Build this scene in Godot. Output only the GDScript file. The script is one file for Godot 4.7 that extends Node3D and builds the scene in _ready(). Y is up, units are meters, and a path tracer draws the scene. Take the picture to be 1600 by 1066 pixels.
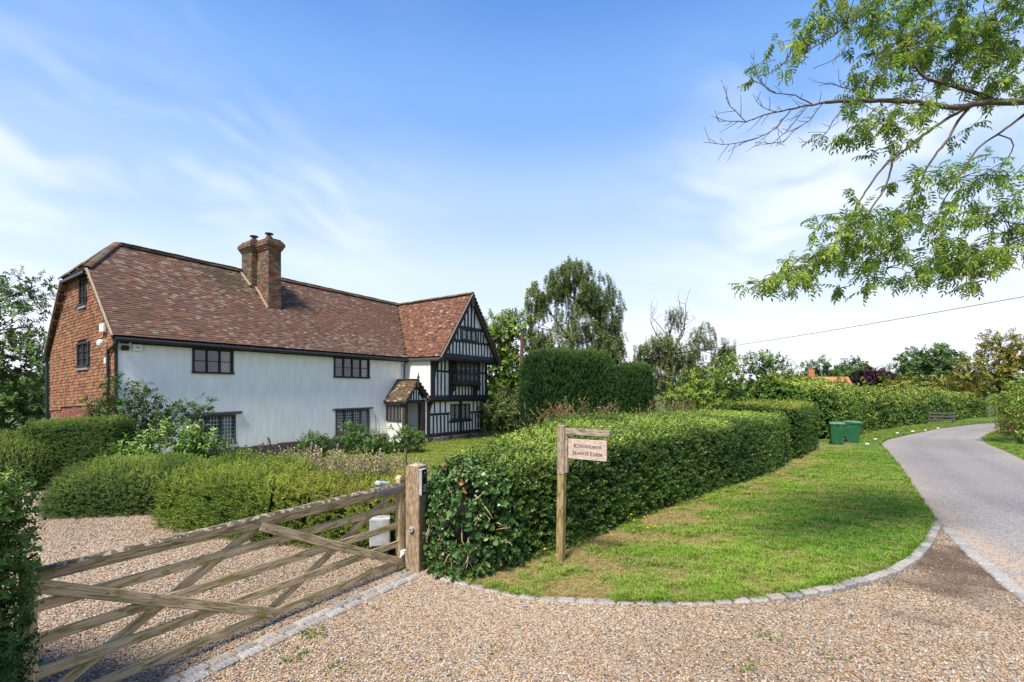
extends Node3D
# A timber-framed farmhouse behind clipped hedges, a five-bar gate, a grass verge and a country lane.
# Metres; x to the right, y up, the camera looks along -z. V(x, y, d) is a point d metres ahead.

var rng := RandomNumberGenerator.new()
var nz := FastNoiseLite.new()
var nf := FastNoiseLite.new()
var taken := {}
var M := {}
var S := {}


class Mb:
	var v := PackedVector3Array()
	var n := PackedVector3Array()
	var c := PackedColorArray()
	var t := PackedVector2Array()
	var col := Color(1, 1, 1)
	var off := Vector2.ZERO

	func vert(p: Vector3, m: Vector3, u := Vector2.ZERO) -> void:
		v.append(p)
		n.append(m)
		c.append(col)
		t.append(u)

	func tri(a: Vector3, b: Vector3, d: Vector3, ua := Vector2.ZERO, ub := Vector2.ZERO, ud := Vector2.ZERO) -> void:
		var m := (b - a).cross(d - a).normalized()
		vert(a, m, ua)
		vert(d, m, ud)
		vert(b, m, ub)

	func quad(a: Vector3, b: Vector3, d: Vector3, e: Vector3) -> void:
		tri(a, b, d)
		tri(a, d, e)

	# a convex face turned away from ctr
	func face(p: Array, u: Array, ctr: Vector3) -> void:
		var m: Vector3 = (p[1] - p[0]).cross(p[2] - p[0])
		var mid := Vector3.ZERO
		for q in p:
			mid += q
		mid /= p.size()
		var flip := m.dot(mid - ctr) < 0.0
		for i in range(1, p.size() - 1):
			if flip:
				tri(p[0], p[i + 1], p[i], u[0], u[i + 1], u[i])
			else:
				tri(p[0], p[i], p[i + 1], u[0], u[i], u[i + 1])

	func luv(p: Vector3, k: int, la: int) -> Vector2:
		if k == la:
			return Vector2(p[(k + 1) % 3] * 0.3, p[(k + 2) % 3]) + off
		return Vector2(p[la], p[3 - la - k]) + off

	func sgn(k: int, sk: float, i: int, vi: float, j: int, vj: float) -> Vector3:
		var q := Vector3.ZERO
		q[k] = sk
		q[i] = vi
		q[j] = vj
		return q

	func box(ctr: Vector3, h: Vector3, B := Basis(), bev := 0.0, la := 0) -> void:
		for k in 3:
			var i := (k + 1) % 3
			var j := (k + 2) % 3
			for s in [-1.0, 1.0]:
				var a: float = h[i] - bev
				var b: float = h[j] - bev
				var L := [sgn(k, s * h[k], i, -a, j, -b), sgn(k, s * h[k], i, a, j, -b), sgn(k, s * h[k], i, a, j, b), sgn(k, s * h[k], i, -a, j, b)]
				face(L.map(func(q): return ctr + B * q), L.map(func(q): return luv(q, k, la)), ctr)
				if bev > 0.0:
					for s2 in [-1.0, 1.0]:   # the edge between faces k and i
						var E := [sgn(k, s * h[k], i, s2 * (h[i] - bev), j, -b), sgn(k, s * h[k], i, s2 * (h[i] - bev), j, b), sgn(k, s * (h[k] - bev), i, s2 * h[i], j, b), sgn(k, s * (h[k] - bev), i, s2 * h[i], j, -b)]
						face(E.map(func(q): return ctr + B * q), E.map(func(q): return luv(q, k, la)), ctr)
		if bev > 0.0:
			for sx in [-1.0, 1.0]:
				for sy in [-1.0, 1.0]:
					for sz in [-1.0, 1.0]:
						var K := [Vector3(sx * h.x, sy * (h.y - bev), sz * (h.z - bev)), Vector3(sx * (h.x - bev), sy * h.y, sz * (h.z - bev)), Vector3(sx * (h.x - bev), sy * (h.y - bev), sz * h.z)]
						face(K.map(func(q): return ctr + B * q), K.map(func(q): return luv(q, 0, la)), ctr)

	# a squared timber from a to b; w across (sideways), h along up
	func beam(a: Vector3, b: Vector3, w: float, h: float, up := Vector3.UP, bev := 0.006) -> void:
		var x := (b - a).normalized()
		var z := x.cross(up).normalized()
		var y := z.cross(x)
		box((a + b) / 2.0, Vector3(a.distance_to(b) / 2.0, h / 2.0, w / 2.0), Basis(x, y, z), bev, 0)

	func tube(p: Array, r: Array, sides := 6, cap := false) -> void:
		var rings := []
		var outs := []
		var x := Vector3.ZERO
		var len := 0.0
		for i in p.size():
			var d: Vector3 = (p[mini(i + 1, p.size() - 1)] - p[maxi(i - 1, 0)]).normalized()
			if i == 0:
				x = d.cross(Vector3.UP if absf(d.y) < 0.9 else Vector3.RIGHT).normalized()
			else:
				x = (x - d * x.dot(d)).normalized()
			var y := d.cross(x)
			var ring := []
			var o := []
			for k in sides:
				var q := x * cos(TAU * k / sides) + y * sin(TAU * k / sides)
				ring.append(p[i] + q * r[i])
				o.append(q)
			rings.append(ring)
			outs.append(o)
		for i in p.size() - 1:
			var l2: float = len + p[i].distance_to(p[i + 1])
			for k in sides:
				var k2 := (k + 1) % sides
				var u1: float = float(k) / sides * TAU * r[i]
				var u2: float = float(k + 1) / sides * TAU * r[i]
				vert(rings[i][k], outs[i][k], Vector2(len, u1))
				vert(rings[i + 1][k], outs[i + 1][k], Vector2(l2, u1))
				vert(rings[i + 1][k2], outs[i + 1][k2], Vector2(l2, u2))
				vert(rings[i][k], outs[i][k], Vector2(len, u1))
				vert(rings[i + 1][k2], outs[i + 1][k2], Vector2(l2, u2))
				vert(rings[i][k2], outs[i][k2], Vector2(len, u2))
			len = l2
		if cap:
			for e in [0, p.size() - 1]:
				var z := []
				for q in rings[e]:
					z.append(Vector2.ZERO)
				face(rings[e], z, p[1] if e == 0 else p[p.size() - 2])

	# a flat outline (convex) pushed along d
	func prism(p: Array, d: Vector3) -> void:
		var ctr := Vector3.ZERO
		for q in p:
			ctr += q
		ctr = ctr / p.size() + d / 2.0
		var z := []
		for q in p:
			z.append(Vector2.ZERO)
		face(p, z, ctr)
		face(p.map(func(q): return q + d), z, ctr)
		for i in p.size():
			var a: Vector3 = p[i]
			var b: Vector3 = p[(i + 1) % p.size()]
			face([a, b, b + d, a + d], [Vector2.ZERO, Vector2.ZERO, Vector2.ZERO, Vector2.ZERO], ctr)

	func mesh() -> ArrayMesh:
		var a := []
		a.resize(Mesh.ARRAY_MAX)
		a[Mesh.ARRAY_VERTEX] = v
		a[Mesh.ARRAY_NORMAL] = n
		a[Mesh.ARRAY_COLOR] = c
		a[Mesh.ARRAY_TEX_UV] = t
		var m := ArrayMesh.new()
		m.add_surface_from_arrays(Mesh.PRIMITIVE_TRIANGLES, a)
		return m


class Sc:   # places for the copies of one small mesh
	var b := PackedFloat32Array()
	var k := 0

	func put(o: Vector3, x: Vector3, y: Vector3, z: Vector3, c: Color) -> void:
		b.append_array(PackedFloat32Array([x.x, y.x, z.x, o.x, x.y, y.y, z.y, o.y, x.z, y.z, z.z, o.z, c.r, c.g, c.b, 1.0]))
		k += 1


# ---------------------------------------------------------------- small helpers
func V(x: float, y: float, d: float) -> Vector3:
	return Vector3(x, y, -d)


func r(a: float, b: float) -> float:
	return rng.randf_range(a, b)


func rv() -> Vector3:
	return Vector3(rng.randf() - 0.5, rng.randf() - 0.5, rng.randf() - 0.5) * 2.0


func L(x: float, y: float, z: float) -> Color:
	return Color(x, y, z).linear_to_srgb()


func numbered(s: String) -> String:
	taken[s] = taken.get(s, -1) + 1
	return s if taken[s] == 0 else "%s_%03d" % [s, taken[s]]


func tag(o: Node, label: String, category: String, group := "") -> Node:
	o.set_meta("label", label)
	o.set_meta("category", category)
	if group:
		o.set_meta("group", group)
	return o


func thing(called: String, label: String, category: String, at := Vector3.ZERO, turn := 0.0, group := "") -> Node3D:
	var o := Node3D.new()
	o.name = numbered(called)
	add_child(o)
	o.position = at
	o.rotation.y = turn
	tag(o, label, category, group)
	return o


func place(called: String, mesh: Mesh, mat: Material, parent: Node = self) -> MeshInstance3D:
	var o := MeshInstance3D.new()
	o.name = numbered(called) if parent == self else called
	o.mesh = mesh
	o.material_override = mat
	parent.add_child(o, true)
	return o


func struct(called: String, mesh: Mesh, mat: Material) -> MeshInstance3D:
	var o := place(called, mesh, mat)
	o.set_meta("kind", "structure")
	return o


func group_part(called: String, parent: Node) -> Node3D:
	var o := Node3D.new()
	o.name = called
	parent.add_child(o, true)
	return o


func many(called: String, sc: Sc, mesh: Mesh, mat: Material, parent: Node = self, stuff := true) -> MultiMeshInstance3D:
	var mm := MultiMesh.new()
	mm.transform_format = MultiMesh.TRANSFORM_3D
	mm.use_colors = true
	mm.mesh = mesh
	mm.instance_count = sc.k
	mm.buffer = sc.b
	var o := MultiMeshInstance3D.new()
	o.name = numbered(called) if parent == self else called
	o.multimesh = mm
	o.material_override = mat
	if stuff:
		o.set_meta("kind", "stuff")
	parent.add_child(o, true)
	return o


func tex(w: int, h: int, f: Callable) -> ImageTexture:
	var im := Image.create(w, h, false, Image.FORMAT_RGB8)
	for y in h:
		for x in w:
			im.set_pixel(x, y, f.call(x, y))
	return ImageTexture.create_from_image(im)


func noise_tex(seed_: int, freq: float, lo: Color, hi: Color, kind := FastNoiseLite.TYPE_SIMPLEX_SMOOTH, size := 256) -> NoiseTexture2D:
	var q := FastNoiseLite.new()
	q.seed = seed_
	q.noise_type = kind
	q.frequency = freq
	q.fractal_octaves = 5
	var g := Gradient.new()
	g.set_color(0, lo)
	g.set_color(1, hi)
	var t := NoiseTexture2D.new()
	t.width = size
	t.height = size
	t.seamless = true
	t.noise = q
	t.color_ramp = g
	return t


func mat(called: String, c: Color, rough := 0.85) -> StandardMaterial3D:
	var m := StandardMaterial3D.new()
	m.resource_name = called
	m.albedo_color = c
	m.roughness = rough
	M[called] = m
	return m


func tri_mat(called: String, c: Color, t: Texture2D, scale: float, rough := 0.85, bump: Texture2D = null, deep := 0.5, world := false) -> StandardMaterial3D:
	var m := mat(called, c, rough)
	m.albedo_texture = t
	m.uv1_triplanar = true
	m.uv1_world_triplanar = world
	m.uv1_scale = Vector3.ONE * scale
	if bump:
		m.heightmap_enabled = true
		m.heightmap_texture = bump
		m.heightmap_scale = deep
	return m


func leaf_mat(called: String, rough := 0.5, back := 0.35) -> StandardMaterial3D:
	var m := mat(called, Color.WHITE, rough)
	m.vertex_color_use_as_albedo = true
	m.backlight_enabled = true
	m.backlight = Color(back, back, back)
	m.metallic_specular = 0.35
	return m


# ---------------------------------------------------------------- leaves
func leaf(m: Mb, p: Vector3, d: Vector3, nrm: Vector3, len: float, w: float, fold: float, droop: float, six: bool) -> void:
	var s := d.cross(nrm).normalized()
	var up := s.cross(d).normalized()
	var tip := p + d * len - up * droop * len
	if six:
		var m1 := p + d * len * 0.3
		var m2 := p + d * len * 0.66 - up * droop * len * 0.4
		for k in [-1.0, 1.0]:
			var a: Vector3 = m1 + s * k * w * 0.5 + up * fold * w
			var b: Vector3 = m2 + s * k * w * 0.38 + up * fold * w * 0.7
			if k > 0:
				m.tri(p, a, b)
				m.tri(p, b, tip)
			else:
				m.tri(p, b, a)
				m.tri(p, tip, b)
	else:
		var mid := p + d * len * 0.45 - up * droop * len * 0.25
		m.tri(p, mid + s * w * 0.5 + up * fold * w, tip)
		m.tri(p, tip, mid - s * w * 0.5 + up * fold * w)


# a twig along +y with leaves round it
func sprig(seed_: int, count: int, len: float, w: float, stem: float, ang: float, six := false, droop := 0.2, stem_r := 0.0, flat := 0.0) -> ArrayMesh:
	var g := RandomNumberGenerator.new()
	g.seed = seed_
	var m := Mb.new()
	for i in count:
		var f := (i + 0.6) / count
		var az := i * 2.4 + g.randf_range(-0.5, 0.5)
		if flat > 0.0:
			az = (PI if i % 2 else 0.0) + g.randf_range(-flat, flat)
		var a := ang * (1.15 - 0.5 * f) + g.randf_range(-0.25, 0.25)
		var d := Vector3(cos(az) * sin(a), cos(a), sin(az) * sin(a))
		var nr := (Vector3.UP - d * d.y + Vector3(g.randf_range(-0.5, 0.5), 0.1, g.randf_range(-0.5, 0.5)) * 0.9).normalized()
		var k := g.randf_range(0.72, 1.18)
		m.col = Color(k, k * g.randf_range(0.95, 1.05), k * 0.95)
		leaf(m, Vector3(g.randf_range(-0.1, 0.1) * len, stem * f, g.randf_range(-0.1, 0.1) * len), d, nr, len * g.randf_range(0.7, 1.15), w * g.randf_range(0.8, 1.15), 0.18, droop * g.randf_range(0.2, 1.6), six)
	if stem_r > 0.0:
		m.col = Color(0.7, 0.5, 0.4)
		m.tube([Vector3.ZERO, Vector3(0, stem, 0)], [stem_r, stem_r * 0.4], 3)
	return m.mesh()


# an ash leaf: a stalk along +y with pairs of leaflets
func ash_leaf(seed_: int) -> ArrayMesh:
	var g := RandomNumberGenerator.new()
	g.seed = seed_
	var m := Mb.new()
	var pts := []
	for i in 6:
		var f := i / 5.0
		pts.append(Vector3(0, 0.2 * f, -0.05 * f * f))
	m.col = Color(0.9, 0.9, 0.5)
	m.tube(pts, [0.0016, 0.0014, 0.0013, 0.0012, 0.001, 0.0008], 3)
	for i in 9:
		var f := 0.3 + 0.7 * (i / 2) / 4.0
		var side := 1.0 if i % 2 else -1.0
		var base := Vector3(0, 0.2 * f, -0.05 * f * f)
		var d := Vector3(side * 0.85, 0.5, -0.25).normalized()
		if i == 8:
			base = pts[5]
			d = Vector3(0, 0.9, -0.35).normalized()
		d = (d + Vector3(g.randf_range(-0.2, 0.2), g.randf_range(-0.2, 0.2), g.randf_range(-0.45, 0.2))).normalized()
		var k := g.randf_range(0.8, 1.15)
		m.col = Color(k, k, k)
		leaf(m, base, d, Vector3(g.randf_range(-0.3, 0.3), 0.1, 1.0).normalized(), g.randf_range(0.06, 0.085), g.randf_range(0.02, 0.026), 0.2, 0.25, true)
	return m.mesh()


func any_x(d: Vector3) -> Vector3:
	var q := rv()
	return (q - d * q.dot(d)).normalized()


# twigs scattered over the faces of a mesh
func scatter(m: Mb, dens: float, inward: float, outward: float, up: float, jit: float, s0: float, s1: float, paint: Callable, sc: Array, gap := -2.0) -> void:
	var i := 0
	while i < m.v.size():
		var a := m.v[i]
		var b := m.v[i + 1]
		var d := m.v[i + 2]
		var nr := m.n[i]
		i += 3
		var want := (b - a).cross(d - a).length() * 0.5 * dens
		var cnt := int(want)
		if rng.randf() < want - cnt:
			cnt += 1
		for k in cnt:
			var u := rng.randf()
			var w := rng.randf()
			if u + w > 1.0:
				u = 1.0 - u
				w = 1.0 - w
			var p := a + (b - a) * u + (d - a) * w
			if gap > -2.0 and nf.get_noise_3dv(p * 60.0) < gap:
				continue
			p += nr * r(-inward, outward)
			if p.y < 0.02:
				p.y = r(0.02, 0.06)
			var y := (nr + Vector3.UP * up + rv() * jit).normalized()
			var x := any_x(y)
			var s := r(s0, s1)
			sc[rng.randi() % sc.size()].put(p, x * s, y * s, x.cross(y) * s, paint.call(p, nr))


func mixc(a: Color, b: Color, f: float) -> Color:
	return a.lerp(b, clampf(f, 0.0, 1.0))


# colour between two greens in clumps, with a share of odd leaves and young growth where faces look up
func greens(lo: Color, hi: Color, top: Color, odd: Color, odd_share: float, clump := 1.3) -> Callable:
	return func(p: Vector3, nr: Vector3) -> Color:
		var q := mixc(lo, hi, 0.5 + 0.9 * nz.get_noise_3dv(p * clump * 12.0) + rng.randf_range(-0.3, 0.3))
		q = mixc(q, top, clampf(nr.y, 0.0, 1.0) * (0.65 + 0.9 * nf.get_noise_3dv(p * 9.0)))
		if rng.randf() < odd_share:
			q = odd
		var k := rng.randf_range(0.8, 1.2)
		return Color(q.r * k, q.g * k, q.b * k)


# cross-sections [back x, back d, front x, front d, height back, height front] joined into a clipped hedge
func hedge_core(secs: Array, amp := 0.07, step := 0.3, round_ := 0.15) -> Mb:
	var rows := []
	var along := []
	var tops := 4
	for e in secs:
		tops = maxi(tops, int(Vector2(e[0], e[1]).distance_to(Vector2(e[2], e[3])) / 0.3))
	for i in secs.size() - 1:
		var cnt := maxi(1, int(Vector2(secs[i][2], secs[i][3]).distance_to(Vector2(secs[i + 1][2], secs[i + 1][3])) / step))
		for k in cnt:
			along.append(i + float(k) / cnt)
	along.append(secs.size() - 1.0)
	for f in along:
		var i := mini(int(f), secs.size() - 2)
		var g: float = f - i
		var q := []
		for k in 6:
			q.append(lerpf(secs[i][k], secs[i + 1][k], g))
		var b := V(q[0], 0, q[1])
		var fr := V(q[2], 0, q[3])
		var acr := (fr - b).normalized()
		var row := []
		var path := []
		for k in 6:
			path.append([fr + Vector3.UP * (q[5] - round_) * k / 5.0 - acr * 0.05 * k / 5.0, acr])
		var w := b.distance_to(fr)
		for k in range(0, tops + 1):
			var u := float(k) / tops
			path.append([fr - acr * (round_ * 0.7 + (w - round_ * 1.4) * u) + Vector3.UP * lerpf(q[5], q[4], u), Vector3.UP])
		for k in 6:
			path.append([b + Vector3.UP * (q[4] - round_) * (5 - k) / 5.0, -acr])
		for e in path:
			var p: Vector3 = e[0]
			var o: float = nz.get_noise_3dv(p * 9.0) * amp * 2.0 + nf.get_noise_3dv(p * 12.0) * amp
			row.append(p + e[1] * o)
		rows.append(row)
	var m := Mb.new()
	for i in rows.size() - 1:
		for k in rows[i].size() - 1:
			var kk := mini(k, rows[i + 1].size() - 2)
			var z := Vector2.ZERO
			var mid: Vector3 = (rows[i][0] + rows[i][rows[i].size() - 1]) / 2.0 + Vector3.UP * 0.5
			m.face([rows[i][k], rows[i][k + 1], rows[i + 1][kk + 1]], [z, z, z], mid)
			m.face([rows[i][k], rows[i + 1][kk + 1], rows[i + 1][kk]], [z, z, z], mid)
	for e in [0, rows.size() - 1]:
		var row: Array = rows[e]
		var mid: Vector3 = (row[0] + row[row.size() - 1]) / 2.0 + Vector3.UP * 0.7
		var inner: Vector3 = (rows[1 if e == 0 else rows.size() - 2][0] + rows[1 if e == 0 else rows.size() - 2][row.size() - 1]) / 2.0
		for k in row.size() - 1:
			m.face([mid, row[k], row[k + 1]], [Vector2.ZERO, Vector2.ZERO, Vector2.ZERO], inner + Vector3.UP * 0.7)
	return m


# a clipped dome or block standing on the ground
func blob_core(c: Vector3, rad: Vector3, e: float, amp: float, turn := 0.0, low := 0.0, detail := 18) -> Mb:
	var m := Mb.new()
	var B := Basis(Vector3.UP, turn)
	var at := func(i: int, k: int) -> Vector3:
		var el := lerpf(-PI / 2 if low != 0.0 else 0.0, PI / 2, float(i) / detail)
		var az := TAU * k / (detail * 2)
		var d := Vector3(cos(el) * cos(az), sin(el), cos(el) * sin(az))
		var k2 := pow(pow(absf(d.x), e) + pow(absf(d.y), e) + pow(absf(d.z), e), -1.0 / e)
		var p := c + B * (d * k2 * rad)
		return p + (B * d) * (nz.get_noise_3dv(p * 10.0) * amp * 2.0 + nf.get_noise_3dv(p * 14.0) * amp)
	for i in detail:
		for k in detail * 2:
			var z := Vector2.ZERO
			m.face([at.call(i, k), at.call(i + 1, k), at.call(i + 1, k + 1)], [z, z, z], c)
			m.face([at.call(i, k), at.call(i + 1, k + 1), at.call(i, k + 1)], [z, z, z], c)
	return m


# the inner twigs, a little inside the leaves
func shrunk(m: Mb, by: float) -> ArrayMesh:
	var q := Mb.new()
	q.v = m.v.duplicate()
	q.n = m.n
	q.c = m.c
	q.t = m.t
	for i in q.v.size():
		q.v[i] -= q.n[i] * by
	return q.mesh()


func bush(o: Node3D, m: Mb, sprigs: Array, dens: float, inward: float, outward: float, up: float, jit: float, s0: float, s1: float, paint: Callable, lm: Material, shrink := 0.18, gap := -2.0) -> void:
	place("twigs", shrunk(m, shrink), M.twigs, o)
	var scs := []
	for q in sprigs:
		scs.append(Sc.new())
	scatter(m, dens, inward, outward, up, jit, s0, s1, paint, scs, gap)
	for i in sprigs.size():
		many("foliage", scs[i], sprigs[i], lm, o)


func _ready() -> void:
	rng.seed = 20240
	nz.seed = 3
	nz.frequency = 0.02
	nz.fractal_octaves = 3
	nf.seed = 8
	nf.frequency = 0.06
	nf.fractal_octaves = 3
	# the camera: level, with the lens shifted so that uprights stay upright
	var cam := Camera3D.new()
	cam.name = "camera"
	add_child(cam)
	cam.position = Vector3(0, 2.5, 0)
	cam.near = 0.05
	cam.far = 2500.0
	cam.keep_aspect = Camera3D.KEEP_HEIGHT
	cam.set_frustum(2.0 * 0.05 * 533.0 / 755.0, Vector2(0.0, 0.05 * 79.0 / 755.0), 0.05, 2500.0)
	cam.current = true
	# sky and sun
	var env := Environment.new()
	env.background_mode = Environment.BG_SKY
	env.sky = make_sky()
	env.background_energy_multiplier = 1.12
	env.tonemap_mode = Environment.TONE_MAPPER_LINEAR
	env.tonemap_exposure = 2.0
	env.sdfgi_enabled = true
	env.ssao_enabled = true
	env.ssil_enabled = true
	var we := WorldEnvironment.new()
	we.name = "environment"
	we.environment = env
	add_child(we)
	var sun := DirectionalLight3D.new()
	sun.name = "sun"
	sun.light_color = Color(1.0, 0.96, 0.89)
	sun.light_energy = 1.38
	sun.light_angular_distance = 14.0
	sun.shadow_enabled = true
	add_child(sun)
	var az := deg_to_rad(64.0)   # from the left, a little behind the camera
	var el := deg_to_rad(57.0)
	sun.look_at_from_position(Vector3.ZERO, -Vector3(-cos(az) * cos(el), sin(el), sin(az) * cos(el)))
	make_materials()
	make_sprigs()
	ground()
	farmhouse()
	plants()
	trees()
	ash()
	gate()
	sign_post()
	bins()
	small_things()


# ---------------------------------------------------------------- sky, light, materials
func sky_at(d: Vector3, q: FastNoiseLite, q2: FastNoiseLite) -> Color:
	var el := rad_to_deg(asin(clampf(d.y, -1.0, 1.0)))
	var hor := Color(0.50, 0.495, 0.55)
	if el <= 0.0:
		return Color(0.5, 0.5, 0.48)
	var keys := [[0.0, hor], [5.0, Color(0.475, 0.495, 0.565)], [12.0, Color(0.335, 0.41, 0.54)], [20.0, Color(0.225, 0.32, 0.50)], [30.0, Color(0.112, 0.222, 0.445)], [42.0, Color(0.056, 0.145, 0.36)], [90.0, Color(0.042, 0.12, 0.31)]]
	var c := hor
	for i in keys.size() - 1:
		if el >= keys[i][0]:
			c = (keys[i][1] as Color).lerp(keys[i + 1][1], smoothstep(keys[i][0], keys[i + 1][0], el))
	# thin streaks of high cloud, slanting down to the right
	var az := rad_to_deg(atan2(d.x, -d.z))
	var bank := exp(-pow((az + 12.0) / 17.0, 2.0) - pow((el - 12.0 - 0.2 * absf(az + 12.0)) / 5.0, 2.0))
	bank = maxf(bank, 0.6 * exp(-pow((az + 46.0) / 20.0, 2.0) - pow((el - 18.0) / 4.0, 2.0)))
	bank = maxf(bank, 0.7 * exp(-pow((absf(az) - 125.0) / 40.0, 2.0) - pow((el - 18.0) / 9.0, 2.0)))
	var seam := smoothstep(180.0, 150.0, absf(az))
	var along := az * 0.9 - el * 0.3
	var across := el + 0.26 * az + 3.0 * q2.get_noise_2d(az * 1.2, el * 1.2)
	var wisp := 0.75 * q.get_noise_2d(along * 1.5, across * 6.0) + 0.35 * q.get_noise_2d(along * 5.0 + 300.0, across * 16.0)
	var patch := q2.get_noise_2d(along * 0.8 + 40.0, across * 1.6 - 25.0)
	var am := (0.22 * smoothstep(-0.2, 0.5, patch) * seam + 0.75 * bank) * smoothstep(-0.32, 0.45, wisp * seam + 0.1 * bank) * smoothstep(1.0, 9.0, el)
	am = clampf(am, 0.0, 0.75)
	return c.lerp(Color(0.56, 0.56, 0.59), am)


func make_sky() -> Sky:
	var q := FastNoiseLite.new()
	q.seed = 11
	q.frequency = 0.02
	q.fractal_octaves = 5
	var q2 := FastNoiseLite.new()
	q2.seed = 5
	q2.frequency = 0.03
	q2.fractal_octaves = 3
	var w := 1024
	var h := 512
	var im := Image.create(w, h, false, Image.FORMAT_RGBAF)
	for y in h:
		var el := (0.5 - (y + 0.5) / h) * PI
		if el < -0.01:
			im.fill_rect(Rect2i(0, y, w, h - y), Color(0.5, 0.5, 0.48))
			break
		for x in w:
			var az := ((x + 0.5) / w - 0.5) * TAU
			im.set_pixel(x, y, sky_at(Vector3(sin(az) * cos(el), sin(el), -cos(az) * cos(el)), q, q2))
	var pm := PanoramaSkyMaterial.new()
	pm.panorama = ImageTexture.create_from_image(im)
	var s := Sky.new()
	s.sky_material = pm
	return s


func make_materials() -> void:
	var g1 := noise_tex(1, 0.02, Color(0.78, 0.78, 0.78), Color.WHITE)
	var g2 := noise_tex(2, 0.06, Color(0.55, 0.55, 0.55), Color.WHITE)
	var bumpy := noise_tex(3, 0.05, Color.BLACK, Color.WHITE)
	var fine := noise_tex(4, 0.12, Color.BLACK, Color.WHITE)
	var blot := noise_tex(9, 0.03, Color(0.94, 0.935, 0.92), Color.WHITE)
	tri_mat("plaster", L(0.89, 0.885, 0.87), blot, 0.21, 0.9, bumpy, 0.7).uv1_scale = Vector3(0.55, 0.11, 0.55)
	tri_mat("black_timber", L(0.026, 0.027, 0.034), g2, 1.3, 0.65, fine, 0.6)
	tri_mat("grey_timber", L(0.13, 0.125, 0.12), g2, 1.1, 0.8, fine, 0.6)
	tri_mat("dark_oak", L(0.06, 0.052, 0.042), g2, 1.1, 0.8, fine, 0.6)
	tri_mat("lead", L(0.34, 0.37, 0.42), g2, 1.0, 0.6)
	tri_mat("mortar", L(0.50, 0.40, 0.28), g2, 1.0, 0.95, fine, 0.6)
	tri_mat("stone", L(0.36, 0.31, 0.26), g2, 1.2, 0.95, bumpy, 2.0)
	tri_mat("plinth", L(0.17, 0.145, 0.135), g2, 1.2, 0.95, bumpy, 2.0)
	tri_mat("grey_paint", L(0.42, 0.44, 0.47), g1, 1.0, 0.5)
	tri_mat("galvanised", L(0.30, 0.32, 0.35), g2, 3.0, 0.55, fine, 0.1).metallic = 0.35
	mat("pale_stone", L(0.55, 0.54, 0.51), 0.9)
	mat("black_paint", L(0.016, 0.017, 0.022), 0.4)
	mat("white_paint", L(0.8, 0.8, 0.8), 0.5)
	mat("black_gloss", L(0.008, 0.008, 0.01), 0.15)
	mat("key_white", L(0.55, 0.56, 0.58), 0.5)
	mat("lens", L(0.01, 0.01, 0.015), 0.08)
	mat("letter", L(0.035, 0.03, 0.03), 0.8)
	mat("came", L(0.55, 0.55, 0.54), 0.6)
	mat("curtain", L(0.62, 0.60, 0.55), 0.9)
	mat("dim_room", L(0.16, 0.14, 0.12), 0.95)  # dark tone that stands in for dim interiors
	var gl := mat("glass", Color(0.45, 0.46, 0.48, 0.16), 0.04)  # grey in the pane colour stands in for reflected sky
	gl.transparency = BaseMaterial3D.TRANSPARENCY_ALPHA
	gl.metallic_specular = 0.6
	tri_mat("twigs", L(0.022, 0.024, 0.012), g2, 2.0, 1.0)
	tri_mat("bark", L(0.10, 0.082, 0.066), g2, 2.2, 0.95, bumpy, 1.5)
	tri_mat("ash_bark", L(0.19, 0.15, 0.115), g2, 6.0, 0.95, fine, 0.6)
	tri_mat("birch_bark", L(0.34, 0.31, 0.28), g2, 1.0, 0.9)
	tri_mat("red_bark", L(0.17, 0.085, 0.06), g2, 1.0, 0.9)
	var tm := tri_mat("tile", Color.WHITE, g2, 5.0, 0.95, fine, 0.5)
	tm.vertex_color_use_as_albedo = true
	var bm := tri_mat("brick", Color.WHITE, g2, 4.0, 0.95, fine, 0.5)
	bm.vertex_color_use_as_albedo = true
	var sm := tri_mat("sett", Color.WHITE, noise_tex(14, 0.07, Color(0.62, 0.62, 0.64), Color(1, 1, 1)), 1.7, 0.92, bumpy, 1.0)
	sm.vertex_color_use_as_albedo = true
	var pb := tri_mat("pebble", Color.WHITE, g2, 9.0, 0.8)
	pb.vertex_color_use_as_albedo = true
	var bin := tri_mat("bin_green", L(0.022, 0.125, 0.055), g1, 1.0, 0.45)
	bin.metallic_specular = 0.4
	var binlid := tri_mat("bin_lid", L(0.10, 0.235, 0.145), g1, 1.0, 0.4)
	binlid.metallic_specular = 0.5
	leaf_mat("leaf", 0.5, 0.5)
	leaf_mat("gloss_leaf", 0.33, 0.2)
	leaf_mat("needle", 0.6, 0.12)
	leaf_mat("ash_leaf", 0.45, 0.9)
	leaf_mat("grass", 0.6, 0.6)
	leaf_mat("petal", 0.6, 0.4)
	# wood: grain runs along u
	var a := FastNoiseLite.new()
	a.seed = 31
	a.frequency = 0.02
	a.fractal_octaves = 4
	var wood := tex(512, 256, func(x, y):
		var gr := a.get_noise_2d(x * 0.5, y * 9.0)
		var bl := a.get_noise_2d(x * 1.3 + 900.0, y * 2.4)
		var cr := smoothstep(0.33, 0.42, a.get_noise_2d(x * 0.35 - 500.0, y * 12.0))
		var k := 0.86 + 0.20 * gr + 0.22 * bl - 0.28 * cr
		return Color(k, k * 0.985, k * 0.965))
	var woodh := tex(512, 256, func(x, y):
		var k := 0.6 + 0.7 * a.get_noise_2d(x * 0.5, y * 9.0) - 0.6 * smoothstep(0.33, 0.42, a.get_noise_2d(x * 0.35 - 500.0, y * 12.0))
		return Color(k, k, k))
	var plainw := tex(256, 128, func(x, y):
		var k := 0.93 + 0.1 * a.get_noise_2d(x * 0.8, y * 9.0) + 0.1 * a.get_noise_2d(x * 2.0 + 50.0, y * 3.0)
		return Color(k, k * 0.99, k * 0.98))
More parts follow.
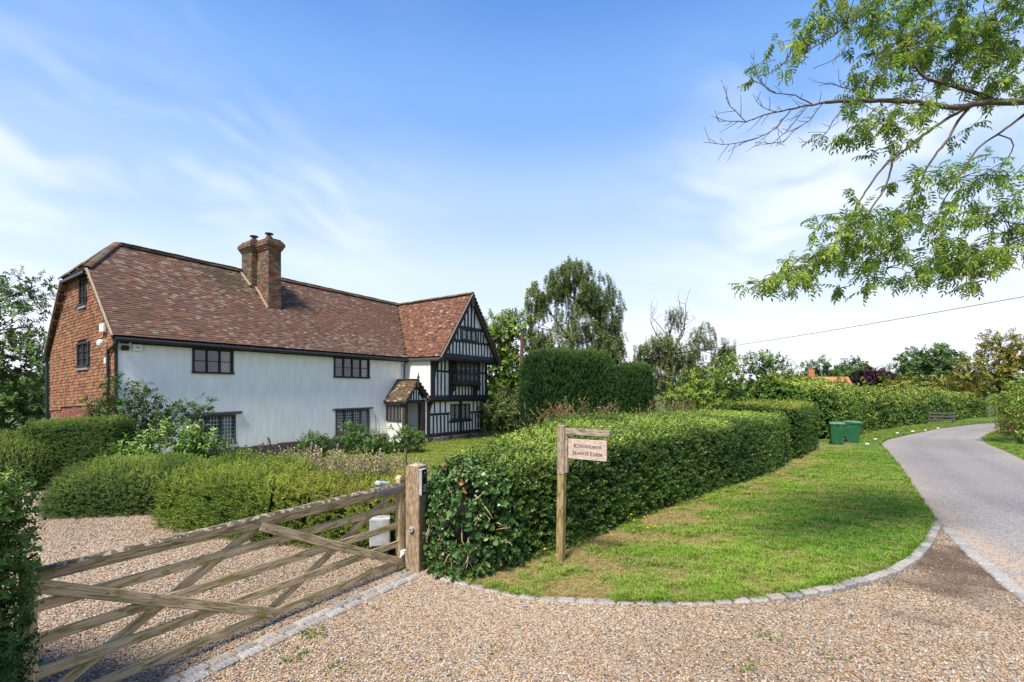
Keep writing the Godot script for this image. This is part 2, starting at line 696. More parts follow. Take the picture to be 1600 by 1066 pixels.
	var mossy := tex(512, 256, func(x, y):
		var k := 0.82 + 0.22 * a.get_noise_2d(x * 0.5, y * 9.0) - 0.2 * smoothstep(0.33, 0.42, a.get_noise_2d(x * 0.35 - 500.0, y * 12.0))
		var c := Color(k, k * 0.90, k * 0.74)
		var mo := smoothstep(-0.05, 0.42, a.get_noise_2d(x * 0.6 + 300.0, y * 2.6 + 100.0))
		return c.lerp(Color(0.60, 0.60, 0.24) * (0.7 + 0.4 * a.get_noise_2d(x * 4.0, y * 6.0)), mo * 0.5))
	var lichen := tex(512, 256, func(x, y):
		var k := 0.36 + 0.2 * a.get_noise_2d(x * 0.6, y * 6.0)
		var c := Color(k * 1.05, k * 0.92, k * 0.72)
		var wh := smoothstep(-0.02, 0.3, 0.55 * a.get_noise_2d(x * 4.0 + 70.0, y * 3.0) + 0.9 * a.get_noise_2d(x * 1.1, y * 1.1 + 200.0) + 0.05)
		var gn := smoothstep(0.05, 0.4, a.get_noise_2d(x * 1.2 + 800.0, y * 1.8))
		c = c.lerp(Color(0.42, 0.42, 0.16), gn * 0.55)
		return c.lerp(Color(0.86, 0.85, 0.84), wh * 0.62))
	for e in [["post_wood", L(0.37, 0.275, 0.185), wood, 0.6], ["sign_wood", L(0.37, 0.31, 0.235), wood, 0.6], ["board_wood", L(0.52, 0.42, 0.37), plainw, 0.9], ["gate_wood", L(0.72, 0.70, 0.64), mossy, 0.5], ["rail_wood", L(0.66, 0.66, 0.66), lichen, 0.8], ["rail_side", L(0.40, 0.39, 0.36), mossy, 0.5], ["moss_post", L(0.46, 0.44, 0.32), mossy, 0.6]]:
		var m := mat(e[0], e[1], 0.9)
		m.albedo_texture = e[2]
		m.uv1_scale = Vector3(e[3], e[3] * 2.0, 1)
		m.heightmap_enabled = true
		m.heightmap_texture = woodh
		m.heightmap_scale = 0.4
	# gravel: rounded stones of many colours
	var cv := FastNoiseLite.new()
	cv.noise_type = FastNoiseLite.TYPE_CELLULAR
	cv.seed = 77
	cv.frequency = 0.1
	cv.fractal_type = FastNoiseLite.FRACTAL_NONE
	cv.cellular_return_type = FastNoiseLite.RETURN_CELL_VALUE
	var vals := cv.get_image(1024, 1024)
	cv.cellular_return_type = FastNoiseLite.RETURN_DISTANCE2_SUB
	var gaps := cv.get_image(1024, 1024)
	var pal := pebble_palette()
	var gim := Image.create(1024, 1024, false, Image.FORMAT_RGB8)
	for y in 1024:
		for x in 1024:
			var f := vals.get_pixel(x, y).r
			var k := 0.46 + 0.56 * smoothstep(0.02, 0.32, gaps.get_pixel(x, y).r)
			var c: Color = pal[int(f * 9973.0) % pal.size()] * k
			gim.set_pixel(x, y, c.linear_to_srgb())
	var gt := ImageTexture.create_from_image(gim)
	var gm := tri_mat("gravel", Color.WHITE, gt, 0.62, 0.9, ImageTexture.create_from_image(gaps), 1.8, true)
	gm.vertex_color_use_as_albedo = true
	# worn tarmac: grey chippings
	cv.frequency = 0.16
	cv.cellular_return_type = FastNoiseLite.RETURN_CELL_VALUE
	var ta := cv.get_image(512, 512)
	var tim := Image.create(512, 512, false, Image.FORMAT_RGB8)
	for y in 512:
		for x in 512:
			var f := ta.get_pixel(x, y).r
			var k := 0.62 + 0.38 * f
			tim.set_pixel(x, y, Color(k, k * (0.99 if f < 0.8 else 0.95), k * (1.0 if f < 0.8 else 0.9)))
	var am := tri_mat("tarmac", Color.WHITE, ImageTexture.create_from_image(tim), 0.7, 0.9, bumpy, 0.3, true)
	am.vertex_color_use_as_albedo = true
	var so := tri_mat("soil", Color.WHITE, noise_tex(21, 0.05, Color(0.55, 0.55, 0.55), Color(1, 1, 1), FastNoiseLite.TYPE_SIMPLEX_SMOOTH, 512), 0.6, 1.0, bumpy, 2.5, true)
	so.vertex_color_use_as_albedo = true


func pebble_palette() -> Array:
	return [Color(0.62, 0.45, 0.28), Color(0.58, 0.36, 0.18), Color(0.64, 0.32, 0.13), Color(0.72, 0.58, 0.42), Color(0.42, 0.39, 0.38), Color(0.75, 0.70, 0.63), Color(0.52, 0.43, 0.35), Color(0.66, 0.52, 0.37), Color(0.30, 0.21, 0.15), Color(0.48, 0.33, 0.20), Color(0.58, 0.55, 0.52), Color(0.70, 0.60, 0.48), Color(0.17, 0.12, 0.09), Color(0.24, 0.21, 0.19), Color(0.55, 0.36, 0.19)]


func make_sprigs() -> void:
	S.hedge = [sprig(1, 11, 0.05, 0.036, 0.13, 1.1), sprig(2, 9, 0.055, 0.04, 0.12, 1.2), sprig(3, 12, 0.042, 0.032, 0.16, 0.9)]
	S.tiny = [sprig(4, 20, 0.028, 0.014, 0.13, 0.95), sprig(5, 18, 0.03, 0.015, 0.17, 0.8)]
	S.yew = [sprig(6, 30, 0.06, 0.02, 0.22, 0.8, false, 0.1), sprig(7, 26, 0.065, 0.022, 0.26, 0.65, false, 0.1)]
	S.ivy = [sprig(8, 6, 0.075, 0.075, 0.14, 1.35, true, 0.35), sprig(9, 5, 0.085, 0.08, 0.12, 1.3, true, 0.4)]
	S.shrub = [sprig(10, 10, 0.085, 0.045, 0.2, 1.1, true, 0.3), sprig(11, 9, 0.09, 0.05, 0.22, 1.2, true, 0.35)]
	S.tree = [sprig(12, 12, 0.2, 0.12, 0.42, 1.15, false, 0.3), sprig(13, 11, 0.22, 0.13, 0.4, 1.25, false, 0.35), sprig(14, 13, 0.18, 0.12, 0.5, 1.0, false, 0.3)]
	S.far = [sprig(15, 11, 0.34, 0.22, 0.6, 1.2, false, 0.3), sprig(16, 10, 0.36, 0.24, 0.55, 1.25, false, 0.35)]
	S.birch = [sprig(17, 26, 0.14, 0.09, 0.62, 1.1, false, 0.4), sprig(18, 22, 0.145, 0.095, 0.45, 1.2, false, 0.4)]
	S.ash = [ash_leaf(1), ash_leaf(2), ash_leaf(3)]
	S.spray = [sprig(19, 16, 0.07, 0.04, 0.45, 0.7, false, 0.2, 0.003), sprig(20, 14, 0.075, 0.042, 0.55, 0.65, false, 0.2, 0.003)]
	var gs := []
	for k in 3:
		var m := Mb.new()
		var g := RandomNumberGenerator.new()
		g.seed = 50 + k
		for i in 9:
			var az := g.randf() * TAU
			var b := Vector3(g.randf_range(-0.03, 0.03), 0, g.randf_range(-0.03, 0.03))
			var d := Vector3(cos(az), 0, sin(az))
			var h := g.randf_range(0.03, 0.075)
			var s := d.cross(Vector3.UP) * 0.0032
			var p1 := b + d * h * 0.25 + Vector3.UP * h * 0.65
			var p2 := b + d * h * g.randf_range(0.5, 0.9) + Vector3.UP * h * g.randf_range(0.75, 1.0)
			var q := g.randf_range(0.8, 1.2)
			m.col = Color(q, q, q * 0.9)
			m.quad(b - s, b + s, p1 + s * 0.8, p1 - s * 0.8)
			m.tri(p1 - s * 0.8, p1 + s * 0.8, p2)
		gs.append(m.mesh())
	S.grass = gs
	var ps := []
	for k in 3:
		var m := Mb.new()
		var g := RandomNumberGenerator.new()
		g.seed = 80 + k
		var sc := Vector3(g.randf_range(0.8, 1.2), g.randf_range(0.5, 0.75), g.randf_range(0.7, 1.0))
		var w := []
		for e in [[0, 1, 0.0], [1, 0, 0.0], [0.35, 0.9, 1.0], [-0.8, 0.5, 2.0]]:
			w.append(e)
		var ring := func(y: float, rad: float, cnt: int, ph: float) -> Array:
			var a := []
			for i in cnt:
				var t := TAU * i / cnt + ph
				a.append(Vector3(cos(t) * rad, y, sin(t) * rad) * sc * g.randf_range(0.85, 1.12))
			return a
		var r1: Array = ring.call(-0.35, 0.9, 6, 0.0)
		var r2: Array = ring.call(0.35, 0.85, 6, 0.5)
		var top := Vector3(0, 0.85, 0) * sc
		for i in 6:
			var j := (i + 1) % 6
			var z := Vector2.ZERO
			m.face([r1[i], r1[j], r2[i]], [z, z, z], Vector3.ZERO)
			m.face([r1[j], r2[j], r2[i]], [z, z, z], Vector3.ZERO)
			m.face([r2[i], r2[j], top], [z, z, z], Vector3.ZERO)
		ps.append(m.mesh())
	S.pebble = ps


# ---------------------------------------------------------------- the farmhouse; its own axes: x along the front, y up, z out of the front
func wall(m: Mb, o: Vector3, ux: Vector3, n_: Vector3, len: float, hgt: float, th: float, holes: Array) -> void:
	var xs := [0.0, len]
	var ys := [0.0, hgt]
	for h in holes:
		xs.append_array([h[0], h[1]])
		ys.append_array([h[2], h[3]])
	xs.sort()
	ys.sort()
	for i in xs.size() - 1:
		for j in ys.size() - 1:
			var cx: float = (xs[i] + xs[i + 1]) / 2.0
			var cy: float = (ys[j] + ys[j + 1]) / 2.0
			if xs[i + 1] - xs[i] < 0.001 or ys[j + 1] - ys[j] < 0.001:
				continue
			var inside := false
			for h in holes:
				if cx > h[0] and cx < h[1] and cy > h[2] and cy < h[3]:
					inside = true
			if not inside:
				m.box(o + ux * cx + Vector3.UP * cy - n_ * th / 2.0, Vector3((xs[i + 1] - xs[i]) / 2.0, (ys[j + 1] - ys[j]) / 2.0, th / 2.0), Basis(ux, Vector3.UP, n_))


var tile_mesh: ArrayMesh
var brick_mesh: ArrayMesh


# rows of tiles over a patch; lo(t) and hi(t) are the two ends of the row at share t of the way up
func tile_rows(sc: Sc, a: Callable, b: Callable, rows: int, nrm: Vector3, paint: Callable, skip = null, wid := 0.165, long := 0.15, lift := 0.012) -> void:
	for i in rows:
		var t := (i + 0.5) / rows
		var p0: Vector3 = a.call(t)
		var p1: Vector3 = b.call(t)
		var x := (p1 - p0)
		var len := x.length()
		if len < 0.05:
			continue
		x /= len
		var y := nrm.cross(x).normalized()
		if y.y < 0:
			y = -y
		var cnt := int(len / wid)
		var st := (0.5 if i % 2 else 0.0) * wid
		for k in cnt + 1:
			var f := k * wid + st
			if f > len - wid * 0.3:
				continue
			var p := p0 + x * f
			if skip != null and skip.call(p):
				continue
			var z := (nrm + x * r(-0.03, 0.03)).normalized()
			var tilt := 0.12 + r(-0.03, 0.04)
			var y2 := (y - z * tilt).normalized()
			var z2 := x.cross(y2).normalized()
			if z2.dot(nrm) < 0:
				z2 = -z2
			sc.put(p + nrm * (lift + r(-0.004, 0.005)), x * wid * r(0.965, 1.0), y2 * long, z2 * 0.016, paint.call(p))


func bricks(sc: Sc, o: Vector3, ux: Vector3, uy: Vector3, n_: Vector3, w: float, h: float, paint: Callable, skip = null) -> void:
	var rows := int(round(h / 0.075))
	for i in rows:
		var x := -0.11 if i % 2 else 0.0
		while x < w - 0.02:
			var a := maxf(x, 0.0)
			var b := minf(x + 0.215, w)
			x += 0.225
			if b - a < 0.04:
				continue
			var p := o + ux * (a + b) / 2.0 + uy * (i + 0.5) * h / rows
			if skip != null and skip.call(p):
				continue
			sc.put(p + n_ * r(-0.004, 0.004), ux * (b - a), uy * 0.065, n_ * 0.03, paint.call(p))


func pick(list: Array) -> Color:
	var q: Color = list[rng.randi() % list.size()]
	var k := r(0.78, 1.22)
	return Color(q.r * k, q.g * k, q.b * k)


# a window in the plane z = p, or (side = true) in the plane x = p facing -x, where a..b runs along -z
func window(o: Node, a: float, b: float, y0: float, y1: float, p: float, lights: int, bars: int, leads: Vector2i, fm: Material, side := false, curtain := -1, fw := 0.065) -> Node3D:
	var g := group_part("window", o)
	if side:
		g.position = Vector3(p, 0, -a)
		g.rotation.y = -PI / 2
		# own x now runs along +z of the house, so mirror the span
		b = b - a
		a = -b
		b = 0.0
		p = 0.0
	var m := Mb.new()
	m.box(Vector3((a + b) / 2.0, y1 - fw / 2.0, p), Vector3((b - a) / 2.0, fw / 2.0, 0.055), Basis(), 0.008)
	m.box(Vector3((a + b) / 2.0, y0 + fw / 2.0, p + 0.02), Vector3((b - a) / 2.0 + 0.02, fw / 2.0, 0.075), Basis(), 0.008)
	for x in [a + fw / 2.0, b - fw / 2.0]:
		m.box(Vector3(x, (y0 + y1) / 2.0, p), Vector3(fw / 2.0, (y1 - y0) / 2.0 - fw, 0.055), Basis(), 0.006)
	place("frame", m.mesh(), fm, g)
	var ia := a + fw
	var ib := b - fw
	var mw := 0.05
	var lw := (ib - ia - mw * (lights - 1)) / lights
	for i in lights:
		var x0 := ia + i * (lw + mw)
		if i > 0:
			var q := Mb.new()
			q.box(Vector3(x0 - mw / 2.0, (y0 + y1) / 2.0, p), Vector3(mw / 2.0, (y1 - y0) / 2.0 - fw, 0.045), Basis(), 0.006)
			place("mullion", q.mesh(), fm, g)
		var pane := Mb.new()
		var zz := p - 0.012 + r(-0.002, 0.002)
		pane.box(Vector3(x0 + lw / 2.0, (y0 + y1) / 2.0, zz), Vector3(lw / 2.0, (y1 - y0) / 2.0 - fw, 0.002))
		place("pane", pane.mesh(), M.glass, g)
		for k in range(1, bars + 1):
			var le := Mb.new()
			le.box(Vector3(x0 + lw / 2.0, lerpf(y0 + fw, y1 - fw, float(k) / (bars + 1)), p), Vector3(lw / 2.0, 0.014, 0.02))
			place("glazing_bar", le.mesh(), fm, g)
		if leads.x > 0:
			var ld := Mb.new()
			for k in range(1, leads.x):
				ld.box(Vector3(x0 + lw * k / leads.x, (y0 + y1) / 2.0, zz + 0.005), Vector3(0.009, (y1 - y0) / 2.0 - fw, 0.004))
			for k in range(1, leads.y):
				ld.box(Vector3(x0 + lw / 2.0, lerpf(y0 + fw, y1 - fw, float(k) / leads.y), zz + 0.005), Vector3(lw / 2.0, 0.009, 0.0045))
			place("leading", ld.mesh(), M.came, g)
		if curtain == i:
			var cu := Mb.new()
			for k in 9:
				var cx := x0 + lw * (0.25 + 0.75 * (k + 0.5) / 9.0)
				cu.box(Vector3(cx, (y0 + y1) / 2.0, p - 0.12 + (0.02 if k % 2 else -0.02)), Vector3(lw * 0.05, (y1 - y0) / 2.0, 0.018), Basis(Vector3.UP, 0.5 if k % 2 else -0.5))
			place("curtain", cu.mesh(), M.curtain, g)
	return g


func timber(o: Node, called: String, a: Vector3, b: Vector3, w: float, d: float, up := Vector3(0, 0, 1), m: Material = null) -> void:
	var q := Mb.new()
	q.beam(a, b, w, d, up, 0.01)
	place(called, q.mesh(), m if m else M.black_timber, o)


# an upright in the plane z = p from y0 to y1
func stud(o: Node, x: float, y0: float, y1: float, p: float, w := 0.09) -> void:
	if y1 - y0 < 0.06:
		return
	var j := r(-0.012, 0.012)
	timber(o, "stud", Vector3(x + j, y0, p), Vector3(x - j + r(-0.01, 0.01), y1, p), w * r(0.78, 0.98), 0.06)


func rail(o: Node, x0: float, x1: float, y: float, p: float, h := 0.11, d := 0.07) -> void:
	timber(o, "rail", Vector3(x0, y + r(-0.008, 0.008), p), Vector3(x1, y + r(-0.008, 0.008), p), h, d)


func ball(m: Mb, c: Vector3, rad: Vector3) -> void:
	for i in 6:
		for k in 10:
			var pt := func(a: int, b: int) -> Vector3:
				var el := lerpf(-PI / 2, PI / 2, a / 6.0)
				var az := TAU * b / 10.0
				return c + Vector3(cos(el) * cos(az), sin(el), cos(el) * sin(az)) * rad
			var z := Vector2.ZERO
			m.face([pt.call(i, k), pt.call(i + 1, k), pt.call(i + 1, k + 1)], [z, z, z], c)
			m.face([pt.call(i, k), pt.call(i + 1, k + 1), pt.call(i, k + 1)], [z, z, z], c)


func farmhouse() -> void:
	var h := thing("farmhouse", "long white farmhouse with red tiled roof and black-and-white timbered gable wing", "house", V(-11.97, 0, 14.6), 0.9587)
	var tb := Mb.new()
	tb.box(Vector3(0, 0.5, 0), Vector3(0.5, 0.5, 0.5))
	tile_mesh = tb.mesh()
	var bb := Mb.new()
	bb.box(Vector3.ZERO, Vector3(0.5, 0.5, 0.5))
	brick_mesh = bb.mesh()
	# walls
	var w := Mb.new()
	wall(w, Vector3(0, 0, 0), Vector3.RIGHT, Vector3(0, 0, 1), 11.6, 4.12, 0.22, [[2.06, 3.38, 3.12, 3.98], [7.5, 9.37, 3.1, 4.0], [2.04, 3.47, 0.63, 1.68], [7.59, 9.38, 0.6, 1.7]])
	place("front_wall", w.mesh(), M.plaster, h)
	var gw := Mb.new()
	wall(gw, Vector3(0, 0, -0.23), Vector3(0, 0, -1), Vector3(-1, 0, 0), 6.95, 4.0, 0.2, [[2.21, 3.47, 3.31, 3.99]])
	gw.prism([Vector3(0, 4.001, -0.3), Vector3(0, 4.001, -2.44), Vector3(0, 6.4, -2.44)], Vector3(0.2, 0, 0))
	gw.prism([Vector3(0, 4.001, -4.0), Vector3(0, 4.001, -7.1), Vector3(0, 6.4, -5.0), Vector3(0, 6.4, -4.0)], Vector3(0.2, 0, 0))
	wall(gw, Vector3(0, 4.001, -2.441), Vector3(0, 0, -1), Vector3(-1, 0, 0), 1.558, 2.4, 0.2, [[0.0, 1.26, 0.0, 0.16], [0.27, 1.04, 1.39, 2.37]])
	place("gable_wall", gw.mesh(), M.red_bark, h)
	var bk := Mb.new()
	bk.box(Vector3(8.0, 2.0, -7.1), Vector3(7.9, 2.0, 0.1))
	bk.box(Vector3(15.9, 2.0, -3.4), Vector3(0.1, 2.0, 3.6))
	place("rear_wall", bk.mesh(), M.plaster, h)
	for e in [[Vector3(6.0, 2.1, -2.2), Vector3(5.6, 2.0, 0.05)], [Vector3(5.8, 2.4, -1.2), Vector3(5.5, 0.06, 0.9)], [Vector3(13.8, 2.0, -0.6), Vector3(1.9, 1.9, 0.05)], [Vector3(13.8, 2.15, 0.5), Vector3(1.9, 0.05, 0.8)], [Vector3(13.8, 4.18, 0.5), Vector3(1.9, 0.04, 1.1)], [Vector3(13.75, 4.9, 1.6), Vector3(0.9, 0.7, 0.05)], [Vector3(1.6, 4.0, -3.5), Vector3(0.05, 2.1, 1.0)]]:  # unseen dark boards added inside so the windows look dim
		var dim_room := Mb.new()
		dim_room.box(e[0], e[1])
		place("added_dark_backing", dim_room.mesh(), M.dim_room, h)
	var pl := Mb.new()
	for i in 22:
		var x0 := 0.3 + i * 0.47
		if x0 < 10.3:
			pl.box(Vector3(x0 + 0.235, 0.24 + r(-0.01, 0.01), 0.02), Vector3(0.234, 0.25 + r(-0.02, 0.02), 0.045 + r(0, 0.012)), Basis(), 0.012)
	place("plinth", pl.mesh(), M.plinth, h)
	# brick foot and hung tiles of the left gable
	var line := func(z: float) -> float: return 2.12 - 0.045 * -z - (0.07 if z < -6.7 else 0.0)
	var bs := Sc.new()
	var red := func(_p): return pick([Color(0.36, 0.12, 0.07), Color(0.42, 0.16, 0.10), Color(0.30, 0.10, 0.065), Color(0.45, 0.22, 0.15), Color(0.33, 0.13, 0.08)])
	bricks(bs, Vector3(-0.006, 0.0, -0.12), Vector3(0, 0, -1), Vector3.UP, Vector3(-1, 0, 0), 7.1, 2.1, red, func(p): return p.y > line.call(p.z) or (p.z > -3.6 and p.z < -2.5 and p.y < 1.5 and p.y > 1.35))
	many("brick", bs, brick_mesh, M.brick, h)
	var bf := Mb.new()
	bf.box(Vector3(0.098, 1.0, -0.13), Vector3(0.1, 1.0, 0.11))
	var vt := Mb.new()
	vt.box(Vector3(0.02, 1.43, -3.05), Vector3(0.04, 0.05, 0.5))
	place("vent", vt.mesh(), M.black_paint, h)
	place("brick_backing", bf.mesh(), M.mortar, h)
	var ts := Sc.new()
	var hung := func(p):
		var q := pick([Color(0.47, 0.19, 0.085), Color(0.52, 0.23, 0.11), Color(0.43, 0.17, 0.085), Color(0.52, 0.29, 0.16), Color(0.20, 0.11, 0.075), Color(0.13, 0.08, 0.07), Color(0.42, 0.16, 0.07), Color(0.56, 0.30, 0.16)])
		q = q.lerp(Color(0.44, 0.185, 0.09), 0.3)
		return q.lerp(Color(0.45, 0.33, 0.12), 0.5 if rng.randf() < 0.05 else 0.0) * (1.0 - 0.2 * clampf(nz.get_noise_3dv(p * 12.0) * 2.0, 0.0, 1.0))
	var rows := 44
	tile_rows(ts, func(t):
		var y := lerpf(1.72, 6.44, t)
		return Vector3(-0.02, y + 0.16 * (1.0 - t), -maxf(0.07, (y - 4.05) * 0.94 + 0.0)),
		func(t):
		var y := lerpf(1.72, 6.44, t)
		return Vector3(-0.02, y - 0.12 * (1.0 - t), -minf(7.24, 7.2 - (y - 3.9) * 0.82)),
		rows, Vector3(-1, 0, 0), hung, func(p): return p.y < line.call(p.z) - 0.04 or (p.z < -2.28 and p.z > -3.72 and p.y > 3.14 and p.y < 4.16) or (p.z < -2.62 and p.z > -3.5 and p.y > 5.22 and p.y < 6.4), 0.15, 0.17, 0.02)
	many("hung_tile", ts, tile_mesh, M.tile, h)
	# main roof
	var ap := Vector3(1.0, 7.8, -3.5)
	var rr := Vector3(13.7, 7.4, -2.95)
	var hipf := Vector3(-0.16, 6.5, -2.154)
	var hipb := Vector3(-0.16, 6.5, -5.1)
	var el := Vector3(-0.16, 4.15, 0.28)
	var er := Vector3(11.45, 4.15, 0.28)
	var bl := Vector3(-0.16, 3.92, -7.4)
	var br := Vector3(16.0, 3.92, -7.4)
	var rb := Vector3(15.9, 7.35, -2.95)
	var wf := Vector3(13.72, 7.42, 2.6)
	var wl := Vector3(11.43, 4.12, 2.6)
	var wr := Vector3(16.02, 4.12, 2.6)
	var dk := Mb.new()
	var dn := Vector3(0, -0.10, 0)
	for f in [[el, er, rr, ap, hipf], [hipf, ap, hipb], [hipb, ap, rr, rb, br, bl], [wl, wf, rr, er], [wr, wf, rr, rb, Vector3(16.02, 4.12, -3.2)]]:
		dk.prism(f.map(func(q): return q + dn), Vector3(0, -0.06, 0))
	place("roof", dk.mesh(), M.dark_oak, h)
	var old := func(p):
		var q := pick([Color(0.20, 0.098, 0.070), Color(0.165, 0.080, 0.060), Color(0.24, 0.118, 0.08), Color(0.10, 0.056, 0.046), Color(0.21, 0.09, 0.062), Color(0.17, 0.085, 0.065), Color(0.30, 0.115, 0.055)])
		var g: float = nz.get_noise_3dv(p * 7.0) + 0.5 * nf.get_noise_3dv(p * 10.0)
		if rng.randf() < 0.24 + 0.4 * g:
			q = q.lerp(Color(0.50, 0.46, 0.40), r(0.15, 0.8))
		if nf.get_noise_3dv(p * 5.0 + Vector3(40, 0, 0)) > 0.12:
			q = q.lerp(Color(0.10, 0.075, 0.05), r(0.05, 0.35))
		q = q.lerp(Color(0.17, 0.10, 0.072), 0.35)
		var ms: float = clampf(1.0 - (p - Vector3(4.3, 7.0, -2.7)).length() / 1.3, 0.0, 1.0)
		if rng.randf() < ms * 1.4:
			q = q.lerp(Color(0.075, 0.06, 0.03), 0.75)
		return q
	var orange := func(p):
		var q := pick([Color(0.28, 0.12, 0.068), Color(0.23, 0.10, 0.06), Color(0.32, 0.15, 0.085), Color(0.17, 0.072, 0.046), Color(0.29, 0.12, 0.065), Color(0.12, 0.058, 0.045)])
		if rng.randf() < 0.05 + 0.1 * nz.get_noise_3dv(p * 8.0):
			q = q.lerp(Color(0.56, 0.50, 0.45), r(0.3, 0.8))
		return q
	var rs := Sc.new()
	var nf_: Vector3 = (er - el).cross(ap - el).normalized()
	tile_rows(rs, func(t):
		var q := el.lerp(Vector3(el.x, 7.8, -3.5), t)
		return q if t < 0.644 else hipf.lerp(ap, (t - 0.644) / 0.356),
		func(t): return er.lerp(rr, t), 50, nf_, old, func(p): return p.x > 5.4 and p.x < 6.1 and p.z < -1.5 and p.z > -3.3)
	many("roof_tile", rs, tile_mesh, M.tile, h)
	var hs := Sc.new()
	tile_rows(hs, func(t): return hipb.lerp(ap, t), func(t): return hipf.lerp(ap, t), 18, (ap - hipb).cross(hipf - hipb).normalized() * (1.0 if (ap - hipb).cross(hipf - hipb).y > 0 else -1.0), old)
	many("hip_tile", hs, tile_mesh, M.tile, h)
	var bs2 := Sc.new()
	tile_rows(bs2, func(t): return br.lerp(rb, t), func(t): return bl.lerp(Vector3(-0.16, 7.6, -3.5), t) if t < 0.7 else hipb.lerp(ap, (t - 0.7) / 0.3), 26, Vector3(0, 0.75, -0.66), orange, null, 0.33, 0.3)
	many("rear_roof_tile", bs2, tile_mesh, M.tile, h)
	var ws := Sc.new()
	tile_rows(ws, func(t): return er.lerp(rr, t), func(t): return wl.lerp(wf, t), 40, (wl - er).cross(wf - er).normalized() * (1.0 if (wl - er).cross(wf - er).y > 0 else -1.0), orange)
	tile_rows(ws, func(t): return wr.lerp(wf, t), func(t): return Vector3(16.02, 4.12, -2.95).lerp(rr, t), 40, Vector3(0.82, 0.57, 0), orange)
	many("wing_roof_tile", ws, tile_mesh, M.tile, h)
	# ridge and hip tiles
	var half := Mb.new()
	for i in 5:
		var a0 := PI * i / 5.0 - 0.1
		var a1 := PI * (i + 1) / 5.0 - 0.1
		half.quad(Vector3(-0.5, sin(a0) * 0.11, cos(a0) * 0.13), Vector3(0.5, sin(a0) * 0.11, cos(a0) * 0.13), Vector3(0.5, sin(a1) * 0.11, cos(a1) * 0.13), Vector3(-0.5, sin(a1) * 0.11, cos(a1) * 0.13))
	var hm := half.mesh()
	var rd := Sc.new()
	for e in [[ap, rr], [wf, rr], [hipf, ap], [hipb, ap], [rr, rb]]:
		var x: Vector3 = (e[1] - e[0])
		var len := x.length()
		x /= len
		var cnt := int(len / 0.32)
		var z := x.cross(Vector3.UP).normalized()
		var y := z.cross(x)
		for i in cnt:
			rd.put(e[0].lerp(e[1], (i + 0.5) / cnt) + y * (0.0 + r(-0.008, 0.008)), x * (len / cnt * 0.97), y, z, pick([Color(0.17, 0.10, 0.06), Color(0.24, 0.12, 0.07), Color(0.13, 0.10, 0.06), Color(0.20, 0.17, 0.12)]))
	many("ridge_tile", rd, hm, M.tile, h)
	var vg := Mb.new()
	vg.beam(el + Vector3(-0.015, 0.0, 0), hipf + Vector3(-0.015, 0.0, 0), 0.06, 0.07)
	place("verge", vg.mesh(), M.mortar, h)
	vg = Mb.new()
	vg.beam(bl + Vector3(-0.015, 0.0, 0), hipb + Vector3(-0.015, 0.0, 0), 0.06, 0.07)
	place("verge", vg.mesh(), M.mortar, h)
	var hf := Mb.new()
	hf.beam(hipf + Vector3(-0.05, -0.1, -0.1), hipb + Vector3(-0.05, -0.1, 0.1), 0.07, 0.09)
	place("hip_gutter", hf.mesh(), M.black_paint, h)
	# eaves: gutter, wall plate, rafter feet, downpipes
	var gu := Mb.new()
	gu.tube([Vector3(-0.1, 4.07, 0.33), Vector3(4, 4.05, 0.34), Vector3(11.45, 4.05, 0.34)], [0.055, 0.055, 0.055], 8, true)
	place("gutter", gu.mesh(), M.black_paint, h)
	timber(h, "wall_plate", Vector3(0.1, 4.03, 0.03), Vector3(11.55, 4.03, 0.03), 0.13, 0.1, Vector3(0, 0, 1), M.dark_oak)
	for i in 22:
		timber(h, "rafter_foot", Vector3(0.4 + i * 0.51, 4.03, 0.29), Vector3(0.4 + i * 0.51, 4.30, 0.0), 0.07, 0.08, Vector3.UP, M.dark_oak)
	var dp := Mb.new()
	dp.tube([Vector3(-0.05, 4.02, 0.3), Vector3(-0.1, 3.88, 0.2), Vector3(-0.1, 3.76, -0.28), Vector3(-0.1, 3.6, -0.36), Vector3(-0.1, 0.1, -0.36)], [0.042, 0.042, 0.042, 0.042, 0.042], 8)
	place("downpipe", dp.mesh(), M.black_paint, h)
	var dp2 := Mb.new()
	dp2.tube([Vector3(-0.1, 3.85, -7.33), Vector3(-0.1, 0.1, -7.3)], [0.05, 0.05], 8)
	dp2.box(Vector3(-0.1, 3.75, -7.32), Vector3(0.09, 0.1, 0.09), Basis(), 0.01)
	place("downpipe", dp2.mesh(), M.black_paint, h)
	var dp3 := Mb.new()
	dp3.tube([Vector3(11.42, 4.0, 0.34), Vector3(11.4, 3.85, 0.12), Vector3(11.4, 2.5, 0.1)], [0.04, 0.04, 0.04], 8)
	place("downpipe", dp3.mesh(), M.black_paint, h)
	var cb := Mb.new()
	cb.box(Vector3(-0.005, 2.0, 0.013), Vector3(0.04, 2.0, 0.035), Basis(), 0.006)
	place("corner_board", cb.mesh(), M.black_timber, h)
	# windows of the front and the gable
	window(h, 2.06, 3.38, 3.12, 3.98, 0.0, 3, 1, Vector2i.ZERO, M.black_timber, false, 2)
	window(h, 7.5, 9.37, 3.1, 4.0, 0.0, 4, 1, Vector2i.ZERO, M.black_timber, false, 3)
	window(h, 2.04, 3.47, 0.63, 1.68, -0.03, 3, 0, Vector2i(4, 7), M.grey_timber, false, 2)
	window(h, 7.59, 9.38, 0.6, 1.7, -0.03, 4, 0, Vector2i(4, 8), M.grey_timber, false, 3)
	window(h, 2.44, 3.70, 3.31, 4.16, -0.01, 2, 2, Vector2i.ZERO, M.black_timber, true)
	window(h, 2.71, 3.48, 5.39, 6.37, -0.01, 2, 2, Vector2i.ZERO, M.black_timber, true)
	var li := Mb.new()
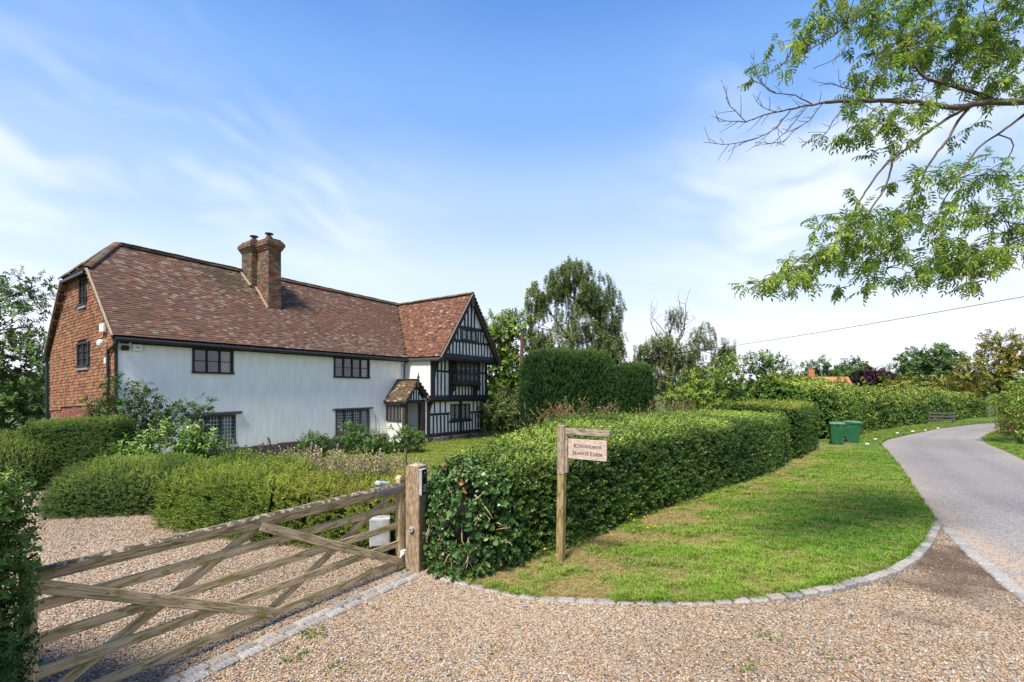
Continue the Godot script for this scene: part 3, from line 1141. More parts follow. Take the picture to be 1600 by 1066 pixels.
	li.beam(Vector3(1.82, 1.71, 0.05), Vector3(3.66, 1.75, 0.05), 0.12, 0.09, Vector3.UP, 0.012)
	place("lintel", li.mesh(), M.grey_timber, h)
	var li2 := Mb.new()
	li2.beam(Vector3(7.45, 1.73, 0.05), Vector3(9.52, 1.75, 0.05), 0.12, 0.07, Vector3.UP, 0.012)
	place("lintel", li2.mesh(), M.grey_timber, h)
	for e in [[2.44, 3.70, 3.27], [2.71, 3.48, 5.35]]:
		var sl := Mb.new()
		sl.box(Vector3(-0.04, e[2], -(e[0] + e[1]) / 2.0), Vector3(0.05, 0.05, (e[1] - e[0]) / 2.0 + 0.02), Basis(), 0.008)
		place("sill", sl.mesh(), M.lead, h)
	# small fittings near the corner
	var ab := Mb.new()
	ab.box(Vector3(0.52, 3.86, 0.05), Vector3(0.13, 0.11, 0.05), Basis(), 0.025)
	place("alarm_box", ab.mesh(), M.white_paint, h)
	var ak := Mb.new()
	for i in 5:
		ak.box(Vector3(0.445 + i * 0.028, 3.875, 0.1015), Vector3(0.009, 0.014 + 0.004 * (i % 2), 0.002))
	ak.box(Vector3(0.55, 3.845, 0.1015), Vector3(0.05, 0.006, 0.002))
	place("alarm_lettering", ak.mesh(), M.black_paint, h)
	var fl := Mb.new()
	fl.box(Vector3(0.2, 3.83, 0.08), Vector3(0.1, 0.07, 0.04), Basis(Vector3.RIGHT, 0.4), 0.015)
	fl.tube([Vector3(0.2, 3.9, 0.0), Vector3(0.2, 3.86, 0.06)], [0.02, 0.02], 6)
	place("floodlight", fl.mesh(), M.black_paint, h)
	var fd := Mb.new()
	ball(fd, Vector3(0.33, 3.98, 0.07), Vector3(0.045, 0.04, 0.045))
	fd.box(Vector3(0.28, 4.0, 0.04), Vector3(0.06, 0.02, 0.03))
	place("sensor", fd.mesh(), M.white_paint, h)
	var gb := Mb.new()
	gb.box(Vector3(-0.1, 4.47, -0.82), Vector3(0.05, 0.13, 0.16), Basis(), 0.02)
	place("alarm_box", gb.mesh(), M.white_paint, h)
	var gl := Mb.new()
	ball(gl, Vector3(-0.22, 3.98, -0.6), Vector3(0.09, 0.12, 0.09))
	gl.tube([Vector3(-0.05, 4.05, -0.6), Vector3(-0.2, 4.08, -0.6)], [0.015, 0.015], 6)
	place("wall_lamp", gl.mesh(), M.white_paint, h)
	gl = Mb.new()
	gl.box(Vector3(-0.08, 3.45, -0.6), Vector3(0.04, 0.09, 0.06), Basis(), 0.01)
	place("junction_box", gl.mesh(), M.white_paint, h)
	wing(h)
	porch(h)
	chimney(h)


func wing(h: Node3D) -> void:
	var w := Mb.new()
	wall(w, Vector3(11.6, 0.0, 1.43), Vector3.RIGHT, Vector3(0, 0, 1), 4.3, 2.2, 0.18, [[1.7, 2.42, 1.02, 1.86], [2.54, 3.26, 1.02, 1.86]])
	wall(w, Vector3(11.6, 2.2, 1.7), Vector3.RIGHT, Vector3(0, 0, 1), 4.35, 1.92, 0.18, [[1.42, 3.18, 0.78, 1.78]])
	w.box(Vector3(11.69, 1.1, 0.62), Vector3(0.09, 1.1, 0.62))
	w.box(Vector3(11.69, 3.16, 0.755), Vector3(0.088, 0.96, 0.755))
	w.box(Vector3(15.81, 2.05, -0.2), Vector3(0.09, 2.05, 1.4))
	# the triangle of the attic, round its window
	var edge := func(y: float, s: float) -> Vector3: return Vector3(13.73 + s * (7.25 - y) / 3.13 * 2.13, y, 2.35)
	var th := Vector3(0, 0, -0.15)
	w.prism([edge.call(4.2, -1), edge.call(4.2, 1), edge.call(5.05, 1), edge.call(5.05, -1)], th)
	w.prism([edge.call(5.05, -1), Vector3(13.16, 5.05, 2.35), Vector3(13.16, 5.62, 2.35), edge.call(5.62, -1)], th)
	w.prism([Vector3(14.3, 5.05, 2.35), edge.call(5.05, 1), edge.call(5.62, 1), Vector3(14.3, 5.62, 2.35)], th)
	w.prism([edge.call(5.62, -1), edge.call(5.62, 1), Vector3(13.73, 7.25, 2.35)], th)
	place("wing_wall", w.mesh(), M.plaster, h)
	var sf := Mb.new()
	sf.box(Vector3(13.75, 4.13, 1.95), Vector3(2.1, 0.04, 0.4))
	place("soffit", sf.mesh(), M.dark_oak, h)
	sf = Mb.new()
	sf.box(Vector3(13.75, 2.17, 1.5), Vector3(2.14, 0.04, 0.2))
	place("soffit", sf.mesh(), M.dark_oak, h)
	# stone foot: separate stones
	for i in 15:
		var q := Mb.new()
		for k in 2:
			var x := 11.62 + i * 0.29 + k * 0.09
			q.box(Vector3(x + 0.14, 0.06 + k * 0.13, 1.47 + r(-0.012, 0.015)), Vector3(0.13 * r(0.85, 1.02), 0.062, 0.06), Basis(Vector3.UP, r(-0.05, 0.05)), 0.015)
			q.col = Color.WHITE
		place("foot_stone", q.mesh(), M.stone if i % 5 else M.red_bark, h)
	# ground floor frame
	var p := 1.45
	timber(h, "sill_beam", Vector3(11.55, 0.36, p), Vector3(15.98, 0.36, p), 0.17, 0.1)
	timber(h, "corner_post", Vector3(15.82, 0.3, p), Vector3(15.82, 2.1, p), 0.24, 0.1)
	timber(h, "corner_post", Vector3(11.72, 0.3, p), Vector3(11.72, 2.1, p), 0.2, 0.1)
	rail(h, 11.82, 13.22, 1.38, p)
	rail(h, 14.92, 15.7, 1.38, p)
	rail(h, 13.22, 14.96, 0.96, p, 0.1)
	timber(h, "middle_post", Vector3(14.08, 0.44, p + 0.01), Vector3(14.08, 2.1, p + 0.01), 0.17, 0.1)
	for x in [12.07, 12.33, 12.59, 12.85, 13.12]:
		stud(h, x, 0.44, 1.31, p, 0.082)
	for x in [13.36, 13.6, 13.84, 14.33, 14.57, 14.8]:
		stud(h, x, 0.44, 0.91, p, 0.082)
	for x in [15.04, 15.29, 15.54]:
		stud(h, x, 0.44, 1.31, p, 0.082)
	for x in [12.15, 12.55, 12.93]:
		stud(h, x, 1.45, 2.1, p, 0.06)
	for x in [15.12, 15.44]:
		stud(h, x, 1.45, 2.1, p, 0.07)
	window(h, 13.3, 14.02, 1.02, 1.86, 1.42, 2, 0, Vector2i(3, 5), M.dark_oak, false, -1, 0.05)
	window(h, 14.14, 14.86, 1.02, 1.86, 1.42, 2, 0, Vector2i(3, 5), M.dark_oak, false, -1, 0.05)
	# jetty
	timber(h, "jetty_beam", Vector3(11.5, 2.2, 1.74), Vector3(16.05, 2.2, 1.74), 0.24, 0.16)
	timber(h, "jetty_moulding", Vector3(11.5, 2.04, 1.6), Vector3(16.0, 2.04, 1.6), 0.09, 0.2)
	for x in [11.74, 15.8]:
		var kb := Mb.new()
		kb.prism([Vector3(x - 0.07, 1.99, 1.5), Vector3(x - 0.07, 1.99, 1.74), Vector3(x - 0.07, 1.82, 1.6), Vector3(x - 0.07, 1.55, 1.5)], Vector3(0.14, 0, 0))
		place("jetty_bracket", kb.mesh(), M.black_timber, h)
	# first floor frame
	p = 1.72
	timber(h, "corner_post", Vector3(11.74, 2.32, p), Vector3(11.74, 4.1, p), 0.27, 0.1)
	timber(h, "corner_post", Vector3(15.88, 2.32, p), Vector3(15.88, 4.1, p), 0.16, 0.1)
	rail(h, 11.86, 12.86, 3.5, p, 0.1)
	rail(h, 14.95, 15.82, 3.5, p, 0.1)
	for x in [12.09, 12.34, 12.6]:
		stud(h, x, 2.32, 3.44, p, 0.082)
		stud(h, x + 0.01, 3.56, 4.1, p, 0.082)
	for x in [13.15, 13.4, 13.65, 13.9, 14.15, 14.4, 14.64]:
		stud(h, x, 2.32, 2.86, p, 0.082)
	for x in [15.1, 15.35, 15.6]:
		stud(h, x, 2.32, 3.44, p, 0.082)
		stud(h, x, 3.56, 4.1, p, 0.082)
	var br := Mb.new()
	var last := Vector3(11.84, 3.2, p + 0.035)
	for i in range(1, 7):
		var a := i / 6.0 * PI / 2
		var q := Vector3(11.84 + 0.42 * (1.0 - cos(a)), 3.2 + 0.85 * sin(a), p + 0.035)
		br.beam(last, q, 0.13, 0.05, Vector3(0, 0, 1), 0.004)
		last = q
	place("brace", br.mesh(), M.black_timber, h)
	# oriel
	var o := group_part("oriel", h)
	var ob := Mb.new()
	ob.box(Vector3(13.9, 2.9, 1.93), Vector3(0.98, 0.06, 0.27), Basis(), 0.015)
	ob.box(Vector3(13.9, 2.81, 1.9), Vector3(0.93, 0.035, 0.2), Basis(), 0.015)
	ob.box(Vector3(13.9, 4.04, 1.93), Vector3(0.96, 0.06, 0.25), Basis(), 0.015)
	place("casing", ob.mesh(), M.black_timber, o)
	for x in [12.96, 14.84]:
		var sp := Mb.new()
		sp.box(Vector3(x, 3.2, 1.78), Vector3(0.1, 0.9, 0.06), Basis(), 0.012)
		place("side_post", sp.mesh(), M.black_timber, o)
		var kb := Mb.new()
		kb.prism([Vector3(x - 0.09, 2.77, 1.78), Vector3(x - 0.09, 2.77, 2.1), Vector3(x - 0.09, 2.6, 2.02), Vector3(x - 0.09, 2.45, 1.86), Vector3(x - 0.09, 2.36, 1.78)], Vector3(0.18, 0, 0))
		place("bracket", kb.mesh(), M.black_timber, o)
	var fr := Mb.new()
	var lc := Mb.new()
	for i in 6:
		fr.box(Vector3(13.06 + i * 0.336, 3.47, 2.1), Vector3(0.026 if i % 5 else 0.045, 0.51, 0.04), Basis(), 0.006)
	for y in [3.42, 2.99, 3.95]:
		fr.box(Vector3(13.9, y, 2.1), Vector3(0.85, 0.03, 0.036), Basis(), 0.005)
	for x in [13.06, 14.74]:
		fr.box(Vector3(x, 3.42, 1.94), Vector3(0.03, 0.03, 0.13))
	place("frame", fr.mesh(), M.dark_oak, o)
	for i in 5:
		for k in 2:
			var pn := Mb.new()
			pn.box(Vector3(13.228 + i * 0.336, 3.2 + k * 0.485, 2.095), Vector3(0.14, 0.205, 0.002))
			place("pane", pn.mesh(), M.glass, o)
			lc.box(Vector3(13.228 + i * 0.336, 3.2 + k * 0.485, 2.101), Vector3(0.005, 0.2, 0.003))
			lc.box(Vector3(13.228 + i * 0.336, 3.2 + k * 0.485, 2.1015), Vector3(0.14, 0.005, 0.003))
	for x in [13.06, 14.74]:
		for k in 2:
			var gz := Mb.new()
			gz.box(Vector3(x, 3.2 + k * 0.485, 1.94), Vector3(0.002, 0.205, 0.12))
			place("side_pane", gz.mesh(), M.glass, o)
	place("leading", lc.mesh(), M.came, o)
	# attic gable
	p = 2.37
	timber(h, "tie_beam", Vector3(11.5, 4.22, 2.38), Vector3(15.96, 4.22, 2.38), 0.24, 0.12)
	timber(h, "tie_moulding", Vector3(11.62, 4.06, 2.3), Vector3(15.9, 4.06, 2.3), 0.08, 0.2)
	var hw := func(y: float) -> float: return (7.2 - y) / 3.13 * 2.13
	rail(h, 13.73 - hw.call(5.0), 13.73 + hw.call(5.0), 5.0, p, 0.12)
	rail(h, 13.73 - hw.call(5.7), 13.73 + hw.call(5.7), 5.7, p, 0.14)
	var x := 11.98
	while x < 15.55:
		var top: float = 7.2 - absf(x - 13.73) / 2.13 * 3.13 - 0.1
		stud(h, x, 4.34, minf(4.94, top), p, 0.082)
		x += 0.246
	for e in [12.62, 12.83, 13.05, 14.42, 14.63, 14.84]:
		stud(h, e, 5.06, minf(5.63, 7.2 - absf(e - 13.73) / 2.13 * 3.13 - 0.1), p, 0.1)
	for e in [13.35, 13.6, 13.86, 14.1]:
		stud(h, e, 5.77, 7.15 - absf(e - 13.73) / 2.13 * 3.13, p, 0.1)
	window(h, 13.16, 14.3, 5.06, 5.64, 2.33, 3, 0, Vector2i(3, 4), M.dark_oak, false, -1, 0.05)
	for s in [-1.0, 1.0]:
		var bb := Mb.new()
		bb.beam(Vector3(13.73 + s * 2.33, 3.93, 2.56), Vector3(13.73 + s * 0.02, 7.27, 2.56), 0.05, 0.27, Vector3.UP, 0.01)
		place("bargeboard", bb.mesh(), M.black_timber, h)
		var ve := Mb.new()
		ve.beam(Vector3(13.73 + s * 2.33, 4.09, 2.58), Vector3(13.73 + s * 0.02, 7.43, 2.58), 0.07, 0.04, Vector3.UP, 0.005)
		place("verge", ve.mesh(), M.mortar, h)
	var fn := Mb.new()
	fn.box(Vector3(13.73, 7.05, 2.6), Vector3(0.06, 0.3, 0.05), Basis(), 0.015)
	place("pendant", fn.mesh(), M.black_timber, h)


func porch(h: Node3D) -> void:
	var o := group_part("porch", h)
	var fl := Mb.new()
	fl.box(Vector3(11.0, 0.08, 0.78), Vector3(0.62, 0.08, 0.75), Basis(), 0.02)
	place("step", fl.mesh(), M.stone, o)
	var sw := Mb.new()
	wall(sw, Vector3(10.36, 0.1, 1.1), Vector3(0, 0, -1), Vector3(-1, 0, 0), 1.1, 1.9, 0.1, [[0.06, 1.0, 1.05, 1.72]])
	sw.prism([Vector3(10.5, 2.02, 1.3), Vector3(11.5, 2.02, 1.3), Vector3(11.0, 2.86, 1.3)], Vector3(0, 0, -0.05))
	place("wall", sw.mesh(), M.plaster, o)
	var pm := Mb.new()
	pm.box(Vector3(10.44, 1.02, 1.22), Vector3(0.11, 0.98, 0.1), Basis(), 0.015)
	place("post", pm.mesh(), M.dark_oak, o)
	var pm2 := Mb.new()
	pm2.box(Vector3(11.5, 1.02, 1.26), Vector3(0.16, 0.98, 0.14), Basis(), 0.015)
	place("post", pm2.mesh(), M.dark_oak, o)
	var wf := Mb.new()
	for z in [1.05, 0.08]:
		wf.box(Vector3(10.36, 1.5, z), Vector3(0.05, 0.4, 0.035), Basis(), 0.005)
	for y in [1.14, 1.84]:
		wf.box(Vector3(10.36, y, 0.57), Vector3(0.06, 0.04, 0.52), Basis(), 0.005)
	for z in [0.33, 0.57, 0.81]:
		wf.box(Vector3(10.36, 1.5, z), Vector3(0.035, 0.32, 0.025), Basis(), 0.004)
	place("side_window", wf.mesh(), M.dark_oak, o)
	var pn := Mb.new()
	pn.box(Vector3(10.37, 1.5, 0.57), Vector3(0.002, 0.32, 0.47))
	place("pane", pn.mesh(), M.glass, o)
	var be := Mb.new()
	be.box(Vector3(11.0, 0.6, 0.24), Vector3(0.58, 0.03, 0.2), Basis(), 0.008)
	for x in [10.55, 11.45]:
		be.box(Vector3(x, 0.36, 0.25), Vector3(0.03, 0.21, 0.16))
	place("bench", be.mesh(), M.dark_oak, o)
	var bx := Mb.new()
	bx.box(Vector3(11.0, 0.27, 0.42), Vector3(0.3, 0.1, 0.07), Basis(), 0.01)
	place("brick_base", bx.mesh(), M.red_bark, o)
	timber(o, "tie_beam", Vector3(10.25, 2.03, 1.32), Vector3(11.8, 2.03, 1.32), 0.14, 0.1)
	timber(o, "eaves_beam", Vector3(10.34, 1.97, 0.02), Vector3(10.34, 1.97, 1.3), 0.1, 0.12, Vector3.UP)
	for x in [10.74, 10.9, 11.06, 11.22]:
		stud(o, x, 2.08, 2.84 - absf(x - 11.0) * 1.66, 1.315, 0.06)
	var ts := Sc.new()
	var moss := func(p):
		var q := pick([Color(0.20, 0.10, 0.06), Color(0.26, 0.13, 0.075), Color(0.16, 0.08, 0.05)])
		if rng.randf() < 0.5 + 0.8 * nf.get_noise_3dv(p * 20.0):
			q = pick([Color(0.13, 0.105, 0.04), Color(0.20, 0.16, 0.07), Color(0.09, 0.07, 0.035)])
		if rng.randf() < 0.12:
			q = Color(0.45, 0.40, 0.33)
		return q
	tile_rows(ts, func(t): return Vector3(10.16, 1.98, -0.02).lerp(Vector3(11.02, 3.03, -0.02), t), func(t): return Vector3(10.16, 1.98, 1.56).lerp(Vector3(11.02, 3.03, 1.5), t), 13, Vector3(-0.77, 0.63, 0).normalized(), moss)
	tile_rows(ts, func(t): return Vector3(11.9, 1.98, 1.56).lerp(Vector3(11.02, 3.03, 1.5), t), func(t): return Vector3(11.9, 1.98, -0.02).lerp(Vector3(11.02, 3.03, -0.02), t), 13, Vector3(0.77, 0.63, 0).normalized(), moss)
	many("roof_tile", ts, tile_mesh, M.tile, o)
	var dk := Mb.new()
	dk.prism([Vector3(10.2, 1.96, 0), Vector3(10.2, 1.96, 1.5), Vector3(11.02, 2.98, 1.46), Vector3(11.02, 2.98, 0)], Vector3(0.03, -0.03, 0))
	dk.prism([Vector3(11.84, 1.96, 0), Vector3(11.84, 1.96, 1.5), Vector3(11.02, 2.98, 1.46), Vector3(11.02, 2.98, 0)], Vector3(-0.03, -0.03, 0))
	place("roof_board", dk.mesh(), M.dark_oak, o)
	for s in [-1.0, 1.0]:
		var bb := Mb.new()
		bb.beam(Vector3(11.02 + s * 0.86, 1.9, 1.5), Vector3(11.02 + s * 0.01, 2.94, 1.46), 0.045, 0.17, Vector3.UP, 0.008)
		place("bargeboard", bb.mesh(), M.black_timber, o)
	var fi := Mb.new()
	fi.tube([Vector3(11.02, 2.7, 1.5), Vector3(11.02, 3.1, 1.5), Vector3(11.02, 3.14, 1.5), Vector3(11.02, 3.2, 1.5), Vector3(11.02, 3.24, 1.5), Vector3(11.02, 3.46, 1.5)], [0.04, 0.04, 0.065, 0.065, 0.04, 0.004], 8)
	place("finial", fi.mesh(), M.dark_oak, o)


func chimney(h: Node3D) -> void:
	var o := group_part("chimney", h)
	var tone := func(p):
		var q := pick([Color(0.30, 0.13, 0.075), Color(0.24, 0.10, 0.065), Color(0.35, 0.17, 0.10), Color(0.16, 0.10, 0.07), Color(0.28, 0.20, 0.12)])
		var g: float = nf.get_noise_3dv(p * 9.0)
		if rng.randf() < 0.35 + g:
			q = pick([Color(0.17, 0.14, 0.10), Color(0.12, 0.095, 0.075), Color(0.30, 0.25, 0.15)])
		return q
	for e in [[5.5, 6.04, -2.45, -1.55, 5.6], [5.27, 5.9, -3.3, -2.46, 6.6]]:
		var c := Mb.new()
		var sc := Sc.new()
		var steps := [[e[4], 8.42, 0.0], [8.42, 8.5, 0.04], [8.5, 8.58, 0.08], [8.58, 8.74, 0.12], [8.74, 8.82, 0.07], [8.82, 8.9, 0.0]]
		for s in steps:
			var g: float = s[2]
			var x0: float = e[0] - g
			var x1: float = e[1] + g
			var z0: float = e[2] - g
			var z1: float = e[3] + g
			c.box(Vector3((x0 + x1) / 2, (s[0] + s[1]) / 2, (z0 + z1) / 2), Vector3((x1 - x0) / 2 - 0.008, (s[1] - s[0]) / 2 - 0.001, (z1 - z0) / 2 - 0.008))
			bricks(sc, Vector3(x0, s[0], z1 - 0.012), Vector3.RIGHT, Vector3.UP, Vector3(0, 0, 1), x1 - x0, s[1] - s[0], tone)
			bricks(sc, Vector3(x0 + 0.012, s[0], z0), Vector3(0, 0, 1), Vector3.UP, Vector3(-1, 0, 0), z1 - z0, s[1] - s[0], tone)
			bricks(sc, Vector3(x1 - 0.012, s[0], z0), Vector3(0, 0, 1), Vector3.UP, Vector3(1, 0, 0), z1 - z0, s[1] - s[0], tone)
			bricks(sc, Vector3(x0, s[0], z0 + 0.012), Vector3.RIGHT, Vector3.UP, Vector3(0, 0, -1), x1 - x0, s[1] - s[0], tone)
		place("stack", c.mesh(), M.mortar, o)
		many("brick", sc, brick_mesh, M.brick, o)
		var mx: float = (e[0] + e[1]) / 2
		var mz: float = (e[2] + e[3]) / 2
		var pt := Mb.new()
		pt.tube([Vector3(mx, 8.88, mz), Vector3(mx, 9.06, mz)], [0.16, 0.13], 10, true)
		place("pot", pt.mesh(), M.red_bark, o)
		var cw := Mb.new()
		cw.tube([Vector3(mx, 9.06, mz), Vector3(mx, 9.16, mz)], [0.08, 0.08], 8)
		cw.tube([Vector3(mx, 9.16, mz), Vector3(mx, 9.2, mz), Vector3(mx, 9.22, mz)], [0.17, 0.17, 0.05], 10, true)
		place("cowl", cw.mesh(), M.black_paint, o)
	var f := Mb.new()
	f.box(Vector3(5.77, 5.83, -1.5), Vector3(0.33, 0.008, 0.2), Basis(Vector3.RIGHT, 0.76))
	place("flashing", f.mesh(), M.lead, o)
	var fm := Mb.new()
	fm.beam(Vector3(5.44, 5.95, -1.5), Vector3(5.44, 6.92, -2.44), 0.07, 0.07)
	place("mortar_fillet", fm.mesh(), M.mortar, o)
	fm = Mb.new()
	fm.beam(Vector3(5.21, 6.95, -2.44), Vector3(5.21, 7.66, -3.3), 0.07, 0.07)
	place("mortar_fillet", fm.mesh(), M.mortar, o)


# ---------------------------------------------------------------- ground
const KERB := [[-0.94, 6.44], [-0.67, 6.29], [-0.24, 6.05], [0.23, 5.83], [0.76, 5.74], [1.51, 5.69], [2.26, 5.69], [2.89, 5.74], [3.4, 5.83], [3.98, 6.01], [4.7, 6.33], [5.28, 6.65], [5.94, 7.12], [6.64, 7.74], [7.28, 8.35], [7.93, 8.99]]
const EDGING := [[7.87, 8.74], [7.48, 8.1], [7.03, 7.37], [6.75, 6.84], [6.46, 6.33], [6.21, 5.86], [5.76, 5.06], [5.1, 3.9]]
const ROAD_L := [[1.5, -6.0], [3.0, -1.0], [4.4, 2.5], [5.8, 5.06], [6.8, 6.84], [7.95, 8.85], [9.06, 10.6], [10.29, 12.34], [12.4, 15.35], [15.05, 19.26], [17.38, 22.74], [19.31, 24.84], [22.79, 27.76], [28.88, 32.54], [34.62, 36.3], [39.58, 39.32], [60, 50]]
const ROAD_R := [[8.0, -8.0], [9.0, -4.0], [10, 1], [11, 4.2], [12, 6.5], [13, 8.8], [14, 10.7], [15, 12.4], [16.8, 15], [18.6, 17.6], [20.9, 20.6], [22.5, 22.9], [25.2, 26], [30, 30.2], [35.5, 34.4], [41, 37.2], [62, 47]]
const HEDGE_BASE := [[-0.98, 6.72], [-0.26, 6.49], [0.74, 7.46], [2.46, 9.3], [4.46, 11.24], [7.52, 14.19], [10, 17.16], [13.46, 20.74], [18.58, 26.22]]

var verge_poly := PackedVector2Array()


func poly(list: Array) -> PackedVector2Array:
	var q := PackedVector2Array()
	for e in list:
		q.append(Vector2(e[0], e[1]))
	return q


func line_dist(p: Vector2, list: Array) -> float:
	var best := 1e9
	for i in list.size() - 1:
		var q := Geometry2D.get_closest_point_to_segment(p, Vector2(list[i][0], list[i][1]), Vector2(list[i + 1][0], list[i + 1][1]))
		best = minf(best, q.distance_squared_to(p))
	return sqrt(best)


func grid(x0: float, x1: float, z0: float, z1: float, cell: float, height: Callable, paint: Callable) -> ArrayMesh:
	var nx := int(ceil((x1 - x0) / cell))
	var ny := int(ceil((z1 - z0) / cell))
	var v := PackedVector3Array()
	var c := PackedColorArray()
	var idx := PackedInt32Array()
	var hs := []
	for j in ny + 1:
		for i in nx + 1:
			var x := x0 + i * cell
			var z := z0 + j * cell
			var y: float = height.call(x, z)
			hs.append(y)
			v.append(V(x, y, z))
			c.append(paint.call(x, z))
	var n := PackedVector3Array()
	for j in ny + 1:
		for i in nx + 1:
			var a: float = hs[j * (nx + 1) + maxi(i - 1, 0)]
			var b: float = hs[j * (nx + 1) + mini(i + 1, nx)]
			var d: float = hs[maxi(j - 1, 0) * (nx + 1) + i]
			var e: float = hs[mini(j + 1, ny) * (nx + 1) + i]
			n.append(Vector3(-(b - a), 2.0 * cell, (e - d)).normalized())
	for j in ny:
		for i in nx:
			var k := j * (nx + 1) + i
			if maxf(maxf(hs[k], hs[k + 1]), maxf(hs[k + nx + 1], hs[k + nx + 2])) < -0.04:
				continue
			idx.append_array(PackedInt32Array([k, k + nx + 1, k + 1, k + 1, k + nx + 1, k + nx + 2]))
	var a := []
	a.resize(Mesh.ARRAY_MAX)
	a[Mesh.ARRAY_VERTEX] = v
	a[Mesh.ARRAY_NORMAL] = n
	a[Mesh.ARRAY_COLOR] = c
	a[Mesh.ARRAY_INDEX] = idx
	var m := ArrayMesh.new()
	m.add_surface_from_arrays(Mesh.PRIMITIVE_TRIANGLES, a)
	return m


func verge_green(x: float, z: float) -> Color:
	var n1 := nz.get_noise_2d(x * 9.0, z * 9.0)
	var n2 := nf.get_noise_2d(x * 13.0 + 90.0, z * 13.0)
	var g := mixc(Color(0.09, 0.215, 0.016), Color(0.185, 0.31, 0.03), 0.5 + n1)
	var n3 := nf.get_noise_2d(x * 40.0, z * 40.0)
	var dry := clampf(0.10 + 1.3 * n2 + 0.6 * n1 + 0.9 * n3, 0.0, 1.0) * 0.5
	var hd := line_dist(Vector2(x, z), HEDGE_BASE)
	dry = clampf(dry + 0.7 * smoothstep(1.15, 0.1, hd) * (0.7 + n2 * 1.4 + n3 * 0.8), 0.0, 1.0)
	# a worn strip across the middle of the verge
	var strip := absf((z - 8.2) * 0.72 - (x - 2.0) * 0.69 + 0.75)
	dry = clampf(dry + 0.4 * smoothstep(0.9, 0.1, strip) * smoothstep(5.5, 2.0, x) * (0.8 + 1.5 * n2), 0.0, 0.95)
	return mixc(g, Color(0.34, 0.26, 0.12), dry)


func setts(o: Node3D, line: Array, wide: float, long: float, side: float, top: Callable, tones: Array, gap := 0.012) -> void:
	var pts := poly(line)
	var meshes := []
	for k in 5:
		var m := Mb.new()
		m.col = tones[k % tones.size()]
		m.box(Vector3.ZERO, Vector3(long / 2.0 * r(0.9, 1.02), 0.07, wide / 2.0 * r(0.92, 1.0)), Basis(Vector3(r(-1, 1), 0, r(-1, 1)).normalized(), r(-0.03, 0.03)), 0.016)
		meshes.append(m.mesh())
	var at := 0.0
	var total := 0.0
	for i in pts.size() - 1:
		total += pts[i].distance_to(pts[i + 1])
	while at < total - long * 0.5:
		var f := at + long / 2.0
		var i := 0
		while i < pts.size() - 2 and f > pts[i].distance_to(pts[i + 1]):
			f -= pts[i].distance_to(pts[i + 1])
			i += 1
		var d := (pts[i + 1] - pts[i]).normalized()
		var p := pts[i] + d * f + Vector2(-d.y, d.x) * side
		var q := place("sett", meshes[rng.randi() % 5], M.sett, o)
		q.position = V(p.x, float(top.call(p.x)) - 0.07 + r(-0.006, 0.006), p.y)
		q.rotation = Vector3(r(-0.03, 0.03), atan2(d.y, d.x) + r(-0.06, 0.06), r(-0.03, 0.03))
		at += long + gap + r(0.0, 0.02)


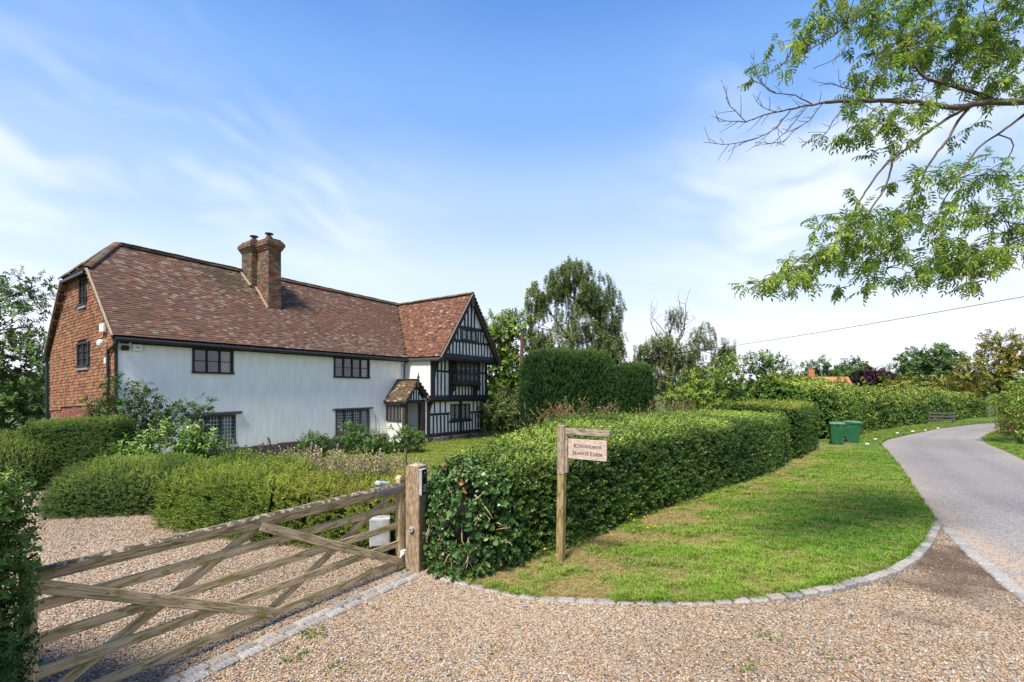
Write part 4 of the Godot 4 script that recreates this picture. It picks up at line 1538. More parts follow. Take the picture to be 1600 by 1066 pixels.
func ground() -> void:
	var vp := []
	vp.append_array(KERB)
	vp.append_array(ROAD_L.slice(6))
	vp.append_array([[62, 56], [45, 48], [35, 42], [22, 31.5], [17, 27.4], [12.8, 22], [9.4, 18.6], [3.4, 12.0], [-0.2, 8.4], [-1.0, 7.3]])
	verge_poly = poly(vp)
	var far_green := func(x, z): return mixc(Color(0.07, 0.12, 0.02), Color(0.12, 0.15, 0.035), 0.5 + nz.get_noise_2d(x * 0.6, z * 0.6))
	var m := Mb.new()
	m.col = Color(0.09, 0.13, 0.025)
	m.quad(V(-700, -0.02, -300), V(700, -0.02, -300), V(700, -0.02, 1100), V(-700, -0.02, 1100))
	struct("ground", m.mesh(), M.soil)
	var dirt := func(x, z): return clampf(maxf(1.3 - Vector2((x - 6.15) / 1.25, (z - 7.2) / 1.7).length(), 0.85 - Vector2((x - 4.55) / 0.55, (z - 5.35) / 0.3).length()) + 1.1 * nf.get_noise_2d(x * 20.0, z * 20.0), 0.0, 1.0)
	# the two wheel tracks in and out of the gate
	var rut := func(x, z):
		var mid: float = 4.9 - 0.28 * (x + 2.6) if x > -2.6 else 4.9 - 0.85 * (x + 2.6)
		var o: float = absf(absf((z - mid) * (0.96 if x > -2.6 else 0.76)) - 0.72)
		return smoothstep(0.34, 0.05, o) * clampf(0.75 + nf.get_noise_2d(x * 15.0, z * 15.0), 0.0, 1.0)
	var gravel_tint := func(x, z):
		var k := 1.0 + 0.34 * nz.get_noise_2d(x * 7.0, z * 7.0) + 0.22 * nf.get_noise_2d(x * 14.0, z * 14.0)
		var q := Color(k, k * 0.98, k * 0.955)
		q = q.lerp(Color(0.62, 0.58, 0.52), 0.55 * rut.call(x, z))
		var d: float = dirt.call(x, z)
		return q.lerp(Color(0.27, 0.22, 0.18), smoothstep(0.0, 1.0, d))
	struct("gravel_drive", grid(-19, 9.5, -4, 12.5, 0.25, func(x, z): return 0.004 + 0.006 * nz.get_noise_2d(x * 6.0, z * 6.0) + 0.005, gravel_tint), M.gravel)
	struct("garden_lawn", grid(-16, 13, 9, 45, 0.5, func(x, z):
		var inside: bool = z > 9.4 - 0.36 * (x + 3.0) * (1.0 if x < -3.0 else 0.0) or (x > -9.6 and z > 9.1 and x < -3.0)
		if x < -7.2 and z < 11.2:
			inside = false
		if x > (z - 8.0) * 0.96 - 1.0 or x > 10.0:
			inside = false
		return 0.02 if inside else -0.06,
		func(x, z):
			var q := mixc(Color(0.12, 0.20, 0.02), Color(0.20, 0.25, 0.035), 0.5 + nz.get_noise_2d(x * 5.0, z * 5.0))
			return mixc(q, Color(0.30, 0.25, 0.09), clampf(0.25 + nf.get_noise_2d(x * 8.0, z * 8.0), 0, 1) * 0.6)), M.soil)
	var hgt := func(x, z):
		var p := Vector2(x, z)
		var d := line_dist(p, KERB + ROAD_L.slice(6, 15))
		if not Geometry2D.is_point_in_polygon(p, verge_poly):
			d = -d
		return (0.028 + 0.035 * smoothstep(1.5, 4.0, x)) * smoothstep(-0.02, 0.12, d) + 0.02 * nz.get_noise_2d(x * 8.0, z * 8.0) * smoothstep(0.0, 0.5, d) - 0.09 * smoothstep(-0.02, -0.14, d)
	struct("grass_verge", grid(-1.4, 17.0, 5.5, 23.0, 0.14, hgt, verge_green), M.soil)
	var far_verge := func(x, z): return 0.05 if z > 18.9 or x > 13.9 else -0.1
	var fv := Mb.new()
	for i in range(9, ROAD_L.size() - 1):
		for k in 2:
			var a := Vector2(ROAD_L[i][0], ROAD_L[i][1])
			var b := Vector2(ROAD_L[i + 1][0], ROAD_L[i + 1][1])
			var out := Vector2(-(b - a).y, (b - a).x).normalized() * 2.2
			fv.col = verge_green(a.x - 1.0, a.y + 1.0).lerp(Color(0.10, 0.19, 0.025), 0.6)
			fv.quad(V(a.x + out.x * k, 0.035, a.y + out.y * k), V(b.x + out.x * k, 0.036, b.y + out.y * k), V(b.x + out.x * (k + 1.0), 0.05, b.y + out.y * (k + 1.0)), V(a.x + out.x * (k + 1.0), 0.05, a.y + out.y * (k + 1.0)))
	struct("far_grass_verge", fv.mesh(), M.soil)
	# the lane
	var rm := Mb.new()
	for i in ROAD_L.size() - 1:
		var steps := 7
		for s in steps:
			var f0 := float(s) / steps
			var f1 := float(s + 1) / steps
			var a0 := Vector2(ROAD_L[i][0], ROAD_L[i][1]).lerp(Vector2(ROAD_L[i + 1][0], ROAD_L[i + 1][1]), f0)
			var a1 := Vector2(ROAD_L[i][0], ROAD_L[i][1]).lerp(Vector2(ROAD_L[i + 1][0], ROAD_L[i + 1][1]), f1)
			var b0 := Vector2(ROAD_R[i][0], ROAD_R[i][1]).lerp(Vector2(ROAD_R[i + 1][0], ROAD_R[i + 1][1]), f0)
			var b1 := Vector2(ROAD_R[i][0], ROAD_R[i][1]).lerp(Vector2(ROAD_R[i + 1][0], ROAD_R[i + 1][1]), f1)
			for k in 20:
				var us := [k / 20.0, (k + 1) / 20.0]
				var q := []
				for e in [[a0, b0, us[0]], [a0, b0, us[1]], [a1, b1, us[1]], [a1, b1, us[0]]]:
					var p: Vector2 = e[0].lerp(e[1], e[2])
					var edge: float = minf(e[2], 1.0 - e[2])
					var y := 0.016 + 0.05 * minf(edge, 0.3)
					var kk: float = 1.0 + 0.3 * nz.get_noise_2d(p.x * 5.0, p.y * 5.0) - 0.10 * (smoothstep(0.1, 0.0, absf(e[2] - 0.3)) + smoothstep(0.1, 0.0, absf(e[2] - 0.68)))
					var c := Color(0.295, 0.292, 0.288) * kk
					var stony: float = smoothstep(0.16, 0.0, edge) * (0.35 + 0.65 * smoothstep(15.0, 8.0, p.y)) * (0.8 + nf.get_noise_2d(p.x * 12.0, p.y * 12.0))
					c = c.lerp(Color(0.50, 0.40, 0.31), clampf(stony, 0.0, 0.9))
					q.append([V(p.x, y, p.y), c])
				for t in [[0, 1, 2], [0, 2, 3]]:
					for w in [t[0], t[2], t[1]]:
						rm.col = q[w][1]
						rm.vert(q[w][0], Vector3.UP)
	struct("lane", rm.mesh(), M.tarmac)
	var rv_ := Mb.new()
	for i in range(6, ROAD_R.size() - 1):
		for k in 6:
			var a := Vector2(ROAD_R[i][0], ROAD_R[i][1])
			var b := Vector2(ROAD_R[i + 1][0], ROAD_R[i + 1][1])
			var out := Vector2((b - a).y, -(b - a).x).normalized() * 1.6
			rv_.col = mixc(Color(0.10, 0.20, 0.025), Color(0.17, 0.24, 0.04), 0.5 + nz.get_noise_2d(a.x * 7.0 + k * 5.0, a.y * 7.0))
			var y0 := 0.01 + 0.08 * mini(k, 1)
			rv_.quad(V(a.x + out.x * k, y0, a.y + out.y * k), V(a.x + out.x * (k + 1.0), 0.09, a.y + out.y * (k + 1.0)), V(b.x + out.x * (k + 1.0), 0.09, b.y + out.y * (k + 1.0)), V(b.x + out.x * k, y0, b.y + out.y * k))
	struct("right_grass_verge", rv_.mesh(), M.soil)
	# kerbs: granite setts one by one
	var tones := [Color(0.36, 0.345, 0.32), Color(0.42, 0.40, 0.37), Color(0.29, 0.285, 0.275), Color(0.39, 0.355, 0.32), Color(0.45, 0.43, 0.40)]
	var kb := Node3D.new()
	kb.name = "kerb"
	add_child(kb)
	kb.set_meta("kind", "structure")
	setts(kb, KERB, 0.13, 0.21, 0.0, func(x): return 0.03 + 0.055 * smoothstep(2.2, 4.2, x), tones)
	var ed := Node3D.new()
	ed.name = "lane_edging"
	add_child(ed)
	ed.set_meta("kind", "structure")
	setts(ed, EDGING, 0.19, 0.34, 0.0, func(_x): return 0.035, [Color(0.42, 0.40, 0.37), Color(0.37, 0.355, 0.33), Color(0.46, 0.44, 0.41)])
	var th := Node3D.new()
	th.name = "gate_threshold"
	add_child(th)
	th.set_meta("kind", "structure")
	for k in 2:
		setts(th, [[-1.27 - k * 0.1, 6.55 + k * 0.07], [-1.8 - k * 0.1, 5.7 + k * 0.07], [-3.7 - k * 0.1, 2.6 + k * 0.07]], 0.115, 0.2 if k else 0.22, 0.0, func(_x): return 0.042 + r(-0.002, 0.002), tones)
	# loose stones over the drive
	var scs := [Sc.new(), Sc.new(), Sc.new()]
	var pal := pebble_palette()
	var tries := 0
	while tries < 210000:
		tries += 1
		var z := 3.3 + 9.0 * pow(rng.randf(), 1.7)
		var x := r(-1.12, 1.08) * z
		var p := Vector2(x, z)
		if z > 5.5 and x > -1.0 and Geometry2D.is_point_in_polygon(p, verge_poly):
			continue
		if x > 5.0 and x - 5.3 > (z - 4.2) * 0.56:
			continue
		if absf((x + 1.4) * 0.845 - (z - 6.5) * 0.534) < 0.13 and rng.randf() < 0.9:
			continue
		var d: float = dirt.call(x, z)
		if rng.randf() < 0.5 * float(rut.call(x, z)) or rng.randf() < smoothstep(0.05, 0.7, d) * 0.94:
			continue
		var c: Color = pal[rng.randi() % pal.size()] * r(0.72, 1.14)
		if d > 0.05:
			c = c * 0.75
		var s := r(0.006, 0.0125) * (1.5 if rng.randf() < 0.05 else 1.0) * (1.0 + 0.04 * (z - 4.0))
		var y := (Vector3.UP + rv() * 0.6).normalized()
		var xx := any_x(y)
		scs[tries % 3].put(V(x, 0.012 + s * r(0.1, 0.5), z), xx * s, y * s, xx.cross(y) * s, c)
	for k in 3:
		many("loose_gravel", scs[k], S.pebble[k], M.pebble)
	# weeds and fallen leaves on the gravel
	var we := [Sc.new(), Sc.new()]
	for e in [[-2.05, 4.95, 30], [-2.0, 4.5, 26], [-1.55, 4.35, 14], [2.6, 4.9, 16], [2.1, 4.35, 14], [-0.2, 4.6, 8], [3.0, 4.5, 10], [-4.6, 6.8, 14], [-5.4, 8.2, 18], [6.85, 7.9, 12], [6.2, 7.9, 10], [-1.95, 6.75, 20], [-1.45, 6.62, 12], [4.9, 6.25, 10], [7.2, 8.5, 14]]:
		for i in int(e[2]):
			var y := (Vector3.UP + rv() * 0.8).normalized()
			var x := any_x(y)
			var s := r(0.18, 0.42)
			we[i % 2].put(V(e[0] + rng.randfn(0, 0.07), 0.01, e[1] + rng.randfn(0, 0.06)), x * s, y * s, x.cross(y) * s, mixc(Color(0.09, 0.17, 0.03), Color(0.2, 0.26, 0.05), rng.randf()))
	for i in 150:
		var z := r(3.6, 8.5)
		var x := r(-0.9, 0.8) * z
		if Geometry2D.is_point_in_polygon(Vector2(x, z), verge_poly):
			continue
		var y := (Vector3(r(-1, 1), 0.15, r(-1, 1))).normalized()
		var xx := any_x(y)
		we[i % 2].put(V(x, 0.03, z), xx * 0.18, y * 0.18, xx.cross(y) * 0.18, Color(0.20, 0.12, 0.06) * r(0.6, 1.5))
	for k in 2:
		many("gravel_weeds", we[k], S.hedge[k], M.leaf)
	# blades of grass
	var gs := [Sc.new(), Sc.new(), Sc.new()]
	tries = 0
	while tries < 190000:
		tries += 1
		var z := 5.6 + 15.0 * pow(rng.randf(), 1.5)
		var x := lerpf(z - 7.6, minf(z * 1.1, 0.9 * z + 1.2), rng.randf()) if rng.randf() < 0.5 else r(-1.0, 8.6)
		var p := Vector2(x, z)
		if not Geometry2D.is_point_in_polygon(p, verge_poly):
			continue
		var c := verge_green(x, z)
		var lush: float = clampf((c.g - c.r) * 9.0, 0.0, 1.0)
		if rng.randf() > 0.6 + 0.4 * lush:
			continue
		var s := r(0.5, 1.05) * (0.6 + 0.75 * lush * (0.75 + 0.6 * nf.get_noise_2d(x * 22.0, z * 22.0))) * (1.0 + 0.02 * z)
		var k := r(0.85, 1.35)
		c = Color(c.r * k, c.g * k, c.b * k)
		if rng.randf() < 0.14:
			c = Color(0.36, 0.29, 0.14) * r(0.7, 1.1)
		var y := (Vector3.UP + rv() * 0.25).normalized()
		var xx := any_x(y)
		gs[tries % 3].put(V(x, hgt.call(x, z) - 0.004, z), xx * s, y * s, xx.cross(y) * s, c)
	for i in 26000:   # the garden lawn and the far side of the lane
		var z := r(10.0, 26.0)
		var x := r(-7.0, 3.0)
		var c := mixc(Color(0.12, 0.20, 0.02), Color(0.22, 0.26, 0.035), 0.5 + nz.get_noise_2d(x * 5.0, z * 5.0)) * r(0.8, 1.25)
		if i % 3 == 0:
			var t := rng.randf() * 5.0
			var a := Vector2(ROAD_R[9 + int(t)][0], ROAD_R[9 + int(t)][1]).lerp(Vector2(ROAD_R[10 + int(t)][0], ROAD_R[10 + int(t)][1]), t - int(t))
			var off := r(0.1, 4.0)
			x = a.x + off * 0.75
			z = a.y - off * 0.65
			c = mixc(Color(0.10, 0.21, 0.02), Color(0.2, 0.26, 0.04), rng.randf()) * r(0.8, 1.2)
		elif i % 3 == 1:
			var t := rng.randf() * 6.0
			var a := Vector2(ROAD_L[9 + int(t)][0], ROAD_L[9 + int(t)][1]).lerp(Vector2(ROAD_L[10 + int(t)][0], ROAD_L[10 + int(t)][1]), t - int(t))
			var off := r(0.05, 2.4)
			x = a.x - off * 0.7
			z = a.y + off * 0.7
			c = mixc(Color(0.10, 0.19, 0.02), Color(0.18, 0.23, 0.04), rng.randf()) * r(0.8, 1.2)
		var s := r(0.9, 1.7)
		var y := (Vector3.UP + rv() * 0.25).normalized()
		var xx := any_x(y)
		gs[i % 3].put(V(x, 0.02, z), xx * s * 1.5, y * s * 0.8, xx.cross(y) * s * 1.5, c)
	for k in 3:
		many("grass", gs[k], S.grass[k], M.grass)


# ---------------------------------------------------------------- gate, post, sign, bins
func gate_bar(o: Node3D, called: String, a: Vector3, b: Vector3, thick: float, high: float, m: Material) -> void:
	var q := Mb.new()
	q.off = Vector2(r(0, 3), r(0, 3))
	q.beam(a, b, thick, high, Vector3.UP, 0.006)
	place(called, q.mesh(), m, o)


func gate() -> void:
	var o := thing("field_gate", "weathered five-bar wooden gate with crossed braces, closed across the gravel drive", "gate", V(-1.56, 0, 6.75), -2.141)
	var top := Mb.new()
	top.off = Vector2(0.3, 0.2)
	var lich := Mb.new()
	var n := 8
	for i in 1:
		var a := Vector3(0.02, 1.165, 0)
		var b := Vector3(3.78, 1.125, 0)
		var x := (b - a).normalized()
		var y := Vector3(0, 0, 1).cross(x)
		# a rail that tapers towards the latch, its upper edges rounded
		var sec := func(f: float) -> Array:
			var hh := lerpf(0.066, 0.05, f)
			var hw := lerpf(0.05, 0.038, f)
			var c := a.lerp(b, f)
			return [[-hw, -hh], [hw, -hh], [hw, hh * 0.6], [hw * 0.6, hh], [-hw * 0.6, hh], [-hw, hh * 0.6]].map(func(e): return c + Vector3(0, 0, e[0]) + y * e[1])
		for k in n:
			var s0: Array = sec.call(float(k) / n)
			var s1: Array = sec.call(float(k + 1) / n)
			var per := 0.0
			for j in 6:
				var j2 := (j + 1) % 6
				var wd: float = s0[j].distance_to(s0[j2])
				var u0 := 3.76 * k / n
				var u1 := 3.76 * (k + 1) / n
				(lich if j in [2, 3, 4] else top).face([s0[j], s0[j2], s1[j2], s1[j]], [Vector2(u0, per), Vector2(u0, per + wd), Vector2(u1, per + wd), Vector2(u1, per)], a.lerp(b, (k + 0.5) / n))
				per += wd
		for e in [0.0, 1.0]:
			top.face(sec.call(e), [Vector2.ZERO, Vector2(0.1, 0), Vector2(0.1, 0.1), Vector2(0.05, 0.1), Vector2(0, 0.1), Vector2(0, 0.05)], a.lerp(b, 0.5))
	place("top_rail", top.mesh(), M.rail_side, o)
	place("weathered_top", lich.mesh(), M.rail_wood, o)
	for y in [0.13, 0.39, 0.645, 0.90]:
		gate_bar(o, "rail", Vector3(0.03, y, 0), Vector3(3.76, y - 0.01, 0), 0.026, 0.088, M.gate_wood)
	gate_bar(o, "brace", Vector3(2.02, 1.1, -0.033), Vector3(0.02, 0.13, -0.033), 0.024, 0.1, M.gate_wood)
	gate_bar(o, "brace", Vector3(3.74, 1.06, -0.033), Vector3(1.86, 0.13, -0.033), 0.024, 0.1, M.gate_wood)
	gate_bar(o, "brace", Vector3(0.09, 1.1, 0.033), Vector3(1.92, 0.13, 0.033), 0.024, 0.09, M.gate_wood)
	gate_bar(o, "brace", Vector3(1.98, 1.1, 0.033), Vector3(3.72, 0.13, 0.033), 0.024, 0.09, M.gate_wood)
	var st := Mb.new()
	st.off = Vector2(0.5, 0.1)
	st.box(Vector3(0.0, 0.66, 0.0), Vector3(0.055, 0.62, 0.042), Basis(), 0.008, 1)
	st.tube([Vector3(0, 1.28, -0.042), Vector3(0, 1.28, 0.042)], [0.055, 0.055], 12, true)
	place("hanging_stile", st.mesh(), M.gate_wood, o)
	var sl := Mb.new()
	sl.box(Vector3(3.76, 0.62, 0.0), Vector3(0.045, 0.6, 0.04), Basis(), 0.008, 1)
	place("latch_stile", sl.mesh(), M.gate_wood, o)
	var h := Mb.new()
	h.beam(Vector3(-0.12, 1.17, -0.062), Vector3(0.47, 1.163, -0.057), 0.01, 0.055, Vector3.UP, 0.003)
	place("hinge_strap", h.mesh(), M.galvanised, o)
	var hb := Mb.new()
	hb.box(Vector3(0.0, 0.26, -0.055), Vector3(0.04, 0.035, 0.02), Basis(), 0.008)
	hb.tube([Vector3(0.02, 0.26, -0.08), Vector3(0.1, 0.235, -0.1)], [0.014, 0.014], 6, true)
	place("lower_hinge", hb.mesh(), M.white_paint, o)
	for e in [[1.96, 1.06], [0.06, 0.155], [1.0, 0.645], [1.46, 0.39], [0.55, 0.4], [3.3, 0.85], [2.75, 0.57], [2.3, 0.35], [1.9, 0.14]]:
		var bm := Mb.new()
		bm.tube([Vector3(e[0], e[1], -0.043), Vector3(e[0], e[1], -0.05)], [0.011, 0.009], 7, true)
		place("bolt", bm.mesh(), M.galvanised, o)
	for e in [[0.6, 0.9], [1.45, 0.13], [2.9, 0.645], [1.2, 0.39]]:
		var bm := Mb.new()
		bm.tube([Vector3(e[0], e[1], -0.01), Vector3(e[0], e[1], -0.019)], [0.011, 0.009], 7, true)
		place("bolt", bm.mesh(), M.galvanised, o)
	var mo := Mb.new()
	mo.box(Vector3(0.22, 1.235, 0.12), Vector3(0.11, 0.035, 0.05), Basis(Vector3(0, 0, 1), 0.22), 0.02)
	place("opener_arm", mo.mesh(), M.grey_paint, o)

	var p := thing("gate_post", "square oak gate post with a black keypad and round grey sensor", "gate post", V(-1.345, 0, 6.77), 0.333)
	# own +z is the face turned to the left of the camera
	p.rotation.y = atan2(-0.326, 0.945)
	var pm := Mb.new()
	pm.off = Vector2(0.8, 0.3)
	pm.box(Vector3(0, 0.72, 0), Vector3(0.107, 0.74, 0.107), Basis(), 0.01, 1)
	place("post", pm.mesh(), M.post_wood, p)
	var cap := Mb.new()
	var tip := Vector3(0, 1.51, 0)
	var cs := [Vector3(-0.107, 1.462, -0.107), Vector3(0.107, 1.462, -0.107), Vector3(0.107, 1.462, 0.107), Vector3(-0.107, 1.462, 0.107)]
	for i in 4:
		cap.face([cs[i], cs[(i + 1) % 4], tip], [Vector2(0, 0), Vector2(0.2, 0), Vector2(0.1, 0.1)], Vector3(0, 1.4, 0))
	place("weathered_top", cap.mesh(), M.sign_wood, p)
	var se := Mb.new()
	se.tube([Vector3(0.0, 0.6, 0.106), Vector3(0.0, 0.6, 0.135), Vector3(0.0, 0.6, 0.147)], [0.042, 0.04, 0.03], 14, true)
	place("sensor", se.mesh(), M.grey_paint, p)
	var sl2 := Mb.new()
	sl2.tube([Vector3(0.0, 0.6, 0.146), Vector3(0.0, 0.6, 0.15)], [0.014, 0.013], 10, true)
	place("sensor_lens", sl2.mesh(), M.lens, p)
	var kp := Mb.new()
	kp.box(Vector3(0.125, 1.25, 0.035), Vector3(0.022, 0.18, 0.068), Basis(), 0.006)
	place("keypad_case", kp.mesh(), M.grey_paint, p)
	var kf := Mb.new()
	kf.box(Vector3(0.152, 1.25, 0.035), Vector3(0.006, 0.172, 0.064), Basis(), 0.003)
	place("keypad", kf.mesh(), M.black_gloss, p)
	for i in 3:
		for k in 4:
			var ks := Mb.new()
			ks.box(Vector3(0.159, 1.125 + k * 0.026, 0.058 - i * 0.024), Vector3(0.0015, 0.008, 0.007))
			place("key", ks.mesh(), M.key_white, p)
	var kl := Mb.new()
	kl.tube([Vector3(0.157, 1.375, 0.035), Vector3(0.161, 1.375, 0.035)], [0.009, 0.009], 8, true)
	place("camera_lens", kl.mesh(), M.key_white, p)

	var c := thing("control_box", "grey metal control cabinet standing in the hedge behind the gate", "control box", V(-1.98, 0, 7.25), 0.25)
	var cm := Mb.new()
	cm.box(Vector3(0, 0.41, 0), Vector3(0.15, 0.21, 0.1), Basis(), 0.012)
	place("case", cm.mesh(), M.grey_paint, c)
	var cl := Mb.new()
	cl.box(Vector3(0, 0.1, 0), Vector3(0.12, 0.1, 0.08), Basis(), 0.005)
	place("stand", cl.mesh(), M.black_paint, c)
	var dr := Mb.new()
	dr.box(Vector3(0, 0.41, 0.103), Vector3(0.13, 0.19, 0.004), Basis(), 0.003)
	place("door", dr.mesh(), M.grey_paint, c)

	var k := Mb.new()
	k.tube([V(-1.8, 0, 8.25), V(-1.81, 1.53, 8.28)], [0.012, 0.01], 6, true)
	tag(place("garden_stake", k.mesh(), M.dark_oak), "thin dark stake standing behind the gate post, against the lawn", "stake")


func words(o: Node3D, text: String, x: float, y: float, wide: float, z: float) -> void:
	var made := []
	var total := 0.0
	for wd in text.split(" "):
		if made:
			total += 0.28
		for part in [[wd.substr(0, 1), 1.28], [wd.substr(1), 1.0]]:
			var t := TextMesh.new()
			var f := SystemFont.new()
			f.font_names = PackedStringArray(["Droid Serif"])
			f.font_weight = 700
			t.font = f
			t.text = part[0]
			t.font_size = 64
			t.pixel_size = part[1] / 46.0
			t.depth = 0.05
			t.horizontal_alignment = HORIZONTAL_ALIGNMENT_LEFT
			t.vertical_alignment = VERTICAL_ALIGNMENT_BOTTOM
			var b := t.get_aabb()
			made.append([t, total - b.position.x, -b.position.y])
			total += b.size.x + 0.1
	var k := wide / total
	for e in made:
		var q := place("lettering", e[0], M.letter, o)
		q.scale = Vector3(k, k, k)
		q.position = Vector3(x + e[1] * k, y + e[2] * k, z)


func sign_post() -> void:
	var o := thing("sign_post", "wooden post with a side arm and hanging name board beside the hedge", "sign post", V(0.72, 0, 7.02), 0.0)
	# arm runs to the right and a little nearer: own x along it
	o.rotation.y = -0.58
	var p := Mb.new()
	p.off = Vector2(0.2, 0.6)
	p.box(Vector3(0, 1.0, 0), Vector3(0.052, 1.015, 0.052), Basis(Vector3(0, 0, 1), -0.017), 0.007, 1)
	place("post", p.mesh(), M.moss_post, o)
	var t := Mb.new()
	t.off = Vector2(1.2, 0.6)
	t.box(Vector3(0.012, 1.66, 0.004), Vector3(0.056, 0.355, 0.056), Basis(Vector3(0, 0, 1), -0.01), 0.007, 1)
	place("post_sleeve", t.mesh(), M.sign_wood, o)
	var b := Mb.new()
	b.off = Vector2(0.1, 0.9)
	b.box(Vector3(0.085, 1.63, 0.0), Vector3(0.022, 0.3, 0.03), Basis(), 0.005, 1)
	place("batten", b.mesh(), M.sign_wood, o)
	var a := Mb.new()
	a.off = Vector2(0.6, 0.15)
	a.box(Vector3(0.405, 1.925, 0.0), Vector3(0.345, 0.045, 0.035), Basis(Vector3(0, 0, 1), -0.008), 0.006, 0)
	place("arm", a.mesh(), M.sign_wood, o)
	var lt := Mb.new()
	lt.box(Vector3(0.42, 1.973, 0.0), Vector3(0.3, 0.0025, 0.03), Basis(Vector3(0, 0, 1), -0.008))
	place("lichen_edge", lt.mesh(), M.rail_wood, o)
	var s := thing("name_board", "pale wooden board lettered in black, hanging from the sign post's arm", "sign", o.position + o.basis * Vector3(0.405, 1.68, 0.0), o.rotation.y)
	var bd := Mb.new()
	bd.off = Vector2(0.3, 0.1)
	bd.box(Vector3.ZERO, Vector3(0.292, 0.142, 0.014), Basis(), 0.004, 0)
	place("board", bd.mesh(), M.board_wood, s)
	words(s, "KINGSNORTH", -0.205, 0.022, 0.43, 0.0145)
	words(s, "MANOR FARM", -0.222, -0.078, 0.46, 0.0145)
	var hk := Mb.new()
	for x in [-0.22, 0.22]:
		hk.tube([Vector3(x, 0.142, 0), Vector3(x, 0.205, 0)], [0.004, 0.004], 5)
	place("hook", hk.mesh(), M.galvanised, s)


func bins() -> void:
	for e in [["nearer green wheelie bin, its narrow front to the verge", V(15.0, 0.04, 22.3), -0.5], ["green wheelie bin standing half hidden behind the nearer one", V(16.35, 0.04, 23.2), 0.9]]:
		var o := thing("wheelie_bin", e[0], "wheelie bin", e[1], e[2], "green wheelie bins by the lane hedge")
		var m := Mb.new()
		var lo := [Vector3(-0.21, 0.05, -0.22), Vector3(0.21, 0.05, -0.22), Vector3(0.21, 0.05, 0.24), Vector3(-0.21, 0.05, 0.24)]
		var hi := [Vector3(-0.28, 0.96, -0.34), Vector3(0.28, 0.96, -0.34), Vector3(0.28, 0.96, 0.33), Vector3(-0.28, 0.96, 0.33)]
		var z := [Vector2.ZERO, Vector2.ZERO, Vector2.ZERO, Vector2.ZERO]
		for i in 4:
			var j := (i + 1) % 4
			m.face([lo[i], lo[j], hi[j], hi[i]], z, Vector3(0, 0.5, 0))
		m.face(lo, z, Vector3(0, 0.5, 0))
		m.box(Vector3(0, 0.945, 0.0), Vector3(0.3, 0.03, 0.355), Basis(), 0.012)
		for x in [-0.13, 0.13]:
			m.box(Vector3(x, 0.5, 0.295), Vector3(0.05, 0.4, 0.012), Basis(Vector3.RIGHT, 0.1), 0.006)
		place("body", m.mesh(), M.bin_green, o)
		var l := Mb.new()
		l.box(Vector3(0, 1.0, 0.0), Vector3(0.3, 0.022, 0.37), Basis(Vector3.RIGHT, 0.05), 0.014)
		l.box(Vector3(0, 1.03, 0.02), Vector3(0.2, 0.018, 0.26), Basis(Vector3.RIGHT, 0.05), 0.014)
		place("lid", l.mesh(), M.bin_lid, o)
		var hd := Mb.new()
		hd.tube([Vector3(-0.24, 0.99, -0.41), Vector3(0.24, 0.99, -0.41)], [0.018, 0.018], 6, true)
		place("handle", hd.mesh(), M.bin_green, o)
		for x in [-0.24, 0.24]:
			var w := Mb.new()
			w.tube([Vector3(x - 0.025, 0.1, -0.24), Vector3(x + 0.025, 0.1, -0.24)], [0.1, 0.1], 14, true)
			place("wheel", w.mesh(), M.black_paint, o)



